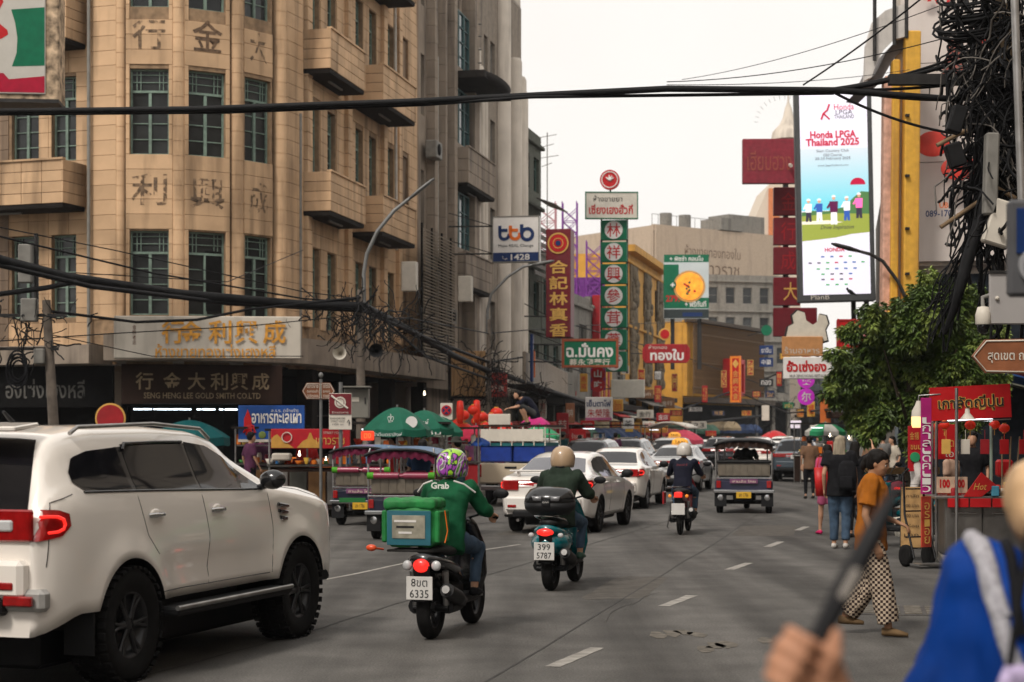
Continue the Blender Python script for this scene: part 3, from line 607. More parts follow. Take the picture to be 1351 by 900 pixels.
for nm,lb,p0,p1,dep,n in(('right_unseen_building','unseen plain pale shophouse row added along the right pavement to dim the street',(1.2,-30),(11.7,35.4),10,6),('left_unseen_building','unseen plain pale shophouse row added along the left pavement to dim the street',(-20.5,-24),(-11.4,22),-10,5)):  # unseen rest of the street, added out of frame to block sky light
    t=thing(nm,lb,'building'); a=V((*p0,0)); b=V((*p1,0)); sgn=1 if dep>0 else -1
    if dep>0: M,w=fr(p1,p0)
    else: M,w=fr(p0,p1)
    ops=[]
    for f in range(3):
        for c in range(n*2): u=w*(c+.5)/(n*2); ops.append((u-.7,u+.7,5+f*3.6,6.9+f*3.6))
    wall(t,M,w,3.4,15.5,ops,LTG,.2,thick=.3)  # pale walls, so the unseen rows bounce light onto the SUV side
    for o in ops: window(t,M,*o,'two',WDW)
    mb=MB(M); mb.box((w/2,6,7.8),(w,11.4,15.3)); mb.build('rear_wall',GRD,t)
    mb=MB(M); mb.box((w/2,.2,1.7),(w,.1,3.4)); mb.build('shop_back',DARK,t); mb=MB(M); mb.box((w/2,-.6,3.5),(w,1.4,.2)); mb.build('canopy',SOF,t)
# ---- materials used on vehicles ---------------------------------------------------
def paint(name,col,rough=.3,coat=1,var=.03): return pm(name,col,rough,coat=coat,var=var,sc=2,dirt=.08,dcol=(.4,.34,.28))
PW=paint('white_paint',(.86,.80,.73)); PW2=paint('pearl_white_paint',(.80,.76,.71)); PSV=paint('silver_paint',(.42,.42,.42),.3); PBG=paint('blue_grey_paint',(.05,.07,.09),.3)
PDK=paint('dark_paint',(.02,.02,.025),.25)
GL=pm('tinted_glass',(.006,.006,.008),.05,var=.1,spec=.4); GLR=pm('rear_glass',(.10,.10,.115),.08,var=.1,spec=.8)
RUB=pm('tyre_rubber',(.010,.0095,.0095),.85,var=.3,sc=20,bump=.3,bsc=120); PLA=pm('black_plastic',(.009,.009,.010),.55,var=.2)
GLO=pm('gloss_black',(.008,.008,.009),.18,var=.1,coat=.3); CHR=pm('chrome',(.55,.55,.55),.18,metal=1,var=.08); STL=pm('worn_steel',(.35,.34,.33),.38,metal=.9,var=.3,dirt=.3)
RIM=pm('dark_rim',(.028,.028,.03),.4,metal=.5,var=.2); RIMS=pm('silver_rim',(.3,.3,.31),.35,metal=.8,var=.2)
RED=pm('red_lens',(.32,.008,.008),.15,var=.3,sc=14,coat=.5); REDL=pm('lit_red_lens',(.5,.01,.01),.2,emit=(1,.03,.02),es=.8); AMB=pm('amber_lens',(.7,.2,.02),.2,emit=(1,.3,.02),es=.3)
CLR=pm('clear_lens',(.5,.5,.5),.12,var=.2,coat=.5); WHP=pm('plate_white',(.62,.6,.57),.5,var=.1,dirt=.2); YEP=pm('plate_yellow',(.65,.38,.03),.5,var=.1); INK=pm('black_ink',(.015,.015,.018),.5)
SEAT=pm('black_vinyl',(.02,.02,.02),.5,var=.2,bump=.15,bsc=200)
class S: pass
def spec(L,Wd,H,belt,sill,R_,xa,xf,roof,wr,beltp=None,rt=.235,flare=.02,bump=.0):
    s=S(); s.L=L;s.W=Wd;s.H=H;s.sill=sill;s.R=R_;s.xa=xa;s.xf=xf;s.roof=roof;s.wr=wr;s.tw=rt;s.flare=flare
    s.belt=beltp or [(-9,belt),(9,belt)]; s.Ra=R_+.07; return s
def ringf(s,x):
    e=max(0,abs(x)-(s.L/2-.5))/.5; w=s.W*(1-.13*e**2.6)
    zb=s.sill+ (.10*max(0,(e-.3)) )*getattr(s,'endrise',1)
    for xw in(s.xa,s.xf):
        d=abs(x-xw)
        if d<s.Ra: zb=max(zb,s.R+math.sqrt(s.Ra**2-d*d))
    zt=sm(s.roof,x); zk=min(sm(s.belt,x,.15),zt-.025); zb=min(zb,zk-.05)
    def yw(z):
        y=w*(1-.05*(max(0,(z-.72)/.5))**2-.05*(max(0,(.72-z)/.42))**2)
        for xw in(s.xa,s.xf):
            d=math.hypot(x-xw,z-s.R); y+=s.flare*math.exp(-((d-s.Ra)/.13)**2)
        if abs(x)<1.0: y-=getattr(s,'scallop',.008)*math.exp(-((z-s.sill-.22)/.09)**2)*min(1,(1.0-abs(x))/.25)
        return y
    p=[(0,zb),(max(w-.22,.1),zb)]
    for i in range(9): z=zb+(zk-zb)*i/8; p.append((yw(z),z))
    h=zt-zk; f=min(1,h/.36); f=f*f*(3-2*f); yk=p[-1][0]; yr=yk*.93*(1-f)+s.wr*f
    for i in range(1,5): t=i/4; p.append((yk-.02*f+(yr-yk+.02*f)*t,zk+h*.84*t))
    p+= [(yr-.035,zt-.085*h),(yr-.10,zt-.035*h-.004),(yr*.6,zt-.006),(yr*.3,zt-.001),(0,zt)]
    return p
def side_y(s,x,z):
    p=ringf(s,x)[2:]; best=p[0][0]
    if z<=p[0][1]: return p[0][0]
    for (a,b),(c,d) in zip(p,p[1:]):
        if b<=z<=d and d>b: return a+(c-a)*(z-b)/(d-b)
    return p[-1][0]
def top_z(s,x,y):
    p=ringf(s,x)[2:]
    for (a,b),(c,d) in reversed(list(zip(p,p[1:]))):
        if c<=abs(y)<=a and a>c: return d+(b-d)*(abs(y)-c)/(a-c)
    return p[-1][1]
def side_patch(s,sg,x0,x1,lo,up,mat,name,par,off=.006,nx=14,nz=5,rd=0):
    mb=MB()
    def f(u,v):
        x=x0+(x1-x0)*u; a=seg(lo,x);b=seg(up,x)
        z=a+(b-a)*v; return (x,sg*(side_y(s,x,z)+off),z)
    mb.grid(f,nx,nz); return mb.build(name,mat,par)
def top_patch(s,x0,x1,yw,mat,name,par,off=.006,n=8):
    mb=MB()
    def f(u,v):
        x=x0+(x1-x0)*u; y=(v*2-1)*seg(yw,x); z=top_z(s,x,y); dz=(top_z(s,x+.02,y)-top_z(s,x-.02,y))/.04; nn=V((-dz,0,1)).normalized()*off
        return (x+nn.x,y,z+nn.z)
    mb.grid(f,n,n); return mb.build(name,mat,par)
def seam(mb,s,sg,pts,r=.005):
    q=[]
    for (a,b),(c,d) in zip(pts,pts[1:]):
        for i in range(6): t=i/6; x=a+(c-a)*t;z=b+(d-b)*t; q.append((x,sg*(side_y(s,x,z)-.001),z))
    x,z=pts[-1]; q.append((x,sg*(side_y(s,x,z)-.001),z)); mb.tube(q,r,5)
WHC={}
def wheel(par,x,y,R_,tw,spokes=5,rimr=.66,rimm=None,chunky=False,hi=True,sg=1):
    key=(R_,tw,spokes,rimr,chunky,hi,rimm)
    if key not in WHC:
        mb=MB(); n=40 if hi else 20; w=tw/2; r0=R_*rimr
        mb.lathe([(r0-.012,-w*.8),(r0,-w*.92),(R_*.86,-w),(R_*.96,-w*.93),(R_,-w*.72),(R_,w*.72),(R_*.96,w*.93),(R_*.86,w),(r0,w*.92),(r0-.012,w*.8)],n)
        if chunky:
            for k in range(34):
                a=2*PI*k/34
                for yy,o in((-w*.86,0),(w*.86,.5),(-w*.3,.5),(w*.3,0)):
                    aa=a+o*2*PI/34; q=Matrix.Rotation(aa,4,'Z')@Matrix.Translation((R_+.002,0,yy)); t=MB(q); t.box((0,0,0),(.022,.045,w*.42)); mb.add(t.v,t.f)
        tm=mb.mesh('tyre',RUB)
        mb=MB(); f_=w*.62
        mb.lathe([(r0-.005,-w*.7),(r0+.006,f_*1.3),(r0-.01,f_*1.36),(r0-.035,f_),(r0-.045,f_*.3),(.0,f_*.3)],n)
        mb.lathe([(0,f_*1.2),(.035,f_*1.2),(.055,f_*1.05),(.06,f_*.3)],12)
        for k in range(spokes):
            for da in((-.13,.13) if hi else (0,)):
                a=2*PI*k/spokes; d=V((math.cos(a+da),math.sin(a+da),0)); b=V((math.cos(a+da*.6),math.sin(a+da*.6),0))
                mb.tube([b*.045+V((0,0,f_*1.02)),b*(r0*.55)+V((0,0,f_*1.02)),d*(r0-.012)+V((0,0,f_*1.15))],[.022,.015,.018] if hi else .03,6)
        if hi:
            for k in range(5): a=2*PI*k/5+.3; mb.cyl((.038*math.cos(a)*1.2,.038*math.sin(a)*1.2,f_),(.038*math.cos(a)*1.2,.038*math.sin(a)*1.2,f_*1.25),.008,n=6)
        WHC[key]=(tm,mb.mesh('rim',rimm or RIM))
    tm,rm=WHC[key]; rot=(PI/2*(1 if sg<0 else -1),0,0)
    w_=inst('wheel',tm,par,(x,y,R_),rot); w2=inst('rim',rm,w_); return w_
def plate(par,x,z,a,b=None,mat=None,w=.34,h=.15,y=0,dark=None):
    mb=MB(); mb.box((x,y,z),(.008,w,h),bv=.003); p=mb.build('number_plate',mat or WHP,par)
    M=frame((x-.006,y,z),(0,-1,0),(1,0,0),(0,0,1))
    if a: txt(p,a,0,(h*.24 if b else 0),w*.62,h*(.34 if b else .6),dark or INK,M=M,ex=.001)
    if b: txt(p,b,0,-h*.24,w*.72,h*.34,dark or INK,M=M,ex=.001)
    return p
def car(name,label,loc,rz,s,pmt,style,group=None,pl=None,hi=True,glass=None,cat='car'):
    t=thing(name,label,cat,loc,rz,group); glass=glass or GL
    xs=set(); n=64 if hi else 40
    for i in range(n+1): xs.add(round(-s.L/2+s.L*i/n,4))
    for xw in(s.xa,s.xf):
        for k in range(25 if hi else 13):
            xs.add(round(xw-s.Ra*math.cos(PI*k/(24 if hi else 12)),4))
        xs.add(round(xw-s.Ra-.012,4)); xs.add(round(xw+s.Ra+.012,4))
    xs|={round(-s.L/2+.015,4),round(-s.L/2+.04,4),round(s.L/2-.015,4),round(s.L/2-.04,4)}
    xs=sorted(xs); mb=MB(); rings=[]
    for x in xs:
        p=ringf(s,x); e=(s.L/2-abs(x)); q=1 if e>.05 else (.985 if e>.01 else .955)
        p=[(y*q,z if q==1 else (z*.99+.006)) for y,z in p]; rings.append([(x,y,z) for y,z in p]+[(x,-y,z) for y,z in p[-2:0:-1]])
    m=len(rings[0]); half=len(ringf(s,0))
    vs=[v for r in rings for v in r]
    fb=[];fo=[]
    for i in range(len(rings)-1):
        for k in range(m):
            f=[i*m+k,(i+1)*m+k,(i+1)*m+(k+1)%m,i*m+(k+1)%m]
            (fb if (k<2 or k>=m-2) else fo).append(f)
    mb.add(vs,fo,True); b=len(mb.v); mb.mi=1; mb.f+=fb; mb.m+=[1]*len(fb); mb.s+=[False]*len(fb)
    mb.mi=0; mb.f+=[[k for k in range(m)],[ (len(rings)-1)*m+k for k in range(m)][::-1]]; mb.m+=[0,0]; mb.s+=[False,False]
    body=mb.build('body',[pmt,PLA],t)
    u=MB(); u.box((.0,0,(s.sill+.22)/2+.02),(s.L*.8,s.W*1.1,s.sill-.02),bv=.03); u.build('underbody',PLA,t)
    for xw in(s.xa,s.xf):
        for sg in(-1,1):
            g=MB(); M=frame((xw,sg*(s.W-.05),s.R),(1,0,0),(0,0,1),(0,-sg,0)); g.lathe([(s.Ra-.002,0),(s.Ra-.01,.32),(0.05,.34)],18,M=M,arc=PI); g.build('wheel_well',PLA,t)
            wheel(t,xw,sg*(s.W-s.tw/2-.0+(.03 if style=='suv' else -.01)),s.R,s.tw,6 if style=='suv' else 5,.6 if style=='suv' else .68,RIM if style in('suv','sedan') else RIMS,style=='suv',hi,sg)
    W=s.win
    for sg in(-1,1):
        if hasattr(s,'pillar'): side_patch(s,sg,*s.pillar,GLO,'pillar_trim',t,off=.003,nx=16)
        for(a,b_,lo,up) in W: side_patch(s,sg,a,b_,lo,up,glass,'side_window',t,nx=16 if hi else 8)
    if hi:
        for sg in(-1,1):
            for pts in s.seams: d=MB(); seam(d,s,sg,pts,.004); d.build('panel_gap',GLO,t)
    for sg in(-1,1):
        for hx0,hz in s.handles:
            h=MB(); y=side_y(s,hx0,hz); h.tube([(hx0-.1,sg*(y+.004),hz),(hx0-.08,sg*(y+.035),hz+.003),(hx0+.06,sg*(y+.035),hz+.003),(hx0+.09,sg*(y+.004),hz)],.017,8); h.build('door_handle',CHR if style=='suv' else pmt,t)
            if hi:
                h=MB(); h.ell((hx0,sg*(y+.0),hz+.012),(.075,.012,.035)); h.build('handle_recess',pmt,t)
        mx,mz=s.mirror; y=side_y(s,mx,mz); q=MB(); q.ell((mx+.02,sg*(y+.15),mz+.05),(.085,.12,.085)); q.tube([(mx+.05,sg*(y-.02),mz-.03),(mx+.03,sg*(y+.08),mz)],.03,8); q.build('wing_mirror',[GLO if style=='suv' else PLA],t)
    top_patch(s,*s.rearw,glass if style!='sedan' else GLR,'rear_window',t)
    top_patch(s,*s.frontw,glass,'windscreen',t)
    for sg in(-1,1):
        x0,x1,lo,up=s.tail; o=side_patch(s,sg,x0,x1,lo,up,RED,'tail_light',t,off=.012,nx=10)
        x=-s.L/2; zc=(seg(lo,x)+seg(up,x))/2; hh=(seg(up,x)-seg(lo,x)); yy=side_y(s,x+.05,zc)
        q=MB(); q.box((x-.005,sg*(yy-s.tlw/2-.02),zc),(.05,s.tlw,hh),bv=.02); q.build('lens',RED,o)
        if hi:
            q=MB(); zz=zc; ln=.26
            pts=[(x+.03,sg*(side_y(s,x+.05,zz)+.016),zz+hh*.26)]+[(x+a,sg*(side_y(s,x+a,zz)+.018),zz+b2*hh) for a,b2 in((.1,.27),(.17,.25),(.22,.16),(.235,0),(.22,-.14),(.17,-.22),(.1,-.24),(.03,-.24))]
            q.tube(pts,.012,6); q.build('light_ring',REDL,o)
    bz=s.sill+.28
    q=MB(); q.box((-s.L/2-.03,0,bz-.02),(.14,s.W*1.62,.26),bv=.05); q.build('rear_bumper',pmt,t)
    q=MB(); q.box((-s.L/2-.05,0,bz-.2),(.14,s.W*1.3,.13),bv=.03); q.build('bumper_trim',PLA,t)
    for sg in(-1,1):
        q=MB(); q.box((-s.L/2-.1,sg*s.W*.66,bz-.06),(.03,.16,.05),bv=.01); q.build('reflector',RED,t)
    if pl is not None: plate(t,-s.L/2-.085 if s.platez<s.sill+.45 else -s.L/2-.03,s.platez,pl)
    q=MB(); q.tube([(-s.L/2+.05,.45,.26),(-s.L/2-.1,.45,.25)],.03,8); q.build('exhaust_pipe',STL,t)
    return t
# white four-wheel drive
SUV=spec(4.9,.93,1.88,1.27,.56,.415,-1.42,1.50,[(-2.46,1.0),(-2.42,1.22),(-2.36,1.32),(-2.12,1.74),(-1.98,1.81),(-1.5,1.86),(-.6,1.87),(.1,1.84),(.42,1.77),(1.12,1.38),(1.25,1.36),(1.8,1.33),(2.2,1.25),(2.4,1.1),(2.46,.95)],.66,[(-2.5,1.30),(-1,1.30),(1.2,1.26),(2.5,1.1)],.28,.035)
SUV.endrise=-1.9; SUV.scallop=.03
SUV.pillar=(-1.24,-.1,[(-1.24,1.325),(-.1,1.315)],[(-1.24,1.735),(-.1,1.735)])
SUV.win=[(-1.98,-1.24,[(-1.98,1.46),(-1.88,1.40),(-1.24,1.385)],[(-1.98,1.53),(-1.88,1.63),(-1.66,1.675),(-1.24,1.70)]),
 (-1.17,-.22,[(-1.17,1.385),(-.22,1.365)],[(-1.17,1.72),(-.22,1.735)]),
 (-.17,.93,[(-.17,1.365),(.93,1.335)],[(-.17,1.735),(.2,1.70),(.45,1.61),(.93,1.345)])]
SUV.pillar=(-1.26,-.1,[(-1.26,1.385),(-.1,1.365)],[(-1.26,1.70),(-.1,1.725)])
SUV.belt=[(-2.5,1.36),(-1,1.36),(1.2,1.31),(2.5,1.12)]
SUV.seams=[[(-1.2,1.38),(-1.13,1.05),(-1.0,.9)],[(-.2,1.36),(-.16,1.0),(-.2,.62)],[(.98,1.32),(1.0,1.0),(.93,.62)],[(-.98,.62),(.9,.62)],[(-2.05,1.38),(-2.3,1.33),(-2.38,.9)],[(1.15,1.35),(1.7,1.30),(2.2,1.2)]]
SUV.handles=[(-.98,1.19),(.02,1.19)]; SUV.mirror=(.86,1.36)
SUV.rearw=(-2.38,-2.06,[(-2.38,.70),(-2.06,.56)]); SUV.frontw=(.46,1.1,[(.46,.58),(1.1,.72)])
SUV.tail=(-2.46,-2.15,[(-2.46,1.07),(-2.25,1.10),(-2.15,1.17)],[(-2.46,1.29),(-2.25,1.28),(-2.15,1.25)]); SUV.tlw=.34; SUV.platez=1.0
SED=spec(4.45,.85,1.47,.96,.28,.315,-1.28,1.32,[(-2.23,.78),(-2.19,.98),(-2.12,1.03),(-1.62,1.08),(-1.0,1.36),(-.55,1.44),(0,1.47),(.45,1.42),(1.25,1.02),(1.4,.98),(1.9,.88),(2.15,.72),(2.23,.6)],.56,[(-2.3,1.0),(-1,.98),(1,.92),(2.3,.7)],.19,.012)
SED.pillar=(-.44,-.36,[(-.44,1.0),(-.36,1.0)],[(-.44,1.365),(-.36,1.37)])
SED.win=[(-1.26,-.42,[(-1.26,1.06),(-1.1,1.02),(-.42,1.0)],[(-1.26,1.08),(-.95,1.28),(-.7,1.34),(-.42,1.365)]),(-.38,.78,[(-.38,1.0),(.78,.97)],[(-.38,1.37),(.05,1.365),(.35,1.28),(.78,.985)])]
SED.seams=[[(-1.1,1.0),(-1.0,.8),(-.95,.7)],[(-.4,.99),(-.38,.6),(-.42,.34)],[(.84,.95),(.85,.6),(.78,.34)],[(-.92,.34),(.78,.34)],[(-2.0,1.0),(-1.7,1.02)]]
SED.handles=[(-.85,.9),(.2,.88)]; SED.mirror=(.72,.98)
SED.rearw=(-1.58,-1.0,[(-1.58,.62),(-1.0,.5)]); SED.frontw=(.5,1.18,[(.5,.5),(1.18,.66)])
SED.tail=(-2.23,-1.88,[(-2.23,.78),(-2.05,.8),(-1.88,.9)],[(-2.23,.96),(-2.0,.97),(-1.88,.94)]); SED.tlw=.28; SED.platez=.82
CRO=spec(4.5,.9,1.66,1.08,.38,.35,-1.3,1.33,[(-2.25,.85),(-2.2,1.08),(-2.14,1.14),(-1.82,1.52),(-1.6,1.6),(-.6,1.66),(.1,1.63),(.4,1.57),(1.12,1.16),(1.3,1.12),(1.9,1.02),(2.2,.85),(2.25,.75)],.6,[(-2.3,1.1),(1,1.05),(2.3,.85)],.22,.02)
CRO.win=[(-1.85,-1.15,[(-1.85,1.2),(-1.7,1.14),(-1.15,1.12)],[(-1.85,1.25),(-1.6,1.45),(-1.15,1.5)]),(-1.1,-.25,[(-1.1,1.12),(-.25,1.11)],[(-1.1,1.5),(-.25,1.53)]),(-.2,.85,[(-.2,1.11),(.85,1.09)],[(-.2,1.53),(.2,1.49),(.85,1.1)])]
CRO.seams=[]; CRO.handles=[(-.9,1.0),(.1,.98)]; CRO.mirror=(.8,1.1)
CRO.rearw=(-2.14,-1.8,[(-2.14,.68),(-1.8,.56)]); CRO.frontw=(.45,1.08,[(.45,.54),(1.08,.68)])
CRO.tail=(-2.25,-1.95,[(-2.25,.92),(-1.95,1.0)],[(-2.25,1.06),(-1.95,1.08)]); CRO.tlw=.42; CRO.platez=.93
# ---- people ------------------------------------------------------------------------
SK=pm('skin',(.47,.26,.165),.5,var=.12,sc=9); SK2=pm('tan_skin',(.40,.21,.12),.5,var=.12,sc=9); SKP=pm('pale_skin',(.60,.38,.27),.5,var=.12,sc=9)
HB=pm('black_hair',(.010,.008,.007),.6,var=.4,sc=30,stretch=(1,1,.15)); HG=pm('dyed_blond_hair',(.30,.25,.18),.5,var=.4,sc=30,stretch=(1,1,.12)); HL=pm('light_blond_hair',(.62,.40,.22),.5,var=.3,sc=20,stretch=(1,1,.15))
JEAN=pm('blue_denim',(.055,.09,.14),.85,var=.4,sc=9,bump=1,bsc=16); BLKC=pm('black_cloth',(.011,.011,.013),.85,var=.3,bump=1,bsc=15)
SHOE=pm('dark_shoe',(.02,.018,.016),.6); SHOEW=pm('white_shoe',(.55,.52,.48),.6)
EYEW=pm('eye_white',(.6,.58,.55),.3); EYEB=pm('dark_eye',(.02,.012,.01),.2); LIP=pm('lips',(.35,.10,.08),.4)
def jdict(**k): return {a:V(b) for a,b in k.items()}
def stand(h=1.65,stride=.0,arms=.1,lean=0,turn=0):
    k=h/1.7; s=stride
    J=dict(pelvis=(0,0,.93),waist=(0,0,1.06),chest=(.01+lean*.5,0,1.28),neck=(.0+lean,0,1.46),head=(.03+lean*1.2,0,1.585),
     shL=(lean,.175,1.40),elL=(-.03+lean-arms,.225,1.13),wrL=(.04+lean-arms*.6,.235,.89),shR=(lean,-.175,1.40),elR=(-.03+lean+arms,-.225,1.13),wrR=(.06+lean+arms*1.6,-.235,.90),
     hipL=(0,.09,.90),knL=(.04+s*.45,.095,.49),anL=(s,.095,.085),hipR=(0,-.09,.90),knR=(.04-s*.15,-.095,.49),anR=(-s,-.095,.085+abs(s)*.2))
    J={a:V(b)*k for a,b in J.items()}
    return J
def hand(mb,w,d,up,k=1.0,curl=.9,side=1,fine=False,spread=1):
    """palm and five separate fingers at wrist w, pointing d, palm normal up"""
    d=V(d).normalized(); up=V(up); up=(up-d*up.dot(d)).normalized(); s=d.cross(up)*side
    w=V(w); c=w+d*.045*k
    mb.loft([(w-d*.01*k,s*.026*k,up*.019*k),(w+d*.03*k,s*.036*k,up*.017*k),(w+d*.07*k,s*.041*k,up*.015*k),(w+d*.088*k,s*.038*k,up*.012*k)],12)
    for i,(o,l) in enumerate(((-.031,.070),(-.0105,.080),(.0105,.075),(.030,.058))):
        p=w+d*.082*k+s*o*k*spread; dd=d; q=curl*(1+.12*i); r=[.0095,.0088,.008,.0068]
        for j,f in enumerate((.45,.32,.25)):
            dd=(Matrix.Rotation(-q*(.8 if j==0 else .9),3,s*side)@dd)
            e=p+dd*l*f*k*1.15; mb.cap(p,e,r[j]*k,r[j+1]*k,8); p=e
    th=w+d*.025*k-s*.032*k; td=(d*.72-s*.62-up*.25*side*side).normalized(); e=th+td*.045*k; mb.cap(th,e,.013*k,.0105*k,8)
    td2=(d*.85-s*.1-up*.5*curl).normalized(); mb.cap(e,e+td2*.034*k,.0105*k,.0085*k,8)
def torso_secs(J,k,inf=0,belly=0,lo=None,hi=None,female=False):
    rt=(J['shR']-J['shL']); rt=rt.normalized(); hr=(J['hipR']-J['hipL']).normalized()
    def fw(a,b,r): u=(V(b)-V(a)).normalized(); return u.cross(r).normalized()*-1 if False else r.cross(u).normalized()*-1
    P_,Wa,C,N=J['pelvis'],J['waist'],J['chest'],J['neck']
    f0=fw(P_,Wa,hr); f1=fw(Wa,C,rt); f2=fw(C,N,rt)
    sh=(J['shL']+J['shR'])/2
    L_=[(P_-(Wa-P_)*.75,hr*(.13*k+inf),f0*(.095*k+inf)),(P_-(Wa-P_)*.3,hr*(.165*k+inf),f0*(.115*k+inf)),(P_,hr*(.168*k+inf),f0*(.117*k+inf)),(Wa,rt*((.135 if female else .15)*k+inf),f0*(.098*k+inf+belly)),
        (Wa.lerp(C,.5),rt*(.155*k+inf),f1*(.108*k+inf+belly)),(C,rt*(.172*k+inf),f1*(.118*k+inf)),(C.lerp(sh,.6),rt*(.178*k+inf),f2*(.107*k+inf)),(sh+(N-sh)*.1,rt*(.150*k+inf),f2*(.078*k+inf)),(sh.lerp(N,.55),rt*(.085*k+inf),f2*(.06*k+inf)),(N,rt*(.055*k+inf*.6),f2*(.055*k+inf*.6))]
    return L_
def figure(label,loc,rz,J,k=1.0,vox=.02,skin=None,shirt=None,sleeve=1.0,pants=None,flare=0,leg=1.0,hair='short',hairm=None,hm=None,shoes=None,group=None,face=False,headdir=None,inf=.014,hands=True,fold=.006,handdir=None,female=False,hem=.1,barefoot=False,hoodie=False,nopants=False,loose=0,cat='person',stuffhead=False,collar=True):
    t=thing('person',label,cat,loc,rz,group); skin=skin or SK; hairm=hairm or HB
    b=MB(); b.loft(torso_secs(J,k,-.008,female=female),18)
    hd=V(headdir or (1,0,0)).normalized(); H_=J['head']; up=(H_-J['neck']).normalized(); up=(V((0,0,1))*.7+up*.3).normalized(); up=(up-hd*up.dot(hd)).normalized(); rt=hd.cross(up)
    b.cap(J['neck']-up*.05*k,H_-up*.02*k-hd*.015*k,.052*k,.05*k)
    Q=Matrix((hd,rt,up)).transposed()
    def hp(x,y,z): return H_+hd*x*k+rt*y*k+up*z*k
    b.loft([(hp(.052,0,-.108),rt*.022*k,hd*.018*k),(hp(.035,0,-.095),rt*.045*k,hd*.052*k),(hp(.02,0,-.065),rt*.060*k,hd*.078*k),(hp(.008,0,-.02),rt*.069*k,hd*.091*k),(hp(-.002,0,.03),rt*.075*k,hd*.096*k),(hp(-.008,0,.07),rt*.070*k,hd*.088*k),(hp(-.01,0,.10),rt*.048*k,hd*.06*k),(hp(-.01,0,.115),rt*.015*k,hd*.02*k)],18)
    b.loft([(hp(.085,0,.03),rt*.008*k,hd*.010*k),(hp(.098,0,.0),rt*.011*k,hd*.014*k),(hp(.106,0,-.018),rt*.017*k,hd*.014*k),(hp(.092,0,-.030),rt*.015*k,hd*.010*k)],8)
    if face:
        b.ell(hp(.086,0,-.048),(.014*k,.024*k,.009*k),Q=Q); b.ell(hp(.083,0,-.062),(.013*k,.022*k,.009*k),Q=Q); b.ell(hp(.074,0,-.09),(.018*k,.02*k,.015*k),Q=Q); b.ell(hp(.078,0,.022),(.016*k,.052*k,.011*k),Q=Q)
        for sg in(-1,1): b.ell(hp(.055,sg*.042,-.03),(.03*k,.022*k,.025*k),Q=Q)
    for sg in(-1,1): b.ell(hp(-.008,sg*.074,-.008),(.020*k,.009*k,.032*k),Q=Q)
    for sd in 'LR':
        sh,el,wr=J['sh'+sd],J['el'+sd],J['wr'+sd]; b.cap(sh,el,.047*k,.036*k,10); m=el.lerp(wr,.35); b.tube([el,m,wr],[.035*k,.036*k,.023*k],10); b.ell(el,(.036*k,)*3)
        if hands:
            d=(wr-el) if not handdir else V(handdir); sgn=1 if sd=='L' else -1; nrm=V((0,sgn,0)) if abs(d.normalized().z)>.6 else V((0,0,1))
            hand(b,wr,d,nrm,k,.45 if not handdir else 1.1,sgn)
        else: b.ell(wr+(wr-el).normalized()*.06*k,(.04*k,.035*k,.05*k))
        hp_,kn,an=J['hip'+sd],J['kn'+sd],J['an'+sd]; b.tube([hp_,hp_.lerp(kn,.5),kn,kn.lerp(an,.3),kn.lerp(an,.7),an],[.085*k,.072*k,.052*k,.054*k,.038*k,.036*k],12); b.ell(kn,(.054*k,)*3); b.ell(hp_,(.09*k,)*3)
        fd=J.get('ft'+sd,V((1,0,-.0))); fd=V(fd).normalized(); b.loft([(an-fd*.05*k-V((0,0,.035*k)),V((0,.026*k,0)),V((0,0,.03*k))),(an-V((0,0,.03*k)),V((0,.034*k,0)),V((0,0,.04*k))),(an+fd*.09*k-V((0,0,.052*k)),V((0,.042*k,0)),V((0,0,.025*k))),(an+fd*.16*k-V((0,0,.062*k)),V((0,.035*k,0)),V((0,0,.014*k)))],10)
    body=organic(b.build('body',skin,t),vox,5 if vox<.012 else 3)
    cv=vox*1.1
    if shirt:
        c=MB(); se=torso_secs(J,k,inf+loose,female=female); lo_=se[2] if hem<=0 else se[0]
        se=se[1:]; dn=(J['pelvis']-J['waist']).normalized(); first=se[0]; se=[(first[0]+dn*hem*k,first[1]*1.04,first[2]*1.06)]+se
        if not collar: se=se[:-1]
        c.loft(se,20)
        for sd in 'LR':
            sh,el,wr=J['sh'+sd],J['el'+sd],J['wr'+sd]; ii=inf+loose
            if sleeve<=1: e=sh.lerp(el,max(.3,sleeve*.85)); c.tube([sh-(el-sh)*.1,sh,sh.lerp(e,.5),e],[.04*k,.055*k+ii,.052*k+ii,.05*k+ii*1.4],14); c.ell(sh,(.056*k+ii,)*3)
            else:
                m=el.lerp(wr,.4); e=el.lerp(wr,.94); c.tube([sh-(el-sh)*.1,sh,sh.lerp(el,.5),el,m,e],[.04*k,.056*k+ii,.052*k+ii,.046*k+ii,.042*k+ii,.03*k+ii],14); c.ell(sh,(.058*k+ii,)*3); c.ell(el,(.046*k+ii,)*3)
        if hoodie: c.loft([(J['neck']-V((.06,0,.05))*k,V((0,.11*k,0)),V((.05*k,0,0))),(J['neck']-V((.07,0,0))*k,V((0,.13*k,0)),V((.075*k,0,.02*k))),(J['neck']+V((-.05,0,.05))*k,V((0,.10*k,0)),V((.07*k,0,.02*k)))],14)
        organic(c.build('shirt' if sleeve<=1 else 'jacket',shirt,t),cv,5,fold,9)
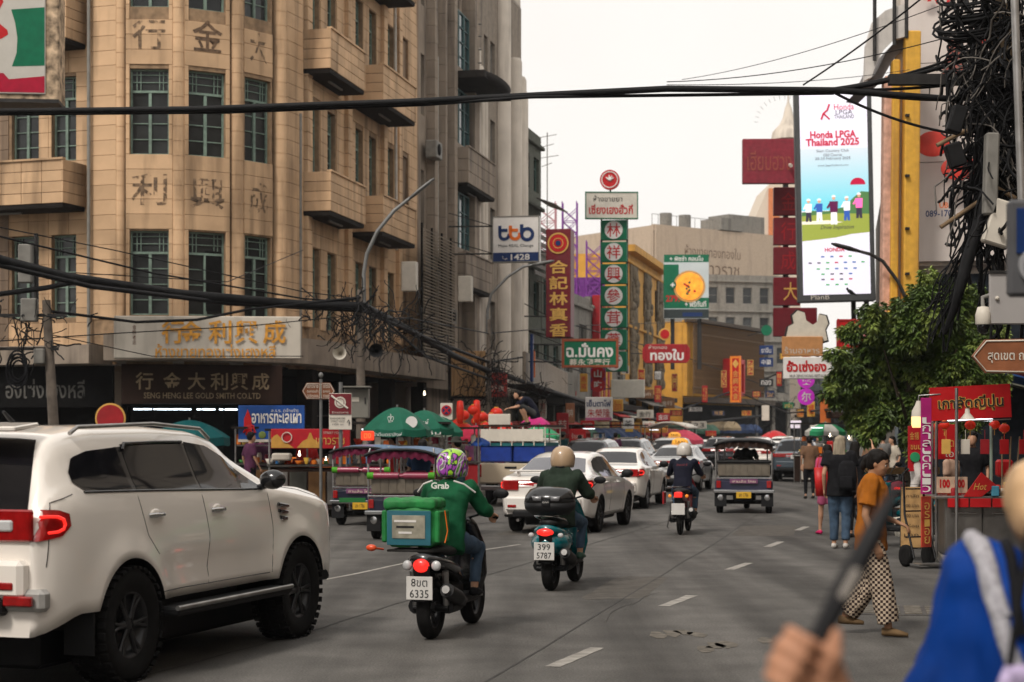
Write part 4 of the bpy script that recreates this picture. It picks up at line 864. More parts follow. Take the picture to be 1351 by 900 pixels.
    if pants:
        c=MB(); se=torso_secs(J,k,inf*.6,female=female)[:4]; c.loft(se,18)
        for sd in 'LR':
            hp_,kn,an=J['hip'+sd],J['kn'+sd],J['an'+sd]; end=kn.lerp(an,.9) if leg>=1 else (hp_.lerp(kn,leg*2) if leg<.5 else kn.lerp(an,(leg-.5)*1.8))
            if leg<.5: c.tube([hp_,hp_.lerp(end,.5),end],[.098*k,.092*k,.09*k],14)
            else: c.tube([hp_,hp_.lerp(kn,.5),kn,kn.lerp(end,.5),end],[.098*k+flare*.1,.086*k+flare*.5,.066*k+flare*.8,.056*k+flare,.05*k+flare*1.05],14); c.ell(kn,(.066*k+flare*.8,)*3)
            c.ell(hp_,(.098*k,)*3)
        organic(c.build('trousers' if leg>.7 else 'shorts',pants,t),cv,4,fold,9)
    if not barefoot:
        for sd in 'LR':
            an=J['an'+sd]; fd=V(J.get('ft'+sd,(1,0,0))).normalized(); c=MB()
            c.loft([(an-fd*.06*k-V((0,0,.04*k)),V((0,.03*k,0)),V((0,0,.035*k))),(an-V((0,0,.035*k)),V((0,.043*k,0)),V((0,0,.045*k))),(an+fd*.09*k-V((0,0,.05*k)),V((0,.048*k,0)),V((0,0,.032*k))),(an+fd*.175*k-V((0,0,.063*k)),V((0,.036*k,0)),V((0,0,.018*k)))],12)
            c.build('shoe',shoes or SHOE,t)
    if hair and hair!='none':
        c=MB()
        c.loft([(hp(-.03,0,-.07),rt*.055*k,hd*.055*k),(hp(-.028,0,-.03),rt*.077*k,hd*.078*k),(hp(-.02,0,.03),rt*.085*k,hd*.096*k),(hp(-.012,0,.075),rt*.082*k,hd*.100*k),(hp(-.012,0,.108),rt*.06*k,hd*.075*k),(hp(-.012,0,.128),rt*.02*k,hd*.03*k)],18)
        if hair in('long','mid'):
            l=.42 if hair=='long' else .2
            c.loft([(hp(-.04,0,.09),rt*.06*k,hd*.04*k),(hp(-.065,0,.02),rt*.088*k,hd*.05*k),(hp(-.075,0,-.08),rt*.095*k,hd*.05*k),(hp(-.085,0,-.08-l*.5),rt*.11*k,hd*.045*k),(hp(-.08,0,-.08-l),rt*.085*k,hd*.03*k)],16)
        if hair=='bun':
            c.ell(hp(-.10,0,.0),(.045*k,.04*k,.045*k),Q=Q); c.ell(hp(-.12,0,-.05),(.03*k,.03*k,.06*k),Q=Q)
        organic(c.build('hair',hairm,t),max(vox*.9,.010),2,.006,26)
    if face:
        for sg in(-1,1):
            e=MB(); e.ell(hp(.078,sg*.031,-.0),(.012*k,.013*k,.008*k),Q=Q); eo=e.build('eye',EYEW,t); e=MB(); e.ell(hp(.086,sg*.032,-.0),(.006*k,.006*k,.006*k),8,6,Q=Q); e.build('iris',EYEB,eo)
            e=MB(); e.tube([hp(.090,sg*.016,.02),hp(.089,sg*.032,.026),hp(.078,sg*.05,.02)],.0035*k,6); e.build('eyebrow',HB,t)
        e=MB(); e.ell(hp(.0925,0,-.049),(.008*k,.022*k,.005*k),Q=Q); e.ell(hp(.090,0,-.058),(.008*k,.018*k,.005*k),Q=Q); e.build('lips',LIP,t)
    if hm:   # helmet
        e=MB(); M=Matrix.Translation(hp(-.005,0,.0))@Q.to_4x4()
        pr=[(.0,.158),(.04,.154),(.08,.138),(.112,.105),(.133,.055),(.138,.0),(.134,-.05),(.124,-.085),(.112,-.088)]
        f_=MB(M); f_.lathe([(r*k,z*k) for r,z in pr],26); vs=[]
        Mi=M.inverted()
        for v in f_.v:
            q=Mi@V(v); 
            if q.x>0: q.x*=1.1
            q.x*=1.08
            if q.x>.085*k and q.z<.055*k: q.x=.085*k+ (q.x-.085*k)*.2; q.z=max(q.z,-.088*k)
            vs.append(M@q)
        f_.v=[tuple(v) for v in vs]; ho=f_.build('helmet',hm,t)
        e=MB(M); e.lathe([(.139*k,.0),(.142*k,.03),(.137*k,.06)],14,arc=PI*.9,M=Matrix.Rotation(-PI*.45,4,'Z')); 
        e.build('visor',GLO,ho); e=MB(M); e.tube([(-.135*k,.05*k,-.075*k),(-.148*k,0,-.082*k),(-.135*k,-.05*k,-.075*k)],.008*k,6); e.build('helmet_trim',PLA,ho)
        e=MB(M); e.ell((0,0,-.03*k),(.118*k,.108*k,.055*k)); e.build('helmet_padding',PLA,ho)
    t['_']=0; del t['_']
    return t,hp
# ---- scooters ----------------------------------------------------------------------
def scooter(name,label,loc,rz,body,kind='step',tr=.285,fr=.285,pl=('','')):
    t=thing(name,label,'scooter' if kind!='bike' else 'motorcycle',loc,rz); bm=body; xa=-.62;xf=.66
    for x,r in((xa,tr),(xf,fr)):
        w=.125 if kind!='bike' else .085
        m=MB(frame((x,0,r),(1,0,0),(0,0,1),(0,-1,0))); m.lathe([(r*.66,-w*.32),(r*.72,-w*.42),(r*.86,-w*.5),(r*.96,-w*.36),(r,-w*.12),(r,w*.12),(r*.96,w*.36),(r*.86,w*.5),(r*.72,w*.42),(r*.66,w*.32)],32)
        wo=m.build('tyre',RUB,t)
        m=MB(frame((x,0,r),(1,0,0),(0,0,1),(0,-1,0))); m.lathe([(r*.67,-w*.3),(r*.6,-w*.2),(r*.6,w*.2),(r*.67,w*.3)],24); m.lathe([(0,-.04),(.045,-.04),(.045,.04),(0,.04)],12)
        for k in range(5): a=2*PI*k/5; m.tube([(0.03*math.cos(a),.03*math.sin(a),0),(r*.62*math.cos(a+.2),r*.62*math.sin(a+.2),0)],.016,6)
        m.build('rim',RIM,wo)
    sw=.19 if kind!='bike' else .12; sh=.76
    m=MB()   # rear body loft (front->back)
    A=[(.02,.40,.42,.10),(-.12,.47,.56,.8),(-.35,.55,.66,1),(-.6,.60,.715,1.02),(-.8,.645,.74,.82),(-.9,.69,.745,.45)] if kind=='step' else [(.05,.5,.58,.6),(-.12,.50,.64,.8),(-.4,.56,.70,.9),(-.65,.62,.74,.9),(-.85,.67,.765,.7),(-.93,.70,.765,.4)]
    secs=[(V((x,0,(a+b)/2)),V((0,sw*f,0)),V((0,0,(b-a)/2+.02))) for x,a,b,f in A]; m.loft(secs,20); m.build('tail_cowl',bm,t)
    m=MB(); m.loft([(V((-.78,0,sh+.02)),V((0,.09,0)),V((0,0,.03))),(V((-.6,0,sh+.02)),V((0,.14,0)),V((0,0,.05))),(V((-.3,0,sh)),V((0,.15,0)),V((0,0,.05))),(V((-.05,0,sh-.02)),V((0,.11,0)),V((0,0,.045))),(V((.06,0,sh-.04)),V((0,.06,0)),V((0,0,.03)))],16); m.build('seat',SEAT,t)
    # floor, front shield, steering
    m=MB(); m.box((.17,0,.3),(.5,.3,.09),bv=.03); m.box((-.15,0,.36),(.45,.2,.22),bv=.04); m.build('floorboard',PLA,t)
    m=MB(); m.loft([(V((.36,0,.30)),V((0,.17,0)),V((.05,0,.0))),(V((.44,0,.5)),V((0,.21,0)),V((.055,0,.0))),(V((.46,0,.75)),V((0,.19,0)),V((.06,0,0))),(V((.40,0,.95)),V((0,.13,0)),V((.07,0,0))),(V((.36,0,1.02)),V((0,.09,0)),V((.05,0,0)))],16); m.build('front_shield',bm,t)
    m=MB(); m.loft([(V((xf-.3,0,fr+.1)),V((0,.06,0)),V((0,0,.01))),(V((xf-.2,0,fr+.27)),V((0,.07,0)),V((0,0,.03))),(V((xf,0,fr+.33)),V((0,.075,0)),V((0,0,.03))),(V((xf+.22,0,fr+.25)),V((0,.05,0)),V((0,0,.02)))],12); m.build('front_mudguard',bm,t)
    m=MB()
    for sg in(-1,1): m.tube([(xf,sg*.085,fr),(.5,sg*.08,.72)],.022,8)
    m.build('front_fork',STL,t)
    m=MB(); m.tube([(.28,-.33,1.03),(.30,-.2,1.06),(.36,0,1.0),(.30,.2,1.06),(.28,.33,1.03)],.012,8); hb=m.build('handlebar',PLA,t)
    for sg in(-1,1):
        m=MB(); m.cyl((.27,sg*.36,1.03),(.29,sg*.25,1.05),.02); m.build('grip',RUB,hb)
        m=MB(); m.tube([(.3,sg*.22,1.06),(.31,sg*.30,1.17),(.29,sg*.36,1.22)],.007,6); m.ell((.28,sg*.39,1.245),(.02,.075,.045)); m.build('mirror',PLA,hb)
    m=MB(); m.tube([(-.1,-.16,.3),(-.3,-.2,.28),(-.42,-.22,.32),(-.55,-.22,.36)],[.02,.025,.05,.065],12); m.tube([(-.55,-.22,.36),(-.86,-.22,.45)],[.07,.062],14); ex=m.build('exhaust',PLA,t)
    m=MB(); m.cyl((-.85,-.22,.447),(-.9,-.22,.46),.035); m.build('exhaust_tip',STL,ex)
    m=MB(); m.tube([(-.35,-.15,.30),(-.62,-.15,.28)],[.08,.06],10); m.tube([(-.3,.15,.30),(-.62,.14,.28)],[.1,.07],10); m.cyl((-.62,-.16,tr),(-.62,.16,tr),.03); m.build('engine_case',PLA,t)
    m=MB()
    for sg in(-1,1): m.tube([(-.62,sg*.14,.3),(-.68,sg*.15,.6)],.03,8)
    m.build('shock_absorber',STL,t)
    z0=.66 if kind=='step' else .68
    m=MB(); m.box((-.86,0,.50),(.03,.15,.34),bv=.01,ry=-.25); m.loft([(V((-.55,0,tr+.31)),V((0,.08,0)),V((0,0,.015))),(V((-.8,0,tr+.25)),V((0,.08,0)),V((0,0,.015))),(V((-.93,0,tr+.08)),V((0,.075,0)),V((.012,0,.0)))],10); mg=m.build('rear_mudguard',PLA,t)
    plate(t,-.95,.47,pl[0],pl[1],w=.235,h=.20)
    return t
def scoot_lights(t,kind):
    if kind=='round':
        m=MB(); m.ell((-.90,0,.66),(.04,.075,.06)); m.build('tail_light',REDL,t)
        for sg in(-1,1): m=MB(); m.ell((-.885,sg*.13,.66),(.03,.045,.045)); m.build('indicator',CLR,t)
    elif kind=='vespa':
        m=MB(); m.ell((-.90,0,.68),(.035,.1,.045)); m.build('tail_light',REDL,t)
        for sg in(-1,1): m=MB(); m.ell((-.86,sg*.17,.645),(.03,.035,.03)); m.build('indicator',CLR,t)
    else:
        m=MB(); m.box((-.94,0,.72),(.05,.14,.09),bv=.02); m.build('tail_light',REDL,t)
        for sg in(-1,1): m=MB(); m.ell((-.92,sg*.15,.70),(.03,.03,.03)); m.build('indicator',AMB,t)
def ridepose(k=1.0,lean=.03,drop=0,wide=.0):
    z=.80+drop
    J=dict(pelvis=(-.22,0,z+.07),waist=(-.22+lean,0,z+.19),chest=(-.19+lean*2,0,z+.40),neck=(-.13+lean*2.6,0,z+.57),head=(-.09+lean*3,0,z+.70),
      shL=(-.13+lean*2.4,.19,z+.50),elL=(.02+lean*2,.27+wide,z+.31),wrL=(.20,.31,z+.27),shR=(-.13+lean*2.4,-.19,z+.50),elR=(.02+lean*2,-.27-wide,z+.31),wrR=(.20,-.31,z+.27),
      hipL=(-.2,.10,z+.05),knL=(.20,.19+wide,z-.05),anL=(.12,.18,.40),hipR=(-.2,-.10,z+.05),knR=(.20,-.19-wide,z-.05),anR=(.12,-.18,.40))
    return {a:V(b) for a,b in J.items()}
def tuktuk(name,label,loc,rz,roofm,curtain,trim,seatm,detail=True):
    t=thing(name,label,'tuk-tuk',loc,rz); ch=STL
    # x forward, length 3 m, rear track 1.25
    m=MB(); m.box((-.75,0,.62),(1.3,1.28,.30),bv=.05); m.box((.15,0,.42),(.9,1.0,.1),bv=.03); m.box((.95,0,.5),(.5,.6,.3),bv=.1); body=m.build('body',trim,t)
    m=MB(); m.box((-1.43,0,.50),(.05,1.36,.07),bv=.015); m.box((-1.42,0,.80),(.02,1.25,.03),bv=.008); m.build('chrome_bumper',CHR,t)
    for sg in(-1,1):
        w=MB(frame((-.95,sg*.55,.25),(1,0,0),(0,0,1),(0,-sg,0))); w.lathe([(.15,-.07),(.22,-.075),(.25,-.05),(.25,.05),(.22,.075),(.15,.07)],24); wo=w.build('wheel',RUB,t)
        w=MB(frame((-.95,sg*.55,.25),(1,0,0),(0,0,1),(0,-sg,0))); w.lathe([(.15,.05),(.1,.03),(0,.05)],12); w.lathe([(.15,-.05),(.1,-.03),(0,-.05)],12); w.build('rim',CHR,wo)
        m=MB(); m.box((-1.36,sg*.52,.34),(.02,.27,.36),bv=.01); fl=m.build('mud_flap',PLA,t); m=MB(); m.ell((-1.375,sg*.52,.36),(.005,.07,.07)); m.build('flap_badge',CHR,fl)
        m=MB(); m.box((-1.42,sg*.56,.66),(.03,.10,.16),bv=.015); m.build('tail_light',RED,t)
        m=MB(); m.tube([(-1.35,sg*.62,.75),(-1.35,sg*.63,1.55),(-1.3,sg*.60,1.66)],.018,8); m.build('rear_post',ch,t)
        m=MB(); m.tube([(-.2,sg*.62,.6),(-.2,sg*.62,1.6)],.018,8); m.build('side_post',ch,t)
        m=MB(); m.tube([(-1.3,sg*.63,.98),(-.7,sg*.64,.98),(-.25,sg*.63,.85)],.014,6); m.tube([(-1.3,sg*.63,.88),(-.7,sg*.64,.88)],.012,6); m.build('side_rail',ch,t)
        m=MB(); m.tube([(.75,sg*.5,.65),(.62,sg*.5,1.3),(.5,sg*.5,1.62)],.018,8); m.build('front_post',ch,t)
    w=MB(frame((1.45,0,.24),(1,0,0),(0,0,1),(0,-1,0))); w.lathe([(.14,-.06),(.21,-.07),(.24,-.04),(.24,.04),(.21,.07),(.14,.06),(.1,.02),(0,.03)],20); w.build('wheel',RUB,t)
    m=MB(); m.tube([(1.45,0,.3),(1.2,0,.9),(.95,0,1.05)],.03,8); m.tube([(.9,-.35,1.02),(.98,0,1.07),(.9,.35,1.02)],.014,8); m.build('steering_fork',ch,t)
    # roof: arched shell with rolled edge
    m=MB()
    def rf(u,v):
        x=-1.42+u*2.15; a=(v*2-1); z=1.70-.10*abs(a)**3-.06*(abs(u*2-1))**3; return (x,a*.68,z)
    m.grid(rf,14,12); m.grid(lambda u,v:(rf(u,v)[0],rf(u,v)[1]*.99,rf(u,v)[2]-.03),14,12); m.build('roof',roofm,t)
    m=MB(); m.tube([(-1.42,y,1.70-.10*abs(y/.68)**3-.06) for y in [-.69+.115*i for i in range(13)]],.028,8); m.build('roof_edge',PLA,t); m=MB(); m.tube([(.73,y,1.70-.10*abs(y/.68)**3-.06) for y in [-.69+.115*i for i in range(13)]],.02,8); m.build('roof_edge',PLA,t)
    m=MB(); m.grid(lambda u,v:(-1.40+.02*math.sin(v*40),(v*2-1)*.64,1.62-.10*abs(v*2-1)**3-u*(.13+.02*math.sin(v*60))),3,60); m.build('rear_fringe',curtain,t)
    m=MB(); m.box((-1.12,0,1.0),(.12,1.14,.42),bv=.04); m.box((-.85,0,.82),(.5,1.1,.12),bv=.04); m.box((.35,0,.85),(.35,.5,.12),bv=.04); m.box((.22,0,1.08),(.08,.4,.3),bv=.03); m.build('seat',seatm,t)
    m=MB(); m.box((-1.30,0,.985),(.02,1.16,.30),bv=.005); pn=m.build('back_panel',pm('quilted_vinyl',(.15,.125,.095),.35,var=.25,coat=.3),t)
    for i in range(7): 
        m=MB(); m.box((-1.315,-.48+.16*i,.985),(.014,.145,.26),bv=.006); m.build('panel_pad',MATS['quilted_vinyl'],pn)
    m=MB(); m.tube([(-1.33,-.62,1.165),(-1.33,.62,1.165)],.035,10); m.build('top_rail',seatm if seatm!=SEAT else PLA,t)
    m=MB(); m.box((-1.45,0,.73),(.012,.62,.10),bv=.004); sgn=m.build('name_board',cm('7a4a6c',.4),t); txt(sgn,'สามล้อ ไทย',0,0,.52,.06,cm('e8d6c0'),M=frame((-1.458,0,.73),(0,-1,0),(1,0,0),(0,0,1)),ex=.001)
    plate(t,-1.46,.42,'สถ 1786',None,YEP,w=.33,h=.14)
    m=MB(); m.box((-.6,0,.36),(1.2,.5,.25),bv=.05); m.cyl((-.95,-.5,.25),(-.95,.5,.25),.05); m.build('chassis',PLA,t)
    return t
# ---- hanging signs --------------------------------------------------------------------
IRN=pm('dark_iron',(.03,.028,.027),.6,metal=.5,var=.4)
def board(name,label,px0,py0,px1,py1,Z,mat,dep=.25,rz=-.18,edge=None,texts=(),cat='sign',arms=0,frame_m=None,fw=.06,group=None):
    a=at(px0,py0,Z);b=at(px1,py1,Z); w=b.x-a.x;h=a.z-b.z; t=thing(name,label,cat,((a.x+b.x)/2,Z,(a.z+b.z)/2),rz,group)
    k=F/Z
    mb=MB(); mb.box((0,dep/2,0),(w,dep,h),bv=min(.02,dep*.2)); mb.build('board',mat,t)
    if frame_m:
        mb=MB(); 
        for s in(-1,1): mb.box((s*(w/2-fw/2),-.012,0),(fw,.03,h+.02),bv=.006); mb.box((0,-.012,s*(h/2-fw/2)),(w-2*fw,.03,fw),bv=.006)
        mb.build('frame',frame_m,t)
    for T in texts:        # (string, px, py, wpx, hpx, mat, extra)
        s,x,y,tw,th,mt=T[:6]; kw=T[6] if len(T)>6 else {}
        txt(t,s,(x-(px0+px1)/2)/k,-(y-(py0+py1)/2)/k,tw/k,th/k,mt,y=-.012,**kw)
    if arms:
        for z in((-h*.3,h*.3) if h>1 else (0,)):
            mb=MB(); mb.tube([(-w/2+.02,dep/2,z),(-w/2-arms,dep/2,z+.02)],.03,6); mb.tube([(-w/2+.02,dep/2,z),(-w/2-arms,dep/2,z+.5)],.018,6); mb.build('bracket',IRN,t)
    return t,w,h,k
def disc(par,x,z,r,mat,y=-.014,name='disc',n=28,dep=.02,rin=0):
    mb=MB(frame((x,y,z),(1,0,0),(0,0,1),(0,-1,0)))
    if rin: mb.lathe([(rin,0),(rin,dep),(r,dep),(r,0)],n,smooth=False)
    else: mb.lathe([(r,0),(r,dep),(0,dep)],n,smooth=False)
    return mb.build(name,mat,par)
NAVY=pm('navy_blue',(.008,.03,.12),.4,var=.08); ORG=pm('logo_orange',(.75,.16,.02),.4,var=.08); BLK=pm('printed_black',(.02,.02,.02),.5)
# bank sign
t,w,h,k=board('bank_sign','square white bank sign with blue and orange logo over a navy strip reading 1428',649,285,712,346,61,WHT,.35,arms=1.6,frame_m=WDW,fw=.03)
mb=MB(); mb.box((0,-.008,-h*.39),(w-.02,.02,h*.2)); mb.build('blue_strip',NAVY,t)
def ring(par,x,z,r,th,mat,a0=0,a1=2*PI,name='letter'):
    mb=MB(); n=24; vs=[]
    for i in range(n+1): a=a0+(a1-a0)*i/n; vs+=[(x+(r-th/2)*math.cos(a),-.018,z+(r-th/2)*math.sin(a)),(x+(r+th/2)*math.cos(a),-.018,z+(r+th/2)*math.sin(a))]
    mb.add(vs,[[2*i,2*i+2,2*i+3,2*i+1] for i in range(n)]); return mb.build(name,mat,par)
u=w/62
ring(t,-15*u,6*u,6.0*u,4.2*u,NAVY,PI,2*PI+.2); 
def bar(par,x,z,wd,hh,mat,y=-.016,name='letter'): mb=MB(); mb.box((x,y,z),(wd,.012,hh)); return mb.build(name,mat,par)
bar(t,-21*u,11*u,4.2*u,13*u,NAVY); bar(t,-16*u,11.5*u,10*u,4*u,NAVY)
ring(t,-1*u,6*u,6.0*u,4.2*u,ORG,PI,2*PI+.4); bar(t,-7*u,11*u,4.2*u,13*u,ORG); bar(t,-2*u,11.5*u,10*u,4*u,ORG)
ring(t,15*u,6*u,7.2*u,4.4*u,NAVY); bar(t,7.8*u,12*u,4.4*u,14*u,NAVY)
txt(t,'Make REAL Change',0,-9*u,46*u,5*u,BLK,y=-.012); txt(t,'1428',6*u,-h*.39,25*u,8*u,WHT,y=-.02,bold=.02); ring(t,-14*u,-h*.38,3.2*u,1.6*u,WHT,PI*.9,PI*1.8)
# tall red sign
t,w,h,k=board('tall_red_sign','tall maroon box sign with gold vertical Chinese characters and round emblem',720,302,753,445,65,MAR,.95,arms=.9,texts=[('合記林真香',737,394,25,104,CYG,dict(vert=True,bold=.022))])
disc(t,0,h/2-19/k,14/k,CYG,rin=12/k); disc(t,0,h/2-19/k,11.5/k,SRD); disc(t,0,h/2-19/k,7/k,CYG,y=-.03,rin=6/k); disc(t,0,h/2-19/k,3.5/k,NAVY,y=-.035)
# green tea sign stack
ts=[]
z0=291
for i,c in enumerate('林祥興參茸藥行'):
    pass
t=thing('green_tea_sign_stack','vertical stack of green panels with red Chinese characters in white circles','sign',tuple(at(810,390,84)),-.15); k=F/84
mb=MB()
for s in(-1,1): mb.box((s*17/k,.2,0),(.09,.09,205/k))
mb.build('mast',IRN,t)
for i,c in enumerate('林祥興參茸藥行'):
    z=(390-(304+i*28.9))/k; mb=MB(); mb.box((0,0,z),(35/k,.3,26.5/k),bv=.03); pn=mb.build('green_panel',SGN,t); mb=MB(); 
    disc(pn,0,z,11.8/k,WHT,y=-.155,name='white_circle'); 
    txt(pn,c,0,z,18/k,18/k,SRD,y=-.18,bold=.008,name='letter')
disc(thing('round_red_sign','round red and white bird emblem sign on top of the cream sign board','sign',tuple(at(805,238,84)),-.15),0,0,13/k,SRD,y=0,dep=.25); rs=bpy.data.objects['round_red_sign']; disc(rs,0,0,11/k,WHT,y=-.26,rin=9.8/k); 
mb=MB(); 
for a in(-.6,0,.7,1.6): mb.tube([(0,-.27,-.02),(.22*math.cos(a+1),-.27,.22*math.sin(a+1))],[.07,.02],6)
mb.build('bird_emblem',WHT,rs); mb=MB(); mb.box((0,.1,-.75),(.08,.08,.6)); mb.build('post',IRN,rs)
board('cream_thai_sign','cream bordered sign board with red Thai lettering at the top of the green sign stack',772,253,842,289,83.5,CRM,.25,rz=.02,frame_m=SGN,fw=.05,texts=[('ห้างขายยา',802,262,38,8,BLK),('เซี่ยงเฮงฮั่วกี่',806,276,58,13,SRD,dict(bold=.02))])
board('green_thai_sign','wide green sign with white Thai name over small Chinese characters in a red frame',741,447,816,485,62,SGN,.25,rz=-.1,frame_m=pm('rust_frame',(.30,.08,.04),.6),fw=.09,arms=1.2,texts=[('ฉ.มั่นคง',778,462,62,19,WHT,dict(bold=.03)),('蔡永發藥行',778,478,54,9,CRM,dict(bold=.02))])
t,w,h,k=board('gold_shop_sign','dark red eight-sided sign with white Thai gold shop lettering above the street',852,454,906,479,92,DRD,.3,rz=-.1,arms=.8,texts=[('ทองใบ',880,468,44,15,WHT,dict(bold=.03)),('ห้างทอง',868,458,24,5,CRM)])
for s in(-1,1): mb=MB(); mb.prism([(s*w*.5,h*.5),(s*w*.58,h*.25),(s*w*.58,-h*.25),(s*w*.5,-h*.5)][::s],.28); mb.build('angled_end',DRD,t)
t=thing('small_round_flower_sign','small round red and gold emblem above the eight-sided gold shop sign','sign',tuple(at(877,441,92)),0); disc(t,0,0,.32,CYG); disc(t,0,0,.24,SRD,y=-.04)
board('blank_cream_sign','blank cream sign board hanging low before the ochre shophouses',806,501,850,525,88,CRM,.25,arms=.6)
t,w,h,k=board('small_red_circle_sign','small red disc sign with white characters under the wide green sign',779,486,799,515,63,pm('purple_print',(.25,.03,.14),.5),.1); 
for i,c in enumerate('山吃'): disc(t,0,(.25-i*.5)*h,9.5/k,SRD,y=-.02); txt(t,c,0,(.25-i*.5)*h,10/k,10/k,WHT,y=-.05,bold=.02)
board('white_blue_thai_sign','white board with dark Thai line over red Chinese characters beside the striped shop',772,524,808,555,70,WHT,.12,texts=[('เย็นตาโฟ',790,532,32,9,NAVY,dict(bold=.02)),('朱榮隆',790,545,30,11,SRD)])
mb=MB(); q=bpy.data.objects['white_blue_thai_sign']; mb.box((0,-.02,-.40),(1.05,.06,.1)); mb.build('pink_edge',pm('pink_print',(.6,.15,.3),.5),q)
board('dragon_banner','red and orange vertical banner with gold characters on the barred ochre building',963,470,978,531,127,SRD,.15,rz=-.45,frame_m=pm('banner_orange',(.75,.22,.03),.6),fw=.16,texts=[('金興文會',970.5,508,8,40,CYG,dict(vert=True)),('◆',970.5,480,9,12,CYG)])
for i,(a,b,c,d,Z,m_,s,l) in enumerate(((1002,456,1020,468,120,NAVY,'ยาจีน','upper small dark sign stacked at the street bend'),(1002,472,1020,484,120,NAVY,'中藥','middle small dark sign stacked at the street bend'),(1002,500,1020,510,120,BLK,'ทอง','lower small dark sign stacked at the street bend'),(912,556,932,566,116,CRM,'23','little cream sign over the dark shops of the barred building'),(840,541,862,552,80,CRM,'金行','little cream shop sign low behind the parked cars'),(822,552,836,566,78,WHT,'茶','small white square shop sign at the foot of the ochre shophouse'),(866,545,884,556,95,DRD,'金店','dark red strip sign above the arcade'),(788,540,804,556,82,SRD,'吃','small red square sign under the white board'))):
    board('small_shop_sign',l,a,b,c,d,Z,m_,.12,texts=[(s,(a+b*0+c)/2,(b+d)/2,(c-a)*.7,(d-b)*.6,WHT if m_ in(NAVY,BLK,DRD,SRD) else BLK)])
# fast food billboard
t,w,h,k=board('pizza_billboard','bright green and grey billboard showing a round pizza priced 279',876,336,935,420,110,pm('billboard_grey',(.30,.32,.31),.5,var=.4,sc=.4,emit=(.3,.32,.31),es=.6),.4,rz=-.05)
for z,hh,m_ in((h/2-5/k,10/k,SGN),(-h/2+20/k,14/k,SGN),(-h/2+6/k,12/k,pm('billboard_dark',(.03,.04,.04),.5))): bar(t,0,z,w,hh,m_,y=-.01,name='colour_band')
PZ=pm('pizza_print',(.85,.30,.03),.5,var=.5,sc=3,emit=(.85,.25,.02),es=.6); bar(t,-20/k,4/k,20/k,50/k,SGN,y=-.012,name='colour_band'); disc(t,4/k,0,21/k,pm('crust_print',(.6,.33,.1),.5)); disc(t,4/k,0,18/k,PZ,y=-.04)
for i in range(14): a=random.uniform(0,6.3); r=random.uniform(0,12)/k; disc(t,4/k+r*math.cos(a),r*math.sin(a),1.7/k,[SRD,SGN,YEL][i%3],y=-.065,dep=.01,n=8,name='topping')
txt(t,'+ พิซซ่า คอมโบ',0,h/2-5/k,44/k,7/k,WHT,y=-.02,bold=.02); txt(t,'279.-',-16/k,-h/2+26/k,22/k,9/k,SRD,y=-.02,bold=.04); txt(t,'+ ฟรีทันที',12/k,-h/2+19/k,28/k,8/k,WHT,y=-.02,bold=.02); disc(t,-18/k,2/k,5/k,SGN,y=-.07); txt(t,'+',-18/k,2/k,6/k,6/k,WHT,y=-.1,bold=.04); bar(t,8/k,-h/2+5/k,26/k,5/k,NAVY,y=-.02)
mb=MB(); mb.box((-w*.3,.5,-h*.8),(.25,.25,h)); mb.box((w*.3,.5,-h*.8),(.25,.25,h)); mb.build('post',IRN,t)
# purple scaffold tower
PUR=pm('purple_steel',(.22,.05,.30),.5,var=.25); sc2=thing('purple_scaffold','open purple and pink steel lattice tower behind the tall red sign','scaffold',tuple(at(760,560,98)),-.1)
for tx,w_,zt_,m_ in((-.35,.9,14,PUR),(1.0,.9,11.8,PUR),(-1.6,1.0,14.0,pm('pink_steel',(.50,.25,.27),.6))):
    tw_=MB(); b=.45*w_
    for sx in(-1,1):
        for sy in(-1,1): tw_.cyl((tx+sx*b,sy*b,0),(tx+sx*b,sy*b,zt_-1.5),.035,n=5)
    z=3.
    while z<zt_-2.1:
        for sy in(-1,1): tw_.cyl((tx-b,sy*b,z),(tx+b,sy*b,z),.022,n=4); tw_.cyl((tx-b,sy*b,z),(tx+b,sy*b,z+.7),.02,n=4); tw_.cyl((tx+b,sy*b,z),(tx-b,sy*b,z+.7),.02,n=4)
        for sx in(-1,1): tw_.cyl((tx+sx*b,-b,z),(tx+sx*b,b,z+.7),.02,n=4)
        z+=.7
    tw_.build('lattice_tower',m_,sc2)
mb=MB(); mb.box((.3,.6,5.8),(2.6,.3,5)); mb.build('purple_cladding',PUR,sc2)
t=thing('television_aerial','thin rooftop television aerial behind the dark shophouse','aerial',tuple(at(722,240,92)),0); mb=MB(); mb.cyl((0,0,-3),(0,0,2.6),.03,n=5)
for z,l in((2.4,1.0),(1.9,.7),(1.3,1.2),(.9,.5)): mb.cyl((-l*.6,0,z-.1),(l*.5,0,z+.1),.018,n=4)
mb.build('aerial_rods',WDW,t)
# ---- LED billboard and maroon signs on the right ---------------------------------------
LM=lambda n,c,e=1.0:pm('led_'+n,c,.5,var=.02,emit=c,es=e)
LZ=62
t=thing('led_billboard','tall lit digital billboard with golf tournament advert in a dark grey frame','billboard'); 
FRM=pm('led_frame_grey',(.07,.072,.075),.5,var=.1)
a=at(1051,117,LZ); b=at(1152,398,LZ); w=b.x-a.x; h=a.z-b.z; t.location=((a.x+b.x)/2,LZ,(a.z+b.z)/2); t.rotation_euler=(0,R(-1.2),-.06); k=F/LZ
mb=MB(); mb.box((0,.25,0),(w,.5,h),bv=.03); mb.build('frame',FRM,t)
sw=88/k; sh=268/k; zc=3/k
mb=MB(); mb.box((0,-.012,zc),(sw,.03,sh)); sc=mb.build('screen',LM('lilac',(.64,.62,.70),.62),t)
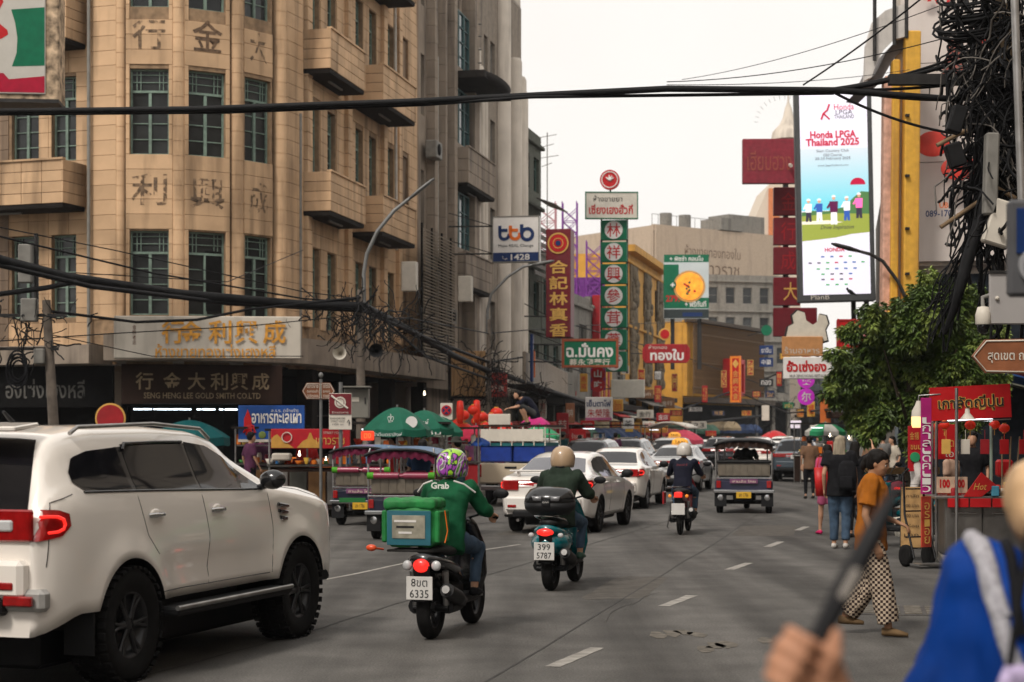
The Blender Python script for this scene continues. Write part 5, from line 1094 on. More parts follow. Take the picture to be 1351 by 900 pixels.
# graded print: sky, sea, trees, grass and white ground as flat areas
def area(pts,m_,y=-.032,name='printed_area'): mb=MB(); mb.add([(x/k,y,z/k) for x,z in pts],[list(range(len(pts)))]); return mb.build(name,m_,sc)
grd=LM('sea',(.16,.52,.62),.6); gn=grd.node_tree; gb=gn.nodes['Principled BSDF']; gc=gn.nodes.new('ShaderNodeTexCoord'); gs=gn.nodes.new('ShaderNodeSeparateXYZ'); gm=gn.nodes.new('ShaderNodeMapRange'); gr=gn.nodes.new('ShaderNodeValToRGB')
gm.inputs[1].default_value=-20/k; gm.inputs[2].default_value=62/k; gr.color_ramp.elements[0].color=(.10,.50,.60,1); gr.color_ramp.elements[1].color=(.5,.55,.6,1); gn.links.new(gc.outputs['Object'],gs.inputs[0]); gn.links.new(gs.outputs['Z'],gm.inputs[0]); gn.links.new(gm.outputs[0],gr.inputs[0]); gn.links.new(gr.outputs[0],gb.inputs['Emission Color']); gn.links.new(gr.outputs[0],gb.inputs['Base Color'])
area([(-44,-20),(44,-20),(44,62),(-44,62)],grd)
area([(-44,-22),(-30,-20),(-10,-21),(12,-16),(24,-4),(34,4),(44,3),(44,-34),(-44,-34)],LM('wood',(.07,.17,.06),.5),-.034)
area([(-44,-27),(0,-24),(44,-26),(44,-50),(20,-52),(0,-56),(-20,-58),(-44,-60)],LM('grass',(.25,.29,.05),.6),-.036)
area([(-44,-34),(-10,-33),(10,-36),(-10,-38),(-44,-38)],LM('path',(.62,.56,.45),.8),-.038)
LR=LM('crimson',(.50,.008,.05),.35); LK_=LM('ink',(.05,.04,.07),.3); LW=LM('white',(.8,.78,.8),.5)
ff=lambda s,x,z,w_,h_,m_,**q: txt(t,s,x/k,z/k,w_/k,h_/k,m_,y=-.045,**q)
ff('Honda',14,116,26,8,LR); ff('LPGA',14,109,22,6,LK_); ff('THAILAND',14,103,26,5,LK_)
mb=MB(); mb.tube([(-16/k,-.04,100/k),(-13/k,-.04,108/k),(-8/k,-.04,112/k),(-5/k,-.04,120/k)],.035,5); mb.tube([(-13/k,-.04,108/k),(-5/k,-.04,100/k)],.03,5); mb.build('golfer_logo',LR,sc)
ff('Honda LPGA',-1,80,60,10,LR,bold=.035); ff('Thailand 2025',-2,70,70,10,LR,bold=.035)
ff('Siam Country Club',-2,58,42,4.4,LK_); ff('Old Course',-2,53,24,4,LK_); ff('20-23 February 2025',-2,48,46,4.6,LK_); ff('www.lpgathailand.com',-2,39,40,3,LK_); ff('Drive Inspiration',2,-43,44,7,LK_,shear=.4)
for x,z,top,bot,hh in((-35,-18,'white','ink',34),(-21,-18,'blue','white',34),(-2,-20,'plum','white',44),(15,-17,'white','blue',36),(31,-14,'pink','ink',38)):
    cm_={'white':LW,'ink':LK_,'blue':LM('blue',(.03,.09,.35),.6),'plum':LM('plum',(.10,.01,.06),.5),'pink':LM('pink',(.75,.12,.35),.8)}
    s=hh/36; zz=z-9
    for dx in(-2.4,2.4): area([(x+dx-1.6*s,zz-8*s),(x+dx+1.6*s,zz-8*s),(x+dx*.5+2.2*s,zz+6*s),(x+dx*.5-2.2*s,zz+6*s)],cm_[bot],-.042,'printed_figure')
    area([(x-4*s,zz+5*s),(x+4*s,zz+5*s),(x+4.6*s,zz+17*s),(x-4.6*s,zz+17*s)],cm_[top],-.046,'printed_figure'); area([(x-4.4*s,zz+16*s),(x-8*s,zz+10*s),(x-6*s,zz+9*s),(x-3*s,zz+14*s)],cm_[top],-.044,'printed_figure'); area([(x+2.2*math.cos(q/8*2*PI),zz+20.5*s+2.8*math.sin(q/8*2*PI)) for q in range(8)],LM('skin',(.5,.28,.18),.7),-.048,'printed_figure'); area([(x+2.8*math.cos(q/8*PI),zz+21.5*s+2.6*math.sin(q/8*PI)) for q in range(9)],LW,-.05,'printed_figure')
area([(30+10*math.cos(q/12*PI),-9+22+9*math.sin(q/12*PI)) for q in range(13)],LR,-.041,'printed_umbrella')
ff('HONDA',-2,-72,26,5,LR,bold=.03)
random.seed(3)
for i,(r,n) in enumerate(((-81,4),(-89,7),(-97,5),(-104,4),(-111,4),(-118,3))):
    for j in range(n): area([(x_,z_) for x_,z_ in(((j-(n-1)/2)*(12 if n<6 else 11.5)-2.2,r-.8),((j-(n-1)/2)*(12 if n<6 else 11.5)+2.2,r-.9),((j-(n-1)/2)*(12 if n<6 else 11.5)+2.4,r+.8),((j-(n-1)/2)*(12 if n<6 else 11.5)-2,r+.9))],[LK_,LM('dblue',(.02,.1,.3),.6),LR,LM('dgreen',(.04,.3,.08),.6)][random.randrange(4)],-.04,'sponsor_mark')
txt(t,'PlanB',(-22)/k,-134/k,24/k,6.5/k,CRM,y=-.01)
for x_ in(.25,.42): mb=MB(); mb.box((w*x_,.8,-h*.5-1.2),(.16,.16,2.6)); mb.build('support_post',IRN,t)
t,w,h,k=board('maroon_banner_sign','wide faded maroon sign with ghosted letters left of the tall billboard',980,183,1050,242,68,pm('faded_maroon',(.24,.025,.04),.5,var=.2,dirt=.3),.3,rz=-.02,texts=[('เฮียบฮวง',1015,212,58,26,pm('ghost_maroon',(.30,.07,.05),.5))])
mb=MB(); mb.cyl((w*.38,-.12,-.18),(w*.38,-.42,-.25),.07,n=10); mb.build('security_camera',LTG,t)
mb=MB(); mb.box((w*.3,.5,0),(.15,.15,1.6)); mb.build('post',IRN,t)
for i,(y0,y1,s) in enumerate(((247,284,'金'),(287,323,'行'),(326,362,'成'),(366,403,'大'),(406,444,''))):
    board('maroon_character_panel',['top panel of the maroon column beside the tall billboard','second panel of the maroon column beside the tall billboard','third maroon column panel with a dim character','maroon panel with a pale gold big character left of the billboard foot','lowest maroon panel behind the cream cut-out'][i],1021-(i>3)*0,y0,1056 if i<4 else 1078,y1,69,MAR,.3,rz=-.02,texts=[(s,1040+3*(i==3),(y0+y1)/2,19,24,CYG if i==3 else DRD)] if s else [],group='maroon panels stacked in a column',cat='sign panel')
mb=MB(); p=at(1038,345,69.6); t=thing('maroon_sign_mast','steel mast carrying the column of maroon sign panels','mast',(p.x,69.9,0)); mb.box((0,0,9.6),(.2,.2,7)); mb.build('mast_tube',IRN,t)
# plain cream cut-out (stands in for a mascot) with orange strip
t=thing('cream_cutout_sign','plain cream rounded cut-out sign panel above an orange strip','sign',tuple(at(1064,437,58)),0); k=F/58
mb=MB(); pts=[(-27,-8),(-24,6),(-17,10),(-19,20),(-12,27),(-3,24),(-1,14),(8,8),(14,12),(16,22),(25,20),(28,10),(24,2),(27,-12),(10,-17),(-18,-16)]; mb.prism([(x/k,z/k) for x,z in pts],.12,Matrix.Translation((0,-.1,0))); mb.build('panel',pm('cream_cutout',(.66,.60,.50),.5,var=.1),t); mb=MB(); mb.prism([(x*1.1/k,z*1.1/k-.02) for x,z in pts],.08); mb.build('dark_outline',GLO if 0 else BLK,t)
board('orange_strip_sign','orange-tan strip sign with pale lettering under the cream cut-out',1032,444,1086,470,57.8,pm('tan_print',(.52,.25,.10),.5,var=.15),.12,rz=0,texts=[('ร้านอาหาร',1058,462,46,9,CRM)])
board('white_shark_fin_sign','white sign with bold red Thai name above the street on the right',1034,471,1107,500,48,WHT,.22,rz=-.1,texts=[('ฮั้วเซ่งฮง',1064,483,52,15,SRD,dict(bold=.035)),('HUA SENG HONG RESTAURANT',1070,496,56,4,BLK),('和成豐',1100,484,8,18,SGN,dict(vert=True))])
t,w,h,k=board('red_gold_shop_sign','wide red gold-shop sign with gold emblem line half hidden by the tree',1105,421,1186,460,46,SRD,.25,rz=-.08,frame_m=DRD,fw=.05,texts=[('จินฮั้ว',1150,430,30,10,CYG,dict(bold=.02)),('รับซื้อ ทองเก่า ทองคำแท่ง',1145,441,70,7,WHT),('ทองคำขาว เพชร',1140,451,50,7,WHT)])
for x in(-17,28): disc(t,x/k,10/k,4.5/k,CYG,rin=3.2/k); disc(t,x/k,10/k,2/k,CYG)
t=thing('purple_round_sign','two purple round signs with a white Chinese character hanging beside the tree','sign',tuple(at(1063,505,60)),0); k=F/60
MAG=pm('magenta_sign',(.42,.03,.38),.4,emit=(.5,.03,.45),es=.25)
for z,c in((3.5,'奧'),(-18.5,'尔')): disc(t,0,z/k,11/k,MAG,dep=.1); txt(t,c,0,z/k,13/k,13/k,WHT,y=-.13,bold=.02,name='letter')
t=thing('round_green_sign','small round green sign on a bracket at the far bend','sign',tuple(at(1011,436,112)),0); disc(t,0,0,.34,SGN,dep=.12); disc(t,0,0,.36,IRN,y=.02,rin=.3,dep=.1)
mb=MB(); mb.tube([(0,0,0),(-1.2,.1,-.35)],.03,6); mb.build('bracket',IRN,t)
# orange and misc banners right side behind tree
board('orange_street_banner','tall orange banner low behind the tree on the right pavement',1082,520,1096,575,66,pm('orange_cloth',(.62,.16,.04),.7),.06,cat='banner'); board('brown_sign_strip','small dark brown sign under the tree beside the orange banner',1090,543,1112,552,64,BRD,.1)
# seafood banner, street-food banner etc on the left pavement
t,w,h,k=board('blue_seafood_banner','blue seafood stall banner with a red squid and white-edged red Thai lettering',314,535,402,583,39,pm('banner_blue',(.015,.07,.28),.4,var=.35,sc=2),.05,rz=-.05,cat='banner',texts=[('อาหารทะเลเผา',365,552,66,13,WHT,dict(bold=.02)),('ส.ร.ร. (เจ้าเก่า)',376,542,36,6,WHT)])
mb=MB(); 
for i in range(7): a=-2.4+.55*i; mb.tube([(-31/k,-.02,-4/k),(-31/k+8/k*math.cos(a),-.03,-4/k+13/k*math.sin(a)*(.9 if math.sin(a)<0 else .3)),(-31/k+11/k*math.cos(a+.3),-.03,-12/k)],[.03,.02,.01],6)
mb.add([(-36/k,-.04,-4/k),(-26/k,-.04,-4/k),(-26/k,-.04,6/k),(-31/k,-.04,19/k),(-36/k,-.04,6/k)],[[0,1,2,3,4]]); mb.build('squid_print',SRD,t)
for i in range(4): mb=MB(); mb.ell(((-12+i*13)/k,-.01,-15/k),(5/k,.02,5/k)); mb.build('dish_print',[cm('7a8a4a'),cm('b06030'),cm('305a3a'),cm('c0b090')][i],t)
mb=MB(); mb.box((0,-.02,-22.5/k),(w,.03,3.5/k)); mb.build('white_edge',CRM,t)
t,w,h,k=board('red_food_banner','red street-food banner with a gold temple skyline on the left pavement',357,566,462,592,36.5,pm('banner_red',(.42,.012,.02),.45,var=.15),.05,rz=-.05,cat='banner',texts=[('เยาวราช',436,582,38,9,CYG,dict(bold=.005)),('STREET FOOD',440,571,26,3,CRM)])
mb=MB(); mb.add([((x)/k,-.012,z/k) for x,z in((-52,-12),(-52,0),(-48,4),(-44,6),(-40,2),(-34,-3),(-26,-9),(-22,-12))],[list(range(8))]); mb.add([(x/k,-.014,z/k) for x,z in((-18,-12),(-10,-3),(-4,0),(-1,8),(1,8),(4,0),(9,-3),(16,-12))],[list(range(8))]); mb.build('temple_print',pm('banner_gold',(.5,.26,.05),.5),t); disc(t,-31/k,2/k,7/k,CRM,rin=6/k,y=-.02)
t=thing('round_red_sign_board','round red wooden sign with gold edge leaning before the goldsmith shop','sign',tuple(at(146,552,40)),0); disc(t,0,0,.35,CYG); disc(t,0,0,.31,DRD,y=-.03); mb=MB(); mb.box((0,.1,-1.1),(.06,.06,1.6)); mb.build('post',IRN,t)
# corner convenience sign, top left
t=thing('convenience_store_sign','big lit convenience store box sign with red and green shapes and peeling side','sign',tuple(at(0,60,38.5)),.10); k=F/38.5
mb=MB(); mb.box((0,.45,0),(152/k,.9,150/k),bv=.03); mb.build('box',pm('peeling_paint',(.45,.33,.22),.7,var=.9,sc=5),t); mb=MB(); mb.box((-4/k,-.02,5/k),(126/k,.06,138/k),bv=.02); mb.build('face',pm('sign_face_grey',(.5,.47,.42),.4,var=.05),t)
ap=lambda pts,m_,y,n='printed_shape': (lambda mb:(mb.add([((x)/k,y,z/k) for x,z in pts],[list(range(len(pts)))]),mb.build(n,m_,t)))(MB())
ap([(-60,-37),(5,-37),(12,-45),(58,-40),(58,-62),(-60,-62)],pm('sign_crimson',(.38,.004,.03),.4),-.055); ap([(15,47),(58,51),(58,-26),(16,-28),(22,-10),(23,10),(20,30)],SGN,-.055); ap([(-40,60),(3,64),(5,57),(0,47),(-10,44),(-40,50)],SRD,-.055); ap([(-40,32),(0,28),(10,20),(11,14),(2,8),(-40,6)],SRD,-.055)
mb=MB(); mb.box((0,.3,-76/k),(158/k,1.3,.08)); mb.box((0,1.6,0),(.2,2,.2)); mb.build('bracket',IRN,t)
# hanging box over arcade: brown corrugated panel and red sign
BRN=pm('rusty_corrugated',(.33,.20,.10),.7,var=.3,sc=3,streak=.7,dcol=(.10,.05,.025),stretch=(4,1,.3))
t=thing('corrugated_signboard','tall rust-streaked tan corrugated panel over the arcade','sign',tuple(at(618,493,55)),-.1); k=F/55
for i in range(12): mb=MB(); mb.box(((-21+i*3.8)/k,0,0),(3.7/k,.08,60/k),bv=.03); mb.build('corrugated_strip',BRN,t)
mb=MB(); mb.box((-25/k,.3,0),(4/k,.7,70/k)); mb.box((0,.3,-31/k),(46/k,.5,3/k)); mb.build('dark_side',SOF,t)
t,w,h,k=board('red_picture_sign','small red and white picture sign under the tangled cables',645,492,669,524,56,pm('red_picture',(.45,.05,.04),.5,var=.8,sc=4),.1,rz=-.1,texts=[('烤雞',657,512,16,10,CRM)])
t=thing('ribbed_metal_fascia','long ribbed beige metal fascia with a blue and orange logo panel over the bank shop','fascia'); Mf,wf=fr((at(684,500,62).x,62),(at(742,500,84).x,84)); 
for i in range(26): mb=MB(Mf); mb.box((wf*(i+.5)/26,-.2,4.15),(wf/26*.92,.12,1.15),bv=.03); mb.build('metal_rib',pm('beige_rib',(.30,.245,.19),.55,var=.15,streak=.4),t)
mb=MB(Mf); mb.box((.4,-.45,4.5),(.5,.1,1.7),bv=.1); mb.build('logo_panel',NAVY,t); mb=MB(Mf); mb.box((.6,-.52,4.3),(.2,.05,1.0),bv=.05); mb.build('logo_stripe',ORG,t); mb=MB(Mf); mb.box((wf/2,-.1,3.5),(wf,1.0,.12)); mb.build('soffit',SOF,t)
# ---- poles, lamps, street signs -----------------------------------------------------------
CON=pm('old_concrete_pole',(.17,.14,.115),.85,var=.3,sc=6,bump=.3,streak=.5); GRP=pm('grey_pole',(.16,.16,.155),.5,metal=.3,var=.2)
def pole(label,px,Z,zt,r=.13,lean=0,mat=None,cat='utility pole',name='utility_pole'):
    t=thing(name,label,cat,(gx(px,Z),Z,.1)); mb=MB(); mb.tube([(0,0,0),(lean,0,zt)],[r,r*.7],12); mb.build('shaft',mat or CON,t); return t
up=pole('leaning old concrete pole with transformer boxes in front of the corner shop',78,34,4.3,.12,-.25)
for x,z,w_,h_ in((-.55,4.1,.30,.45),(-.62,5.0,.26,.75),(-.35,3.2,.2,.3)): mb=MB(); mb.box((x,-.1,z),(w_,.2,h_),bv=.02); mb.build('equipment_box',WDW,up)
mb=MB(); mb.cyl((-.45,0,4.2),(-.45,0,5.6),.04,n=8); mb.box((-.5,-.05,4.0),(1.3,.06,.06)); mb.box((-.6,-.05,3.35),(1.2,.06,.06)); mb.build('cross_arm',IRN,up)
for i in range(5): mb=MB(); c=V((-.75,-.15,2.9+.1*(i%2))); rr=.22+.03*i; mb.tube([(c.x+rr*.6*math.cos(a*PI/8),c.y-.03*i,c.z+rr*math.sin(a*PI/8)) for a in range(16)],.02,5,closed=True); mb.build('cable_coil',BLKC,up)
u2=pole('concrete utility pole under the long balconies wrapped in tangled black cables',476,40,5.0,.12); u3=pole('slim utility pole carrying the curved lamp near the bank sign',645,55,5.3,.1)
def lamp(label,px,py,Z,pts,mat=GRP):
    P_=[at(x,y,Z) for x,y in pts]; t=thing('street_lamp',label,'street lamp',tuple(P_[0])); mb=MB(); mb.tube([p-P_[0] for p in P_],[.055]+[.045]*(len(P_)-2)+[.035],8); mb.build('arm',mat,t)
    d=(P_[-1]-P_[-2]).normalized(); e=P_[-1]-P_[0]; mb=MB(); mb.loft([(e-d*.1,(0,.08,0),(0,0,.04)),(e+d*.15,(0,.13,0),(0,0,.06)),(e+d*.5,(0,.11,0),(0,0,.05)),(e+d*.62,(0,.03,0),(0,0,.02))],10); mb.build('lamp_head',mat,t); return t
lamp('grey curved street lamp arm rising from the cable-wrapped pole',480,375,40,[(480,400),(480,360),(484,335),(498,305),(520,278),(545,258)]); lamp('thin curved street lamp beside the bank sign',643,420,55,[(643,440),(643,410),(648,388),(670,365),(690,352),(706,349)])
lamp('curved street lamp arm over the tree beside the billboard',1196,390,44,[(1198,400),(1185,372),(1165,345),(1150,336),(1128,330)],IRN)
# brown arrow sign, maroon sign, cabinet, no-stopping sign
BSG=pm('brown_sign',(.20,.07,.03),.5,var=.15,dirt=.25)
t=thing('brown_direction_sign','brown arrow direction sign with pale Thai text on a grey post, on the left pavement','sign',tuple(at(423,516,36)),0); k=F/36
for s,w_ in((-1,24),(1,18)):
    pts=[(0,-11),(s*(w_-6),-11),(s*w_,0),(s*(w_-6),11),(0,11)]; mb=MB(); mb.prism([(x/k+s*.01,z/k) for x,z in pts][::s],.04); o=mb.build('arrow_panel',BSG,t)
    mb=MB(); mb.tube([(x/k*.93+s*.015,-.012,z/k*.86) for x,z in pts],.008,4,closed=True); mb.build('border',CRM,o)
    for i,q in enumerate(('เยาวราช','ตลาดเก่า','วัดไตรมิตร')): txt(o,q,s*(w_*.43)/k,(6-6*i)/k,(w_-9)/k,4/k,CRM,y=-.01)
mb=MB(); mb.cyl((0,.05,-at(0,516,36).z),(0,.05,.25),.032,n=10); mb.ell((0,.05,.33),(.05,.05,.06)); mb.build('post',GRP,t)
t,w,h,k=board('maroon_arrow_sign','maroon and cream toilet-style direction sign with a round pan emblem',434,519,464,567,35.5,CRM,.04,rz=0,texts=[('ร้านอาหาร',449,545,22,3,CRM),('BANGKOK',446,552,20,2.5,BLK),('STREET FOOD',446,556,18,2.5,BLK),('100 m',446,560,14,2.5,BLK),('↑',460,558,5,9,BLK)])
mb=MB(); mb.box((0,-.012,10/k),(29/k,.016,27/k)); mb.build('maroon_half',MAR,t); disc(t,0,12/k,7.5/k,CRM,y=-.022,dep=.01); disc(t,0,12/k,5.5/k,MAR,y=-.03,rin=4.8/k,dep=.01); mb=MB(); mb.tube([(-12/k,-.03,21/k),(10/k,-.03,4/k)],.022,5); mb.build('pan_handle',CRM,t); txt(t,'ร้านอาหาร',0,-1/k,22/k,3/k,CRM,y=-.022)
mb=MB(); mb.cyl((0,.08,-2.2),(0,.08,.6),.04,n=8); mb.build('post',GRP,t)
t=thing('electric_cabinet','grey steel electric cabinet strapped to the utility pole above the umbrellas','cabinet',tuple(at(471,532,39)),0); mb=MB(); mb.box((0,0,0),(.55,.35,.68),bv=.02); mb.build('case',pm('cabinet_grey',(.20,.19,.165),.5,var=.1,dirt=.3),t); mb=MB(); mb.box((0,-.1,.36),(.62,.6,.03)); mb.build('lid',MATS['cabinet_grey'],t); mb=MB(); mb.box((-.08,-.18,.08),(.28,.01,.1)); mb.build('sticker',CRM,t); mb=MB(); mb.box((.2,-.185,.05),(.03,.02,.14)); mb.build('latch',IRN,t)
t,w,h,k=board('no_stopping_sign','square white plate with the round blue and red no-stopping sign',581,532,597,554,41,CRM,.03,rz=0); disc(t,0,1.5/k,6.8/k,SRD,dep=.01); disc(t,0,1.5/k,5.2/k,NAVY,y=-.026,dep=.008); mb=MB(); mb.box((0,-.04,1.5/k),(11/k,.006,1.8/k),ry=PI/4); mb.box((0,-.042,1.5/k),(11/k,.006,1.8/k),ry=-PI/4); mb.build('cross_bar',SRD,t)
mb=MB(); mb.cyl((0,.06,-2.3),(0,.06,.2),.035,n=8); mb.build('post',GRP,t)
t,w,h,k=board('grey_wall_box','pale grey meter box on the facade beside the louvre screen',529,345,549,384,53,CRM,.3,cat='meter box'); t,w,h,k=board('grey_wall_box','pale grey meter box on the long louvred facade near the lamp',604,364,622,398,58,CRM,.3,cat='meter box'); t['label']='small pale grey meter box right of the louvre screen'
# ---- right-hand side: big hoarding, yellow columns, pole with cable tangle -------------------
t=thing('right_building','pale building with a large hoarding behind the yellow columns and tree','building')
Mr,wr=fr((10.2,46.0),(19.5,44.0)); wall(t,Mr,wr,6.2,16,[],LTG,.1,thick=.3); volume(t,(10.2,46),(19.5,44),12,5.5,15.9,LTG,.3)
HRD=pm('hoarding_white',(.60,.54,.50),.6,var=.06,sc=.6,streak=.2,dcol=(.35,.28,.24)); 
zz=[6.3,8.9,11.5,14.1,16]
for a,b in zip(zz,zz[1:]): mb=MB(Mr); mb.box((wr/2,-.15,(a+b)/2),(wr-.1,.08,b-a-.02)); mb.build('hoarding_panel',HRD,t)
k=F/45
ft=lambda s,px,py,w_,h_,m_,**q: (lambda p: txt(t,s,0,0,w_/k,h_/k,m_,M=frame((p.x,p.y-.2,p.z),(.978,-.21,0),(.21,.978,0),(0,0,1)),**q))(at(px,py,45.6-(px-1220)/2300*46*.215))
ft('089-170',1236,283,34,9,NAVY,bold=.02); ft('UBC',1246,272,18,8,ORG,bold=.02); ft('蛇',1233,-2,36,22,SRD,bold=.03)
APL=pm('red_print',(.55,.045,.03),.5,var=.35,sc=2)
for px,py,rx,ry in((1231,190,22,17),(1266,222,24,16),(1290,56,14,10)):
    p=at(px,py,45.1-(px-1220)/2300*46*.215); mb=MB(); mb.ell((0,0,0),(rx/k,.03,ry/k),24,16); o=mb.build('painted_fruit',APL,t); o.location=p; o.rotation_euler=(0,0,-.21)
p=at(1259,80,44.6); mb=MB(); mb.prism([(-18/k,-22/k),(0,-30/k),(14/k,-10/k),(12/k,20/k),(-4/k,28/k)],.04,Matrix.Translation(p)); mb.build('painted_box',pm('print_brown_red',(.30,.10,.08),.5,var=.3),t)
mb=MB(Mr); mb.box((wr/2,.4,3),(wr,.4,6)); mb.build('dark_base_wall',pm('dark_blue_base',(.012,.016,.022),.7,var=.5),t)
mb=MB(); mb.add([(10.1,46.0,0),(14.6,70,0),(14.6,70,10),(10.1,46,10)],[[0,3,2,1]]); mb.build('side_wall',GRD,t)
# dark shop building along the right pavement under the tree
t=thing('dark_shop_row','dark shaded shop row running behind the tree and the stalls','building')
Md,wd=fr((13.2,66),(9.6,37)); 
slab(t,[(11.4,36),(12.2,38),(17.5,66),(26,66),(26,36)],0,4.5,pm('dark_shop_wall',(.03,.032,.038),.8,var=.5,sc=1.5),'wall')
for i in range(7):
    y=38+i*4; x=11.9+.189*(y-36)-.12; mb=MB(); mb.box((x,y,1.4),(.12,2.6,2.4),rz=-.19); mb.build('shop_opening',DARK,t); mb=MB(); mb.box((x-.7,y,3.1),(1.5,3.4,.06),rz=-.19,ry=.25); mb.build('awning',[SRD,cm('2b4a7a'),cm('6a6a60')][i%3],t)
slab(t,[(6.9,26),(9.9,38),(11.9,38),(13,26)],0.1,0.2,PAV,'step') if 0 else None
YLC=pm('yellow_painted_steel',(.66,.36,.05),.55,var=.15,streak=.6,dcol=(.25,.12,.05)); ORC=pm('peeling_pink_steel',(.62,.36,.27),.6,var=.3,streak=.5)
t=thing('yellow_frame_columns','pair of tall yellow columns with a cream panel rising to a curved metal canopy','frame')
for x0,x1,y0,m_,dz in((1191,1211,40,YLC,0),(1174,1184,78,YLC,.15),(1163,1174,100,ORC,.3)):
    a=at(x0,y0,44+dz); b=at(x1,440,44+dz); mb=MB(); mb.box(((a.x+b.x)/2+.05,44+dz+.2,(a.z+b.z)/2),(b.x-a.x,.4,a.z-b.z),bv=.03,ry=.01); mb.build('column',m_,t)
mb=MB(); a=at(1182,60,44.5);b=at(1194,400,44.5); mb.box(((a.x+b.x)/2,44.6,(a.z+b.z)/2),(b.x-a.x,.1,a.z-b.z)); mb.build('cream_strip',LTG,t)
for py in(150,230,300,360): 
    p=at(1200,py,43.7); mb=MB(); mb.box((p.x,43.95,p.z),(.1,.1,.06)); mb.build('fixing_plate',IRN,t)
def outline(pts,Z): return [((lambda p:(p.x,p.z))(at(x,y,Z))) for x,y in pts]
mb=MB(); mb.prism(outline([(1141,106),(1143,60),(1152,28),(1168,14),(1196,4),(1196,48),(1180,52),(1166,66),(1156,84),(1150,102)],44.1),.25,Matrix.Translation((0,44.1,0))); mb.build('canopy_fascia',pm('canopy_white_metal',(.60,.56,.52),.5,var=.1,streak=.3),t)
mb=MB(); mb.prism(outline([(1144,107),(1153,100),(1168,70),(1182,54),(1192,50),(1192,66),(1180,76),(1170,92),(1160,110)],44.5),3.0,Matrix.Translation((0,44.36,0))); mb.build('curved_canopy',pm('canopy_underside',(.13,.115,.11),.6,var=.2),t)
p=at(1147,390,44); mb=MB(); mb.grid(lambda u,v:(lambda q:(q.x,q.y,q.z))(at(1148+44*math.sin(v*PI/2),445-28*math.sin(v*PI/2)*1.6 ,43.5+u*2.5)),2,10); o=mb.build('orange_curved_fin',YLC,t); so=o.modifiers.new('s','SOLIDIFY'); so.thickness=.15
for x,y0,y1 in((1154,0,60),(1180,0,40),(1196,0,30)): a=at(x,-30,44); b=at(x,y1+20,44); mb=MB(); mb.cyl(a,b,.05,n=6); mb.build('roof_rod',IRN,t)
# pole at the right with cables
pr_=pole('weathered concrete utility pole at the right smothered in black cable tangles',1374,22,7.6,.17); 
mb=MB(); mb.box((-1.0,-.1,gz(118,22)),(1.9,.12,.13)); mb.build('cross_arm',IRN,pr_); mb=MB(); mb.box((-.5,0,gz(20,22)),(.2,.2,1.5)); mb.build('tan_casing',pm('tan_casing',(.30,.22,.14),.6,var=.2),pr_)
t=thing('pale_steel_post','slim pale steel post at the right edge beside the cable pole','post',(gx(1349,21),21,.1)); mb=MB(); mb.cyl((0,0,4.2),(-.12,0,7.6),.05,n=8); mb.cyl((.35,0,0),(.0,0,4.2),.05,n=8); mb.build('shaft',pm('pale_steel',(.35,.34,.33),.4,metal=.6),t)
random.seed(11)
CAB=pm('black_cable',(.012,.012,.013),.6,var=.3); CABG=pm('grey_cable',(.16,.145,.13),.6,var=.3)
def tangle(label,c,rx,rz,n,r=(.008,.02),mat=CAB,ry=.25,name='cable_tangle',loops=.5):
    mb=MB()
    for i in range(n):
        p=V((random.gauss(0,rx*.45),random.uniform(-ry,ry),random.uniform(-rz,rz))); pts=[]; d=V((random.gauss(0,.5),random.gauss(0,.2),random.gauss(0,1))).normalized()
        for j in range(random.randint(10,18)):
            pts.append(p.copy()); d=(d+V((random.gauss(0,.3),random.gauss(0,.15),random.gauss(0,.3)-.06))*loops*1.5).normalized(); p=p+d*rz*.085; p.x=max(-rx*1.3,min(rx*1.3,p.x))
        mb.tube(pts,random.uniform(*r),4)
    o=mb.build(name,mat); o.location=c; return tag(o,label,'cables',kind='stuff')
for px,py,rx,rz,n,lb in((1305,60,.42,.75,120,'upper knot of black cable loops on the right pole'),(1308,190,.36,.8,150,'thick black cable tangle around the right pole'),(1312,285,.24,.45,60,'lower hanging black cable tangle on the right pole')):
    tangle(lb,tuple(at(px,py,21.8)),rx,rz,n)
tangle('pale grey loose cable loops among the black tangle on the right pole',tuple(at(1300,150,21.6)),.42,1.3,26,(.007,.012),CABG,.3)
tangle('dense dark cable mass behind the right pole',tuple(at(1328,165,22.3)),.3,1.45,230,(.012,.028),CAB,.3)
mb=MB()
for i in range(14):
    rr=random.uniform(.28,.5); zc=random.uniform(-.3,.3); mb.tube([(rr*math.cos(a*PI/9),.25*rr*math.sin(a*PI/9),zc+rr*.35*math.sin(a*PI/9+.5)) for a in range(18)],.016,5,closed=True)
o=mb.build('cable_coil',CAB); o.location=at(1283,20,21.7); tag(o,'coiled loops of spare black cable high on the right pole','cables',kind='stuff')
# drooping bundle down to the tree
mb=MB()
for i in range(26):
    x0=random.uniform(-14,10); pts=[at(1306+x0,random.uniform(110,250),21.8+random.uniform(-.3,.3)),at(1290+x0*1.3,300+random.uniform(-20,20),21.8),at(1262+random.uniform(-26,10),370+random.uniform(-10,10),21.9),at(1240+random.uniform(-22,14),418+random.uniform(-30,50),22)]
    q=[]; 
    for a,b in zip(pts,pts[1:]):
        for j in range(3): q.append(a.lerp(b,j/3)+V((random.gauss(0,.015),random.gauss(0,.02),0)))
    q.append(pts[-1]); mb.tube(q,random.uniform(.006,.013),4)
tag(mb.build('hanging_cables',CAB),'fan of loose black cables sweeping down from the right pole to the tree','cables',kind='stuff')
mb=MB(); mb.tube([at(1300,250,21.6),at(1290,300,21.6),at(1276,345,21.6),at(1268,375,21.6),at(1258,410,21.7),at(1246,440,21.9)],[.07,.08,.08,.07,.05,.03],9); tag(mb.build('cable_trunk',CAB),'thick bound black cable bundle slanting down into the tree','cables')
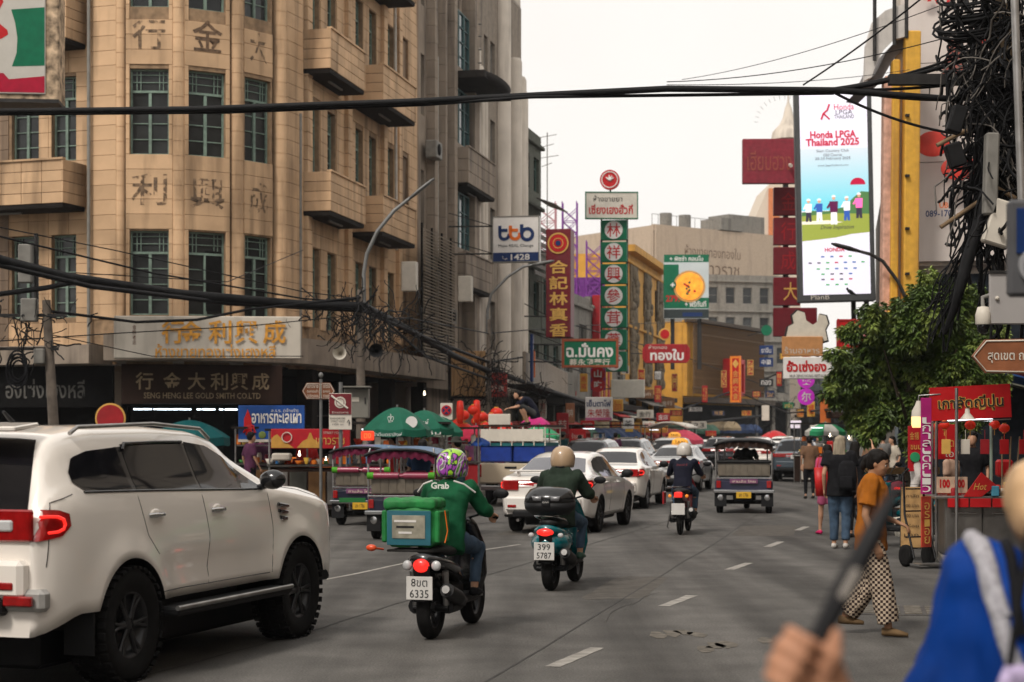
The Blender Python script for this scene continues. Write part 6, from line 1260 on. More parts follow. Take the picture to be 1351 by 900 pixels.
for i,(px,py,w_,h_,rx_,c) in enumerate(((1262,158,.18,.34,.3,CAB),(1260,205,.2,.3,-.3,CAB),(1307,230,.16,1.0,.03,WDW),(1320,295,.32,.55,.3,CRM))):
    o=MB(); o.box((0,0,0),(w_,.16,h_),bv=.02,ry=rx_); oo=o.build('junction_box',c); oo.location=at(px,py,21.3); tag(oo,['upper black splice box on the left of the cable pole','lower black splice box on the left of the cable pole','long pale cable casing standing in the tangle','tilted cream notice plate on the cable pole'][i],'cable box')
for i,(a,b) in enumerate((((1241,300),(1300,260)),((1236,192),(1275,172)),((1280,320),(1330,300)),((1300,240),(1340,262)))):
    mb=MB(); mb.cyl(at(*a,21.6),at(*b,21.6),.03,n=6); tag(mb.build('broken_timber',pm('old_timber',(.22,.15,.09),.8,var=.3)),'old timber batten jutting from the cable tangle, '+['pointing down left below','pointing left higher up','crossing low behind','crossing near the middle'][i],'batten')
# ---- overhead cables ---------------------------------------------------------------------------
def cable(label,pts,r,mat=CAB,name='overhead_cable',group='overhead cables across the street',sag=0,n=16):
    P_=[at(*p) for p in pts]; q=[]
    for a,b in zip(P_,P_[1:]):
        c=catn(a,b,sag,n); q+=c[:-1]
    q.append(P_[-1]); mb=MB(); mb.tube(q,r,7); o=mb.build(name,mat); return tag(o,label,'cable',group)
cable('thick bundled black cable crossing the whole street high up',[(-150,146,24),(0,147,23.2),(260,144,22.8),(540,134,22.3),(880,117,21.8),(1100,119,21.8),(1262,131,21.8)],.042,group=None,n=6)
cable('thinner cable lashed under the thick street crossing bundle',[(-150,152,24),(300,148,22.8),(560,138,22.3),(700,128,22),(1100,123,21.8)],.022,group=None,n=6)
random.seed(5)
for i,(a,b,r,s) in enumerate((((1100,119,21.8),(1300,70,22),.03,.05),((1090,118,21.8),(1300,60,22),.018,.08),((1060,117,21.8),(1310,105,22),.02,.06),((1100,122,21.8),(1290,180,22),.018,.1),((880,108,30),(1350,20,24),.008,.2),((880,112,30),(1200,92,40),.007,.1),((1060,112,28),(1250,-30,24),.014,.05),((1160,125,22),(1310,128,22),.03,.04),((900,105,40),(1260,0,26),.007,.15))):
    cable('black cable toward the right pole, '+['upper thick strand','topmost strand','middle strand','lowest drooping strand','hair-thin strand to the top right corner','hair-thin strand toward the yellow columns','steep strand over the billboard','short thick strand behind the cross arm','faint strand over the white sky'][i],[a,b],r,sag=s)
for i,(pts,r) in enumerate((([(-120,300,30),(0,343,32),(90,366,34),(240,388,37),(400,402,39),(480,404,40)],.10),([(-120,318,30),(0,350,32),(120,378,34),(300,400,38),(480,410,40)],.05),([(-100,400,31),(0,388,32),(60,380,33),(100,372,34)],.05),([(0,312,32),(200,360,36),(400,394,39),(480,400,40)],.02),([(60,410,34),(180,425,36),(260,422,37),(330,408,38),(480,392,40)],.03),([(0,450,33),(150,440,36),(330,430,38),(480,415,40)],.012),([(60,440,34),(200,470,37),(400,470,39)],.01),([(-50,290,32),(150,330,36),(400,385,39),(480,395,40)],.012),([(100,360,34),(300,372,38),(400,330,45)],.01))):
    cable('black cable before the corner building, '+['the thickest sagging bundle','second strand just under the thickest bundle','strand rising to the leaning pole','thin strand above the thickest bundle','drooping strand over the cream name board','thin level strand over the shop sign','lowest thin strand','thin strand high above the bundle','thin strand ending on the facade'][i],pts,r,group='cables along the corner building',n=6)
for i,(pts,r) in enumerate((([(480,404,40),(530,430,44),(600,470,50),(645,490,55)],.09),([(480,410,40),(560,445,46),(645,478,55)],.05),([(480,398,40),(560,470,46),(645,500,55)],.035),([(480,420,40),(540,420,44),(645,440,55)],.02),([(645,485,55),(680,500,60),(740,520,74),(800,540,92)],.08),([(645,478,55),(700,470,64),(800,500,95)],.03),([(645,440,55),(760,430,80),(905,425,128)],.02),([(480,395,40),(420,398,42),(398,380,47)],.02),([(800,540,92),(900,560,118),(1010,548,140)],.10),([(760,430,80),(900,470,125),(1040,520,150)],.03),([(900,540,118),(1010,500,150),(1080,470,120)],.06),([(980,520,130),(1040,545,120),(1100,540,60)],.05))):
    cable('black street cable along the left facades, '+['heavy bundle leaving the wrapped pole','second bundle leaving the wrapped pole','low bundle from the wrapped pole','upper thin strand toward the slim pole','heavy bundle past the ribbed fascia','strand above the ribbed fascia','long thin strand to the barred building','short strand to the corner facade','heavy bundle over the far traffic','thin far strand under the office block','far strand rising right at the bend','far strand reaching the tree'][i],pts,r,group='cables along the left facades',n=6)
for px,py,Z,rx,rz,n,lb in((478,425,39.8,.8,.5,110,'black cable tangle wrapped round the pole under the balconies'),(440,410,40,.9,.25,60,'loose black cables left of the wrapped pole'),(530,440,44,.9,.7,70,'sagging black cable tangle before the louvre screen'),(640,500,55,.8,.8,120,'black cable knot at the slim pole near the ribbed fascia'),(690,515,60,1.2,.4,60,'cable mass hanging before the ribbed fascia'),(40,440,34,.9,.5,50,'loose cable loops beside the leaning pole'),(1030,550,110,4,1.6,70,'far dark cable tangle at the street bend')): tangle(lb,tuple(at(px,py,Z)),rx,rz,n,(.006,.016))
for px,py,Z,s,lb in ((449,490,40,1,'cream'),(497,463,39.5,1,'black')):
    t=thing('loudspeaker','round '+('black horn' if lb=='black' else 'cream dented horn')+' loudspeaker clamped to the wrapped pole','loudspeaker',tuple(at(px,py if lb=='black' else 466,Z))); mb=MB(frame((0,0,0),(1,0,0),(0,0,1),(0,-1,0))); mb.lathe([(.16,.2),(.13,.17),(.05,.02),(.04,-.1),(0,-.12)],16); mb.build('horn',CAB if lb=='black' else CRM,t)
# small bird silhouettes
for px,py,Z in((1122,385,60.5),): t=thing('pigeon','dark pigeon perched on the lower frame of the billboard','bird',tuple(at(px,py,Z)),0); mb=MB(); mb.ell((0,0,.0),(.13,.07,.07),Q=Euler((0,.5,0)).to_matrix()); mb.ell((-.11,0,.1),(.045,.04,.045)); mb.tube([(.1,0,-.05),(.22,0,-.12)],[.04,.02],6); mb.build('body',CAB,t)
# cctv dome, brown road sign, cream panel, near-edge dial sign
t=thing('dome_camera','white dome security camera with a dark glass bubble below the cable tangle','camera',tuple(at(1297,424,16)),0); mb=MB(); mb.lathe([(.0,.14),(.05,.13),(.07,.06),(.07,-.02),(.065,-.03)],20); mb.build('housing',CRM,t); mb=MB(); mb.ell((0,0,-.04),(.06,.06,.08)); mb.build('bubble',GLO,t); mb=MB(); mb.tube([(0,0,.13),(-.0,.02,.22),(.12,.05,.26)],.02,8); mb.build('bracket',WDW,t)
t=thing('brown_road_sign','large brown arrow-shaped road sign with pale Thai lettering at the right edge','sign',tuple(at(1330,470,15)),0); k=F/15
mb=MB(); pts=[(-47,0),(-30,-22),(120,-25),(120,25),(-30,22)]; mb.prism([(x/k,z/k) for x,z in pts],.04); mb.build('panel',pm('rusty_brown_sign',(.27,.10,.045),.5,var=.3,sc=6,dirt=.3),t); mb=MB(); mb.tube([(x*.96/k,-.006,z*.9/k) for x,z in pts],.007,4,closed=True); mb.build('border',CRM,t); txt(t,'สุดเขต ถน.พลับพลาไชย',37/k,0,128/k,18/k,CRM,y=-.004,bold=.01); mb=MB(); mb.cyl((.5,.08,-2.35),(.5,.08,1.0),.05,n=10); mb.build('post',GRP,t)
t=thing('cream_sign_back','large pale grey sign panel seen behind the dial at the right edge','sign',tuple(at(1350,394,16)),0); k=F/16; mb=MB(); mb.box((0,0,0),(90/k,.05,68/k),bv=.01); mb.build('panel',pm('pale_grey_panel',(.36,.34,.33),.5,var=.05),t); mb=MB(); mb.ell((-36/k,-.04,-.0),(.02,.02,.02)); mb.build('bolt',CRM,t); mb=MB(); mb.box((0,-.01,35/k),(92/k,.08,.02)); mb.build('top_edge',IRN,t); mb=MB(); mb.cyl((.2,.08,-2.9),(.2,.08,.2),.05); mb.build('post',GRP,t)
t=thing('round_dial_sign','dark rounded sign box with a grey dial cut by the right edge','sign',tuple(at(1366,328,7)),.0); k=F/7; mb=MB(); mb.box((0,0,0),(74/k,.06,128/k),bv=.05); mb.build('box',pm('dark_grey_case',(.09,.09,.095),.5),t); mb=MB(); mb.box((0,-.035,22/k),(56/k,.01,60/k),bv=.01); mb.build('blue_panel',NAVY,t); disc(t,0,-24/k,26/k,pm('dial_grey',(.30,.30,.31),.4),y=-.03); disc(t,0,-24/k,20/k,GRP,y=-.055,rin=17/k); mb=MB(); mb.cyl((.12,.05,-2.5),(.12,.05,.2),.03); mb.build('post',GRP,t); bar(t,-10/k,48/k,14/k,8/k,ORG,y=-.045)
# ---- tree ---------------------------------------------------------------------------------------
BARK=pm('bark',(.07,.055,.04),.9,var=.4,sc=8,bump=.6,bsc=20,stretch=(1,1,.2)); LEAF=pm('leaf_green',(.085,.135,.028),.45,var=.55,sc=1.6,spec=.4); LEAF2=pm('leaf_light',(.20,.26,.06),.45,var=.4,sc=2)
t=thing('street_tree','broad leafy green tree on the right pavement in front of the dark shop row','tree',(gx(1200,34),34,.12)); ox=gx(1200,34)
mb=MB(); mb.tube([(0,0,0),(.05,0,1.2),(-.05,0,2.2),(.1,0,3.0)],[.16,.13,.12,.1],10); mb.build('trunk',BARK,t)
random.seed(21); br=MB(); ends=[]
for i in range(22):
    a=random.uniform(0,2*PI); e=V((random.uniform(-.9,1.1),random.uniform(-1.0,1.0),random.uniform(1.9,3.4))); m_=V((e.x*.35,e.y*.35,1.8+.3*(e.z-1.8))); br.tube([(0,0,1.7),m_,e],[.06,.04,.015],6); ends.append(e)
br.build('branches',BARK,t)
clumps=[(1120,505,22),(1142,480,26),(1165,455,26),(1140,525,26),(1170,500,34),(1200,440,30),(1230,400,24),(1262,398,26),(1205,480,38),(1240,440,34),(1275,430,26),(1190,535,28),(1225,560,20),(1160,550,20),(1250,485,30),(1130,552,14),(1200,580,14),(1105,495,12),(1108,470,12),(1125,440,14),(1150,420,16),(1290,470,24),(1300,500,26),(1285,540,24),(1270,500,26),(1215,430,28),(1098,515,12),(1300,440,20),(1180,425,16),(1218,388,14),(1285,455,18),(1232,520,26),(1150,577,10)]
fol=MB(); fol2=MB(); rr=random.Random(4)
def leafclump(mbk,c,n,r):
    for _ in range(n):
        u=rr.uniform(-1,1); th=rr.uniform(0,2*PI); q=rr.random()**.45*r; s=math.sqrt(1-u*u); p=c+V((s*math.cos(th)*q,s*math.sin(th)*q*1.3,u*q))
        out=V((s*math.cos(th),s*math.sin(th),u*.4-.35)).normalized(); nl=rr.randint(3,5); L_=rr.uniform(.09,.16)
        for j in range(nl):
            d=(out+V((rr.gauss(0,.5),rr.gauss(0,.5),rr.gauss(0,.35)))).normalized(); sd=d.cross(V((rr.gauss(0,.4),rr.gauss(0,.4),1))).normalized()*L_*.2
            m_=p+d*L_*.5; e=p+d*L_-V((0,0,L_*.2)); b=len(mbk.v); mbk.v+=[tuple(p),tuple(m_+sd),tuple(e),tuple(m_-sd)]; mbk.f.append([b,b+1,b+2,b+3]); mbk.m.append(0); mbk.s.append(False)
for px,py,rp in clumps:
    Zc=34+rr.uniform(-.9,.9); c=at(px,py,Zc); c-=V((ox,34,.12)); r=rp/F*34*1.08; n=int(900*(rp/26)**2); 
    sub=[c+V((rr.gauss(0,.5),rr.gauss(0,.5),rr.gauss(0,.5)))*r for _ in range(9)]
    for q in sub: leafclump(fol2 if rr.random()<.45 else fol,q,int(n/10),r*.46)
    leafclump(fol,c,int(n*.25),r*.8)
fol.build('foliage',LEAF,t,kind='stuff'); fol2.build('young_foliage',LEAF2,t,kind='stuff')
# ---- vehicles ------------------------------------------------------------------------
def hd(a): return R(90-a)
suv=car('parked_suv','white lifted four-wheel drive with black off-road wheels filling the lower left',(-3.22,14.25,0),hd(17.5),SUV,PW,'suv',cat='suv'); suv.name='white_suv'
for sg in(-1,1):
    q=MB(); q.tube([(-1.8,sg*.66,1.80),(-1.7,sg*.66,1.845),(-.6,sg*.65,1.875),(.2,sg*.63,1.84),(.4,sg*.61,1.76)],.016,8); q.build('roof_rail',STL,suv)
    q=MB(); q.box((0,sg*.98,.47),(2.0,.22,.07),bv=.02); q.box((0,sg*1.08,.475),(2.0,.03,.045),bv=.01); q.build('running_board',PLA,suv)
    q=MB(); q.tube([(-1.02,sg*1.095,.5),(1.0,sg*1.095,.5)],.02,6); q.build('step_trim',STL,suv)
    v=MB()
    for i in range(3): v.box((1.22,sg*(side_y(SUV,1.22,1.12)+.008),1.18-.055*i),(.2-.03*i,.03,.028),bv=.008,ry=.12)
    v.build('side_vent',GLO,suv); v=MB()
    for i in range(3): v.box((1.22,sg*(side_y(SUV,1.22,1.12)+.02),1.165-.055*i),(.17-.03*i,.015,.008)); 
    v.build('vent_trim',CHR,suv)
    q=MB(); q.box((-1.93,sg*.82,.40),(.02,.24,.30),bv=.008); q.build('mud_flap',PLA,suv)
    # door visors and belt trim
    q=MB(); q.tube([(x,sg*(side_y(SUV,x,z)+.014),z) for x,z in((-1.17,1.68),(-1.12,1.725),(-.6,1.735),(-.22,1.735))],.014,6); q.build('rain_visor',GLO,suv)
    q=MB(); q.tube([(x,sg*(side_y(SUV,x,z)+.006),z) for x,z in [(-1.9+.2*i,1.39-.0026*i**1.2) for i in range(15)]],.010,6); q.build('window_trim',GLO,suv)
    v=MB(); v.box((-2.44,sg*.72,.68),(.12,.34,.15),bv=.055); v.build('bumper_insert',pm('satin_silver',(.40,.39,.37),.35,metal=.3),suv); v=MB(); v.box((-2.53,sg*.72,.68),(.04,.22,.07),bv=.015); v.build('fog_reflector',RED,suv)
for sg in(-1,1): q=MB(); q.box((-2.475,sg*.50,1.18),(.05,.30,.075),bv=.02); q.build('reversing_lens',CLR,suv)
q=MB(); q.box((-2.2,0,1.845),(.3,1.15,.035),bv=.012,ry=-.1); q.build('roof_spoiler',PW,suv); q=MB(); q.tube([(-1.5,0,1.88),(-1.62,0,1.96)],[.02,.012],8); q.build('aerial',PLA,suv)
car('white_sedan','pearl white sedan with rear spoiler directly behind the teal scooter rider',(1.14,33.3,0),hd(15),SED,PW2,'sedan',pl='6กด 2541'); se=bpy.data.objects['white_sedan']
q=MB(); q.box((-2.08,0,1.13),(.16,1.3,.03),bv=.012); q.box((-2.06,.5,1.08),(.1,.04,.08)); q.box((-2.06,-.5,1.08),(.1,.04,.08)); q.build('boot_spoiler',PW2,se)
car('white_sedan','white saloon with black mirrors between the pearl sedan and the red motorcycle rider',(2.75,43.4,0),hd(13),SED,PW,'sedan2',pl='ขข 902')
tx=car('silver_taxi','silver white car with long red tail lights ahead of the red motorcycle',(5.35,55.5,0),hd(13),SED,PSV,'x',pl='1กก 88')
cr=car('blue_grey_suv','dark blue-grey crossover driving beyond the right tuk-tuk',(11.0,67,0),hd(12),CRO,PBG,'y',pl='9กฮ 4410')
txs=car('taxi_van','pale tall car with an orange roof sign in the queue past the white helmet',(6.9,74,0),hd(13),CRO,PSV,'z',hi=False)
def roofsign(par,z,x=0): q=MB(); q.loft([((x,0,z),(0,.28,0),(.1,0,0)),((x,0,z+.14),(0,.24,0),(.07,0,0)),((x,0,z+.2),(0,.12,0),(.04,0,0))],12); o=q.build('taxi_sign',pm('taxi_orange',(.75,.33,.04),.4,emit=(1,.45,.06),es=.3),par); txt(o,'TAXI',0,0,.32,.1,INK,M=frame((x-.105,0,z+.08),(0,-1,0),(1,0,0),(0,0,1)),ex=.001)
roofsign(tx,1.45); roofsign(txs,1.66)
FAR=[(1000,78,CRO,'white','white far crossover ahead of the tuk-tuk'),(1023,84,SED,'pearl','pearl far saloon with lit brake lights beyond the blue-grey crossover'),(1004,96,SED,'dark','dark far saloon in the middle of the distant queue'),(1035,104,CRO,'white','small white far car near the green umbrella'),(955,88,CRO,'dark','black van-like car behind the left queue of taxis'),(925,100,SED,'white','white far saloon with headlights in the left queue'),(975,112,SED,'pearl','tiny pearl car at the bend'),(788,58,CRO,'dark','black parked car with closed windows beyond the pearl sedan'),(835,68,CRO,'dark','dark parked car below the carved shop fronts'),(862,80,SED,'dark','dark parked saloon near the red umbrella'),(905,92,CRO,'silver','silver parked car beside the white canopy truck'),(1012,124,CRO,'dark','tiny dark car furthest along the street')]
PT={'white':PW,'pearl':PW2,'dark':PDK,'silver':PSV}; proto={}
for px,Z,sp_,c,lb in FAR:
    key=(id(sp_),c)
    if key not in proto: proto[key]=car('distant_car',lb,(gx(px,Z),Z,0),hd(14),sp_,PT[c],'f',hi=False,group='distant cars queueing up the street')
    else: dup(proto[key],(gx(px,Z),Z,0),hd(14),lb)
# pickup with blue load and caged top
pk=thing('pickup_truck','cream pickup loaded with blue crates and a white cage before the red lanterns','pickup',(.55,45.6,0),hd(13)); PC=paint('cream_truck_paint',(.56,.47,.34))
mb=MB(); mb.box((-1.6,0,.80),(1.9,1.68,.5),bv=.05); mb.box((.9,0,.78),(2.6,1.6,.5),bv=.1); mb.build('body',PC,pk); mb=MB(); mb.loft([((.2,0,1.0),(0,.78,0),(.95,0,0)),((.2,0,1.35),(0,.74,0),(.85,0,0)),((.15,0,1.62),(0,.62,0),(.62,0,0)),((.15,0,1.68),(0,.45,0),(.5,0,0))],20); mb.build('cab',PW,pk); mb=MB(); mb.box((-.72,0,1.35),(.03,1.1,.34),bv=.01); mb.build('rear_window',GL,pk)
mb=MB(); mb.box((-2.57,0,.82),(.05,1.5,.48),bv=.02); tg=mb.build('tailgate',PC,pk); mb=MB(); mb.box((-2.6,0,.96),(.02,.3,.05)); mb.build('handle',PLA,tg)
mb=MB(); mb.box((-2.6,0,.45),(.12,1.5,.12),bv=.02); mb.build('rear_bumper',STL,pk); plate(pk,-2.68,.45,'ฒช 5512')
for sg in(-1,1):
    mb=MB(); mb.box((-2.55,sg*.78,.88),(.08,.12,.32),bv=.02); mb.build('tail_light',RED,pk)
    for x in(-1.6,1.4): wheel(pk,x,sg*.72,.34,.2,6,.6,RIMS,False,False,sg)
for sg in(-1,1): mb=MB(); mb.box((-1.55,sg*.42,1.30),(1.7,.8,.42),bv=.03); mb.build('blue_crate',pm('blue_tarp',(.012,.04,.25),.5,var=.25),pk)
mb=MB(); mb.box((-1.55,0,1.53),(1.75,1.66,.08)); mb.build('teal_sheet',pm('teal_tarp',(.02,.12,.13),.6,var=.3),pk)
for sg in(-1,1):
    for z in(1.62,1.78,1.94): mb=MB(); mb.tube([(-2.45,sg*.84,z),(-.6,sg*.84,z)],.018,6); mb.build('cage_rail',CRM,pk)
for i in range(7): 
    for x in(-2.45,-.6): mb=MB(); mb.cyl((x,-.84+.28*i,1.5),(x,-.84+.28*i,1.96),.018,n=6); mb.build('cage_bar',CRM,pk)
mb=MB(); mb.box((-2.46,0,1.76),(.02,1.6,.30)); mb.build('cream_board',CRM,pk); mb=MB(); mb.box((-1.3,0,1.99),(2.2,1.75,.05)); mb.build('deck',BRD,pk)
bx=tag(MB().box((0,0,0),(.55,.4,.27),bv=.01).build('white_carton',CRM),'white carton standing on top of the pickup cage','carton'); bx.location=at(659,571,43.6); bx.location.z=2.15
# tuk-tuks
tuktuk('tuk_tuk','silver-framed black-roofed tuk-tuk seen square from behind on the right lane',(5.42,40.5,0),hd(9),PLA,BRD,pm('tuk_dark_blue',(.02,.02,.05),.35,coat=.4),SEAT)
PNK=pm('pink_vinyl',(.28,.03,.07),.4,var=.2,coat=.3); BLR=pm('blue_roof_vinyl',(.12,.19,.30),.4,var=.3,sc=2)
tk=tuktuk('tuk_tuk','blue-roofed tuk-tuk with pink padding and burgundy curtains parked at the left kerb',(-1.72,30.6,0),hd(7),BLR,pm('burgundy_fringe',(.14,.015,.045),.7,var=.5,sc=8),pm('tuk_navy',(.008,.010,.03),.35,coat=.4),PNK)
for sg in(-1,1): mb=MB(); mb.tube([(-1.36,sg*.60,1.17),(-1.36,sg*.05,1.17)],.062,10); mb.build('pink_bolster',PNK,tk); mb=MB(); mb.tube([(-1.362,sg*.64,1.17),(-1.362,sg*.52,1.17)],.065,10); mb.build('green_band',cm('4f9a2a'),tk)
tk.scale=(.9,.9,.93)
t2=dup(tk,(-2.75,35.2,0),hd(9),'second tuk-tuk half hidden behind the blue-roofed one, burgundy roof edge showing')
mb=MB(); mb.box((-1.5,.9,.73),(.03,.5,.08)); mb.build('green_bar',cm('2a6a3a'),tk)
tuk3=thing('white_canopy_truck','small truck with a pale raised canopy in the distant traffic','truck',(gx(905,82)-.6,82,0),hd(14)); mb=MB(); mb.box((0,0,1.0),(3,1.7,1.0),bv=.1); mb.build('body',PDK,tuk3); mb=MB(); mb.grid(lambda u,v:(-1.8+3.6*u,(v*2-1)*.95,2.35-.25*(v*2-1)**2),4,8); o=mb.build('canopy',CRM,tuk3); so=o.modifiers.new('s','SOLIDIFY'); so.thickness=.08
for sx in(-1.5,1.5):
    for sg in(-1,1): mb=MB(); mb.cyl((sx,sg*.8,1.4),(sx,sg*.8,2.2),.03); mb.build('canopy_post',IRN,tuk3)
for sg in(-1,1):
    for x in(-1,1): wheel(tuk3,x,sg*.75,.32,.2,5,.6,RIMS,False,False,sg)
# ---- scooters and riders ---------------------------------------------------------------
GRB=pm('delivery_green_cloth',(.008,.085,.035),.8,var=.35,bump=1,bsc=14); GRB2=pm('bright_green_fabric',(.02,.20,.05),.55,var=.4,sc=7,bump=1,bsc=12); GRD_=pm('dark_green_hoodie',(.022,.035,.024),.85,var=.35,bump=1,bsc=14); NVY=pm('navy_jacket',(.010,.011,.022),.8,var=.3,bump=1,bsc=14)
HPAT=pm('lime_purple_helmet',(.05,.05,.05),.3,var=.1,coat=.5); hn=HPAT.node_tree; hb_=hn.nodes['Principled BSDF']; vt=hn.nodes.new('ShaderNodeTexNoise'); vt.inputs['Scale'].default_value=5.5; vt.inputs['Detail'].default_value=2; vt.inputs['Distortion'].default_value=2; hr_=hn.nodes.new('ShaderNodeValToRGB'); hr_.color_ramp.interpolation='CONSTANT'
htc=hn.nodes.new('ShaderNodeTexCoord'); hn.links.new(htc.outputs['Object'],vt.inputs['Vector']); E_=hr_.color_ramp.elements; E_[0].color=(.32,.6,.03,1); E_[0].position=0
E_[1].position=.43; E_[1].color=(.03,.03,.04,1)
for p_,c_ in((.5,(.35,.06,.42,1)),(.57,(.6,.55,.6,1)),(.62,(.1,.25,.03,1)),(.67,(.30,.05,.38,1))): e_=E_.new(p_); e_.color=c_
hn.links.new(vt.outputs['Fac'],hr_.inputs[0]); hn.links.new(hr_.outputs[0],hb_.inputs['Base Color'])
a=hd(15)
s1=scooter('black_scooter','black scooter with white plate 6335 carrying the green delivery bag',(-.55,15.9,0),a,pm('black_scooter_paint',(.012,.012,.014),.25,coat=.6,var=.1),'step',.27,.27,('8ขต','6335')); scoot_lights(s1,'round')
txt(s1,'YAMAHA',0,0,.16,.025,STL,M=frame((-.82,-.145,.58),(.95,-.28,0),(.28,.95,0),(0,0,1)),ex=.001)
g1,hp1=figure('rider in a green delivery jacket and lime and purple helmet on the black scooter',(-.55,15.9,0),a,ridepose(lean=.035),1.06,.014,shirt=GRB,sleeve=2,pants=JEAN,hair='none',hm=HPAT,shoes=BLKC,handdir=(.8,0,-.3),fold=.015,loose=.006)
txt(g1,'Grab',0,0,.17,.06,WHT,M=frame((-.355,.0,1.335),(0,-1,0),(.95,0,-.2),(-.0,0,1)),bold=.03,ex=.002,name='back_lettering')
for sg in(-1,1): mb=MB(); mb.tube([(-.27,sg*.10,1.375),(-.24,sg*.19,1.345),(-.16,sg*.27,1.27)],.009,6); mb.build('white_piping',WHT,g1)
# delivery bag
bg=thing('delivery_bag','square green insulated delivery bag with a clear pocket behind the green jacketed rider','bag',(0,0,0)); bg.location=V((-.55,15.9,0))+Matrix.Rotation(a,3,'Z')@V((-.66,.13,.80)); bg.rotation_euler=(0,0,a)
mb=MB(); mb.box((0,0,.2),(.36,.46,.38),bv=.05); organic(mb.build('bag_body',GRB2,bg),.012,4,.012,7); mb=MB(); mb.box((.0,0,.385),(.37,.47,.10),bv=.035); organic(mb.build('lid_flap',GRB2,bg),.012,3,.016,9)
mb=MB(); mb.box((-.185,0,.18),(.012,.40,.30),bv=.005); mb.build('teal_face',pm('teal_pocket',(.02,.13,.17),.35,coat=.4,var=.2),bg); mb=MB(); mb.box((-.195,.0,.19),(.006,.30,.2),bv=.002); fp=mb.build('clear_pocket',pm('pocket_card',(.30,.28,.22),.3,coat=.5,var=.4,sc=10),bg)
for i in range(3): mb=MB(); mb.box((-.2,.03,.24-.05*i),(.003,.2-.04*i,.018)); mb.build('printed_line',[WHT,BLK,WHT][i],fp)
for sg in(-1,1): mb=MB(); mb.box((.0,sg*.24,.19),(.30,.05,.28),bv=.02); mb.build('side_pocket',GRB2,bg)
mb=MB(); mb.tube([(-.1,-.3,.33),(-.05,-.31,.15),(-.1,-.3,.05)],.006,5); mb.build('orange_cord',ORG,bg); mb=MB(); mb.ell((-.14,.36,.0),(.03,.05,.03)); mb.tube([(-.14,.36,0),(.0,.3,-.02)],.01,6); mb.build('orange_indicator',pm('orange_lens',(.7,.08,.02),.3),bg)
mb=MB(); mb.tube([(-.16,-.2,-.02),(.15,-.2,-.02),(.15,.2,-.02),(-.16,.2,-.02)],.012,6,closed=True); mb.build('carrier_rack',IRN,bg)
a2=hd(14.5); c2=V((.60,20.6,0))
s2=scooter('teal_scooter','teal retro scooter with plate 5787 and a large black top box',c2,a2,pm('teal_paint',(.0,.115,.135),.22,coat=.7,var=.06,dirt=.1),'step',.25,.25,('399','5787')); scoot_lights(s2,'vespa')
mb=MB(); mb.ell((-.58,0,.55),(.34,.235,.16)); mb.build('rounded_side_panel',MATS['teal_paint'],s2)
mb=MB(); mb.tube([(-.45,.14,.80),(-.85,.13,.86),(-.85,-.13,.86),(-.45,-.14,.80)],.012,6); mb.build('rear_rack',CHR,s2)
tb_=thing('top_box','large glossy black scooter top box with a grey reflector band','top box',c2+Matrix.Rotation(a2,3,'Z')@V((-.66,0,.87)),a2)
mb=MB(); mb.loft([((0,0,0),(0,.22,0),(.15,0,0)),((-.01,0,.07),(0,.29,0),(.20,0,0)),((-.01,0,.14),(0,.30,0),(.21,0,0))],24); mb.build('base',PLA,tb_); mb=MB(); mb.loft([((-.01,0,.145),(0,.30,0),(.21,0,0)),((0,0,.22),(0,.285,0),(.20,0,0)),((.03,0,.29),(0,.24,0),(.16,0,0)),((.04,0,.32),(0,.15,0),(.10,0,0))],24); mb.build('lid',GLO,tb_)
for sg in(-1,1): mb=MB(); mb.loft([((-.205,sg*.10,.165),(0,.05,0),(.012,0,0)),((-.195,sg*.11,.22),(0,.06,0),(.012,0,0))],10); mb.build('reflector_panel',pm('smoked_reflector',(.16,.16,.17),.25,coat=.5),tb_)
mb=MB(); mb.box((-.215,0,.14),(.03,.1,.07),bv=.01); mb.build('lock',PLA,tb_); txt(tb_,'GIVI',0,0,.07,.018,WHT,M=frame((-.232,0,.15),(0,-1,0),(1,0,0),(0,0,1)),ex=.001)
g2,_=figure('rider in a dark green hooded jacket, jeans and beige helmet on the teal scooter',c2,a2,ridepose(lean=.03,drop=-.01),1.05,.015,shirt=GRD_,sleeve=2,pants=JEAN,hair='none',hm=pm('beige_helmet',(.42,.29,.18),.35,coat=.3,var=.06),shoes=pm('green_shoe',(.06,.12,.09),.7),hoodie=True,handdir=(.8,0,-.3),fold=.016,loose=.014)
a3=hd(12); c3=V((3.12,31.6,0)); s3=scooter('red_motorcycle','small red and black motorcycle with a luggage rack and lit tail light',c3,a3,pm('red_bike_paint',(.30,.012,.015),.3,coat=.5),'bike',.29,.29,('','')); scoot_lights(s3,'sq')
mb=MB(); mb.tube([(-.5,.16,.84),(-.95,.18,.86),(-.95,-.18,.86),(-.5,-.16,.84)],.014,6); mb.tube([(-.7,.17,.85),(-.7,-.17,.85)],.012,6); mb.build('luggage_rack',CHR,s3)
mb=MB(); mb.box((-.75,.27,.66),(.3,.03,.22),bv=.01); mb.build('side_panel',MATS['red_bike_paint'],s3); mb=MB(); mb.tube([(-.9,.14,.42),(-.88,.2,.15),(-.7,.2,.12)],.012,6); mb.build('stand_bar',CHR,s3)
figure('rider in a navy jacket with a white helmet on the red motorcycle',c3,a3,ridepose(lean=.03,drop=-.02),1.0,.016,shirt=NVY,sleeve=2,pants=JEAN,hair='none',hm=pm('white_helmet',(.55,.51,.46),.3,coat=.4,var=.15,sc=12),shoes=SHOE,handdir=(.8,0,-.3))
r3=[o for o in scn.objects if o.get('label','').startswith('rider in a navy')][0]; txt(r3,'Smooth E',0,0,.2,.04,cm('8a3a3a'),M=frame((-.345,0,1.24),(0,-1,0),(.95,0,-.2),(0,0,1)),ex=.002,name='back_lettering',shear=.3)
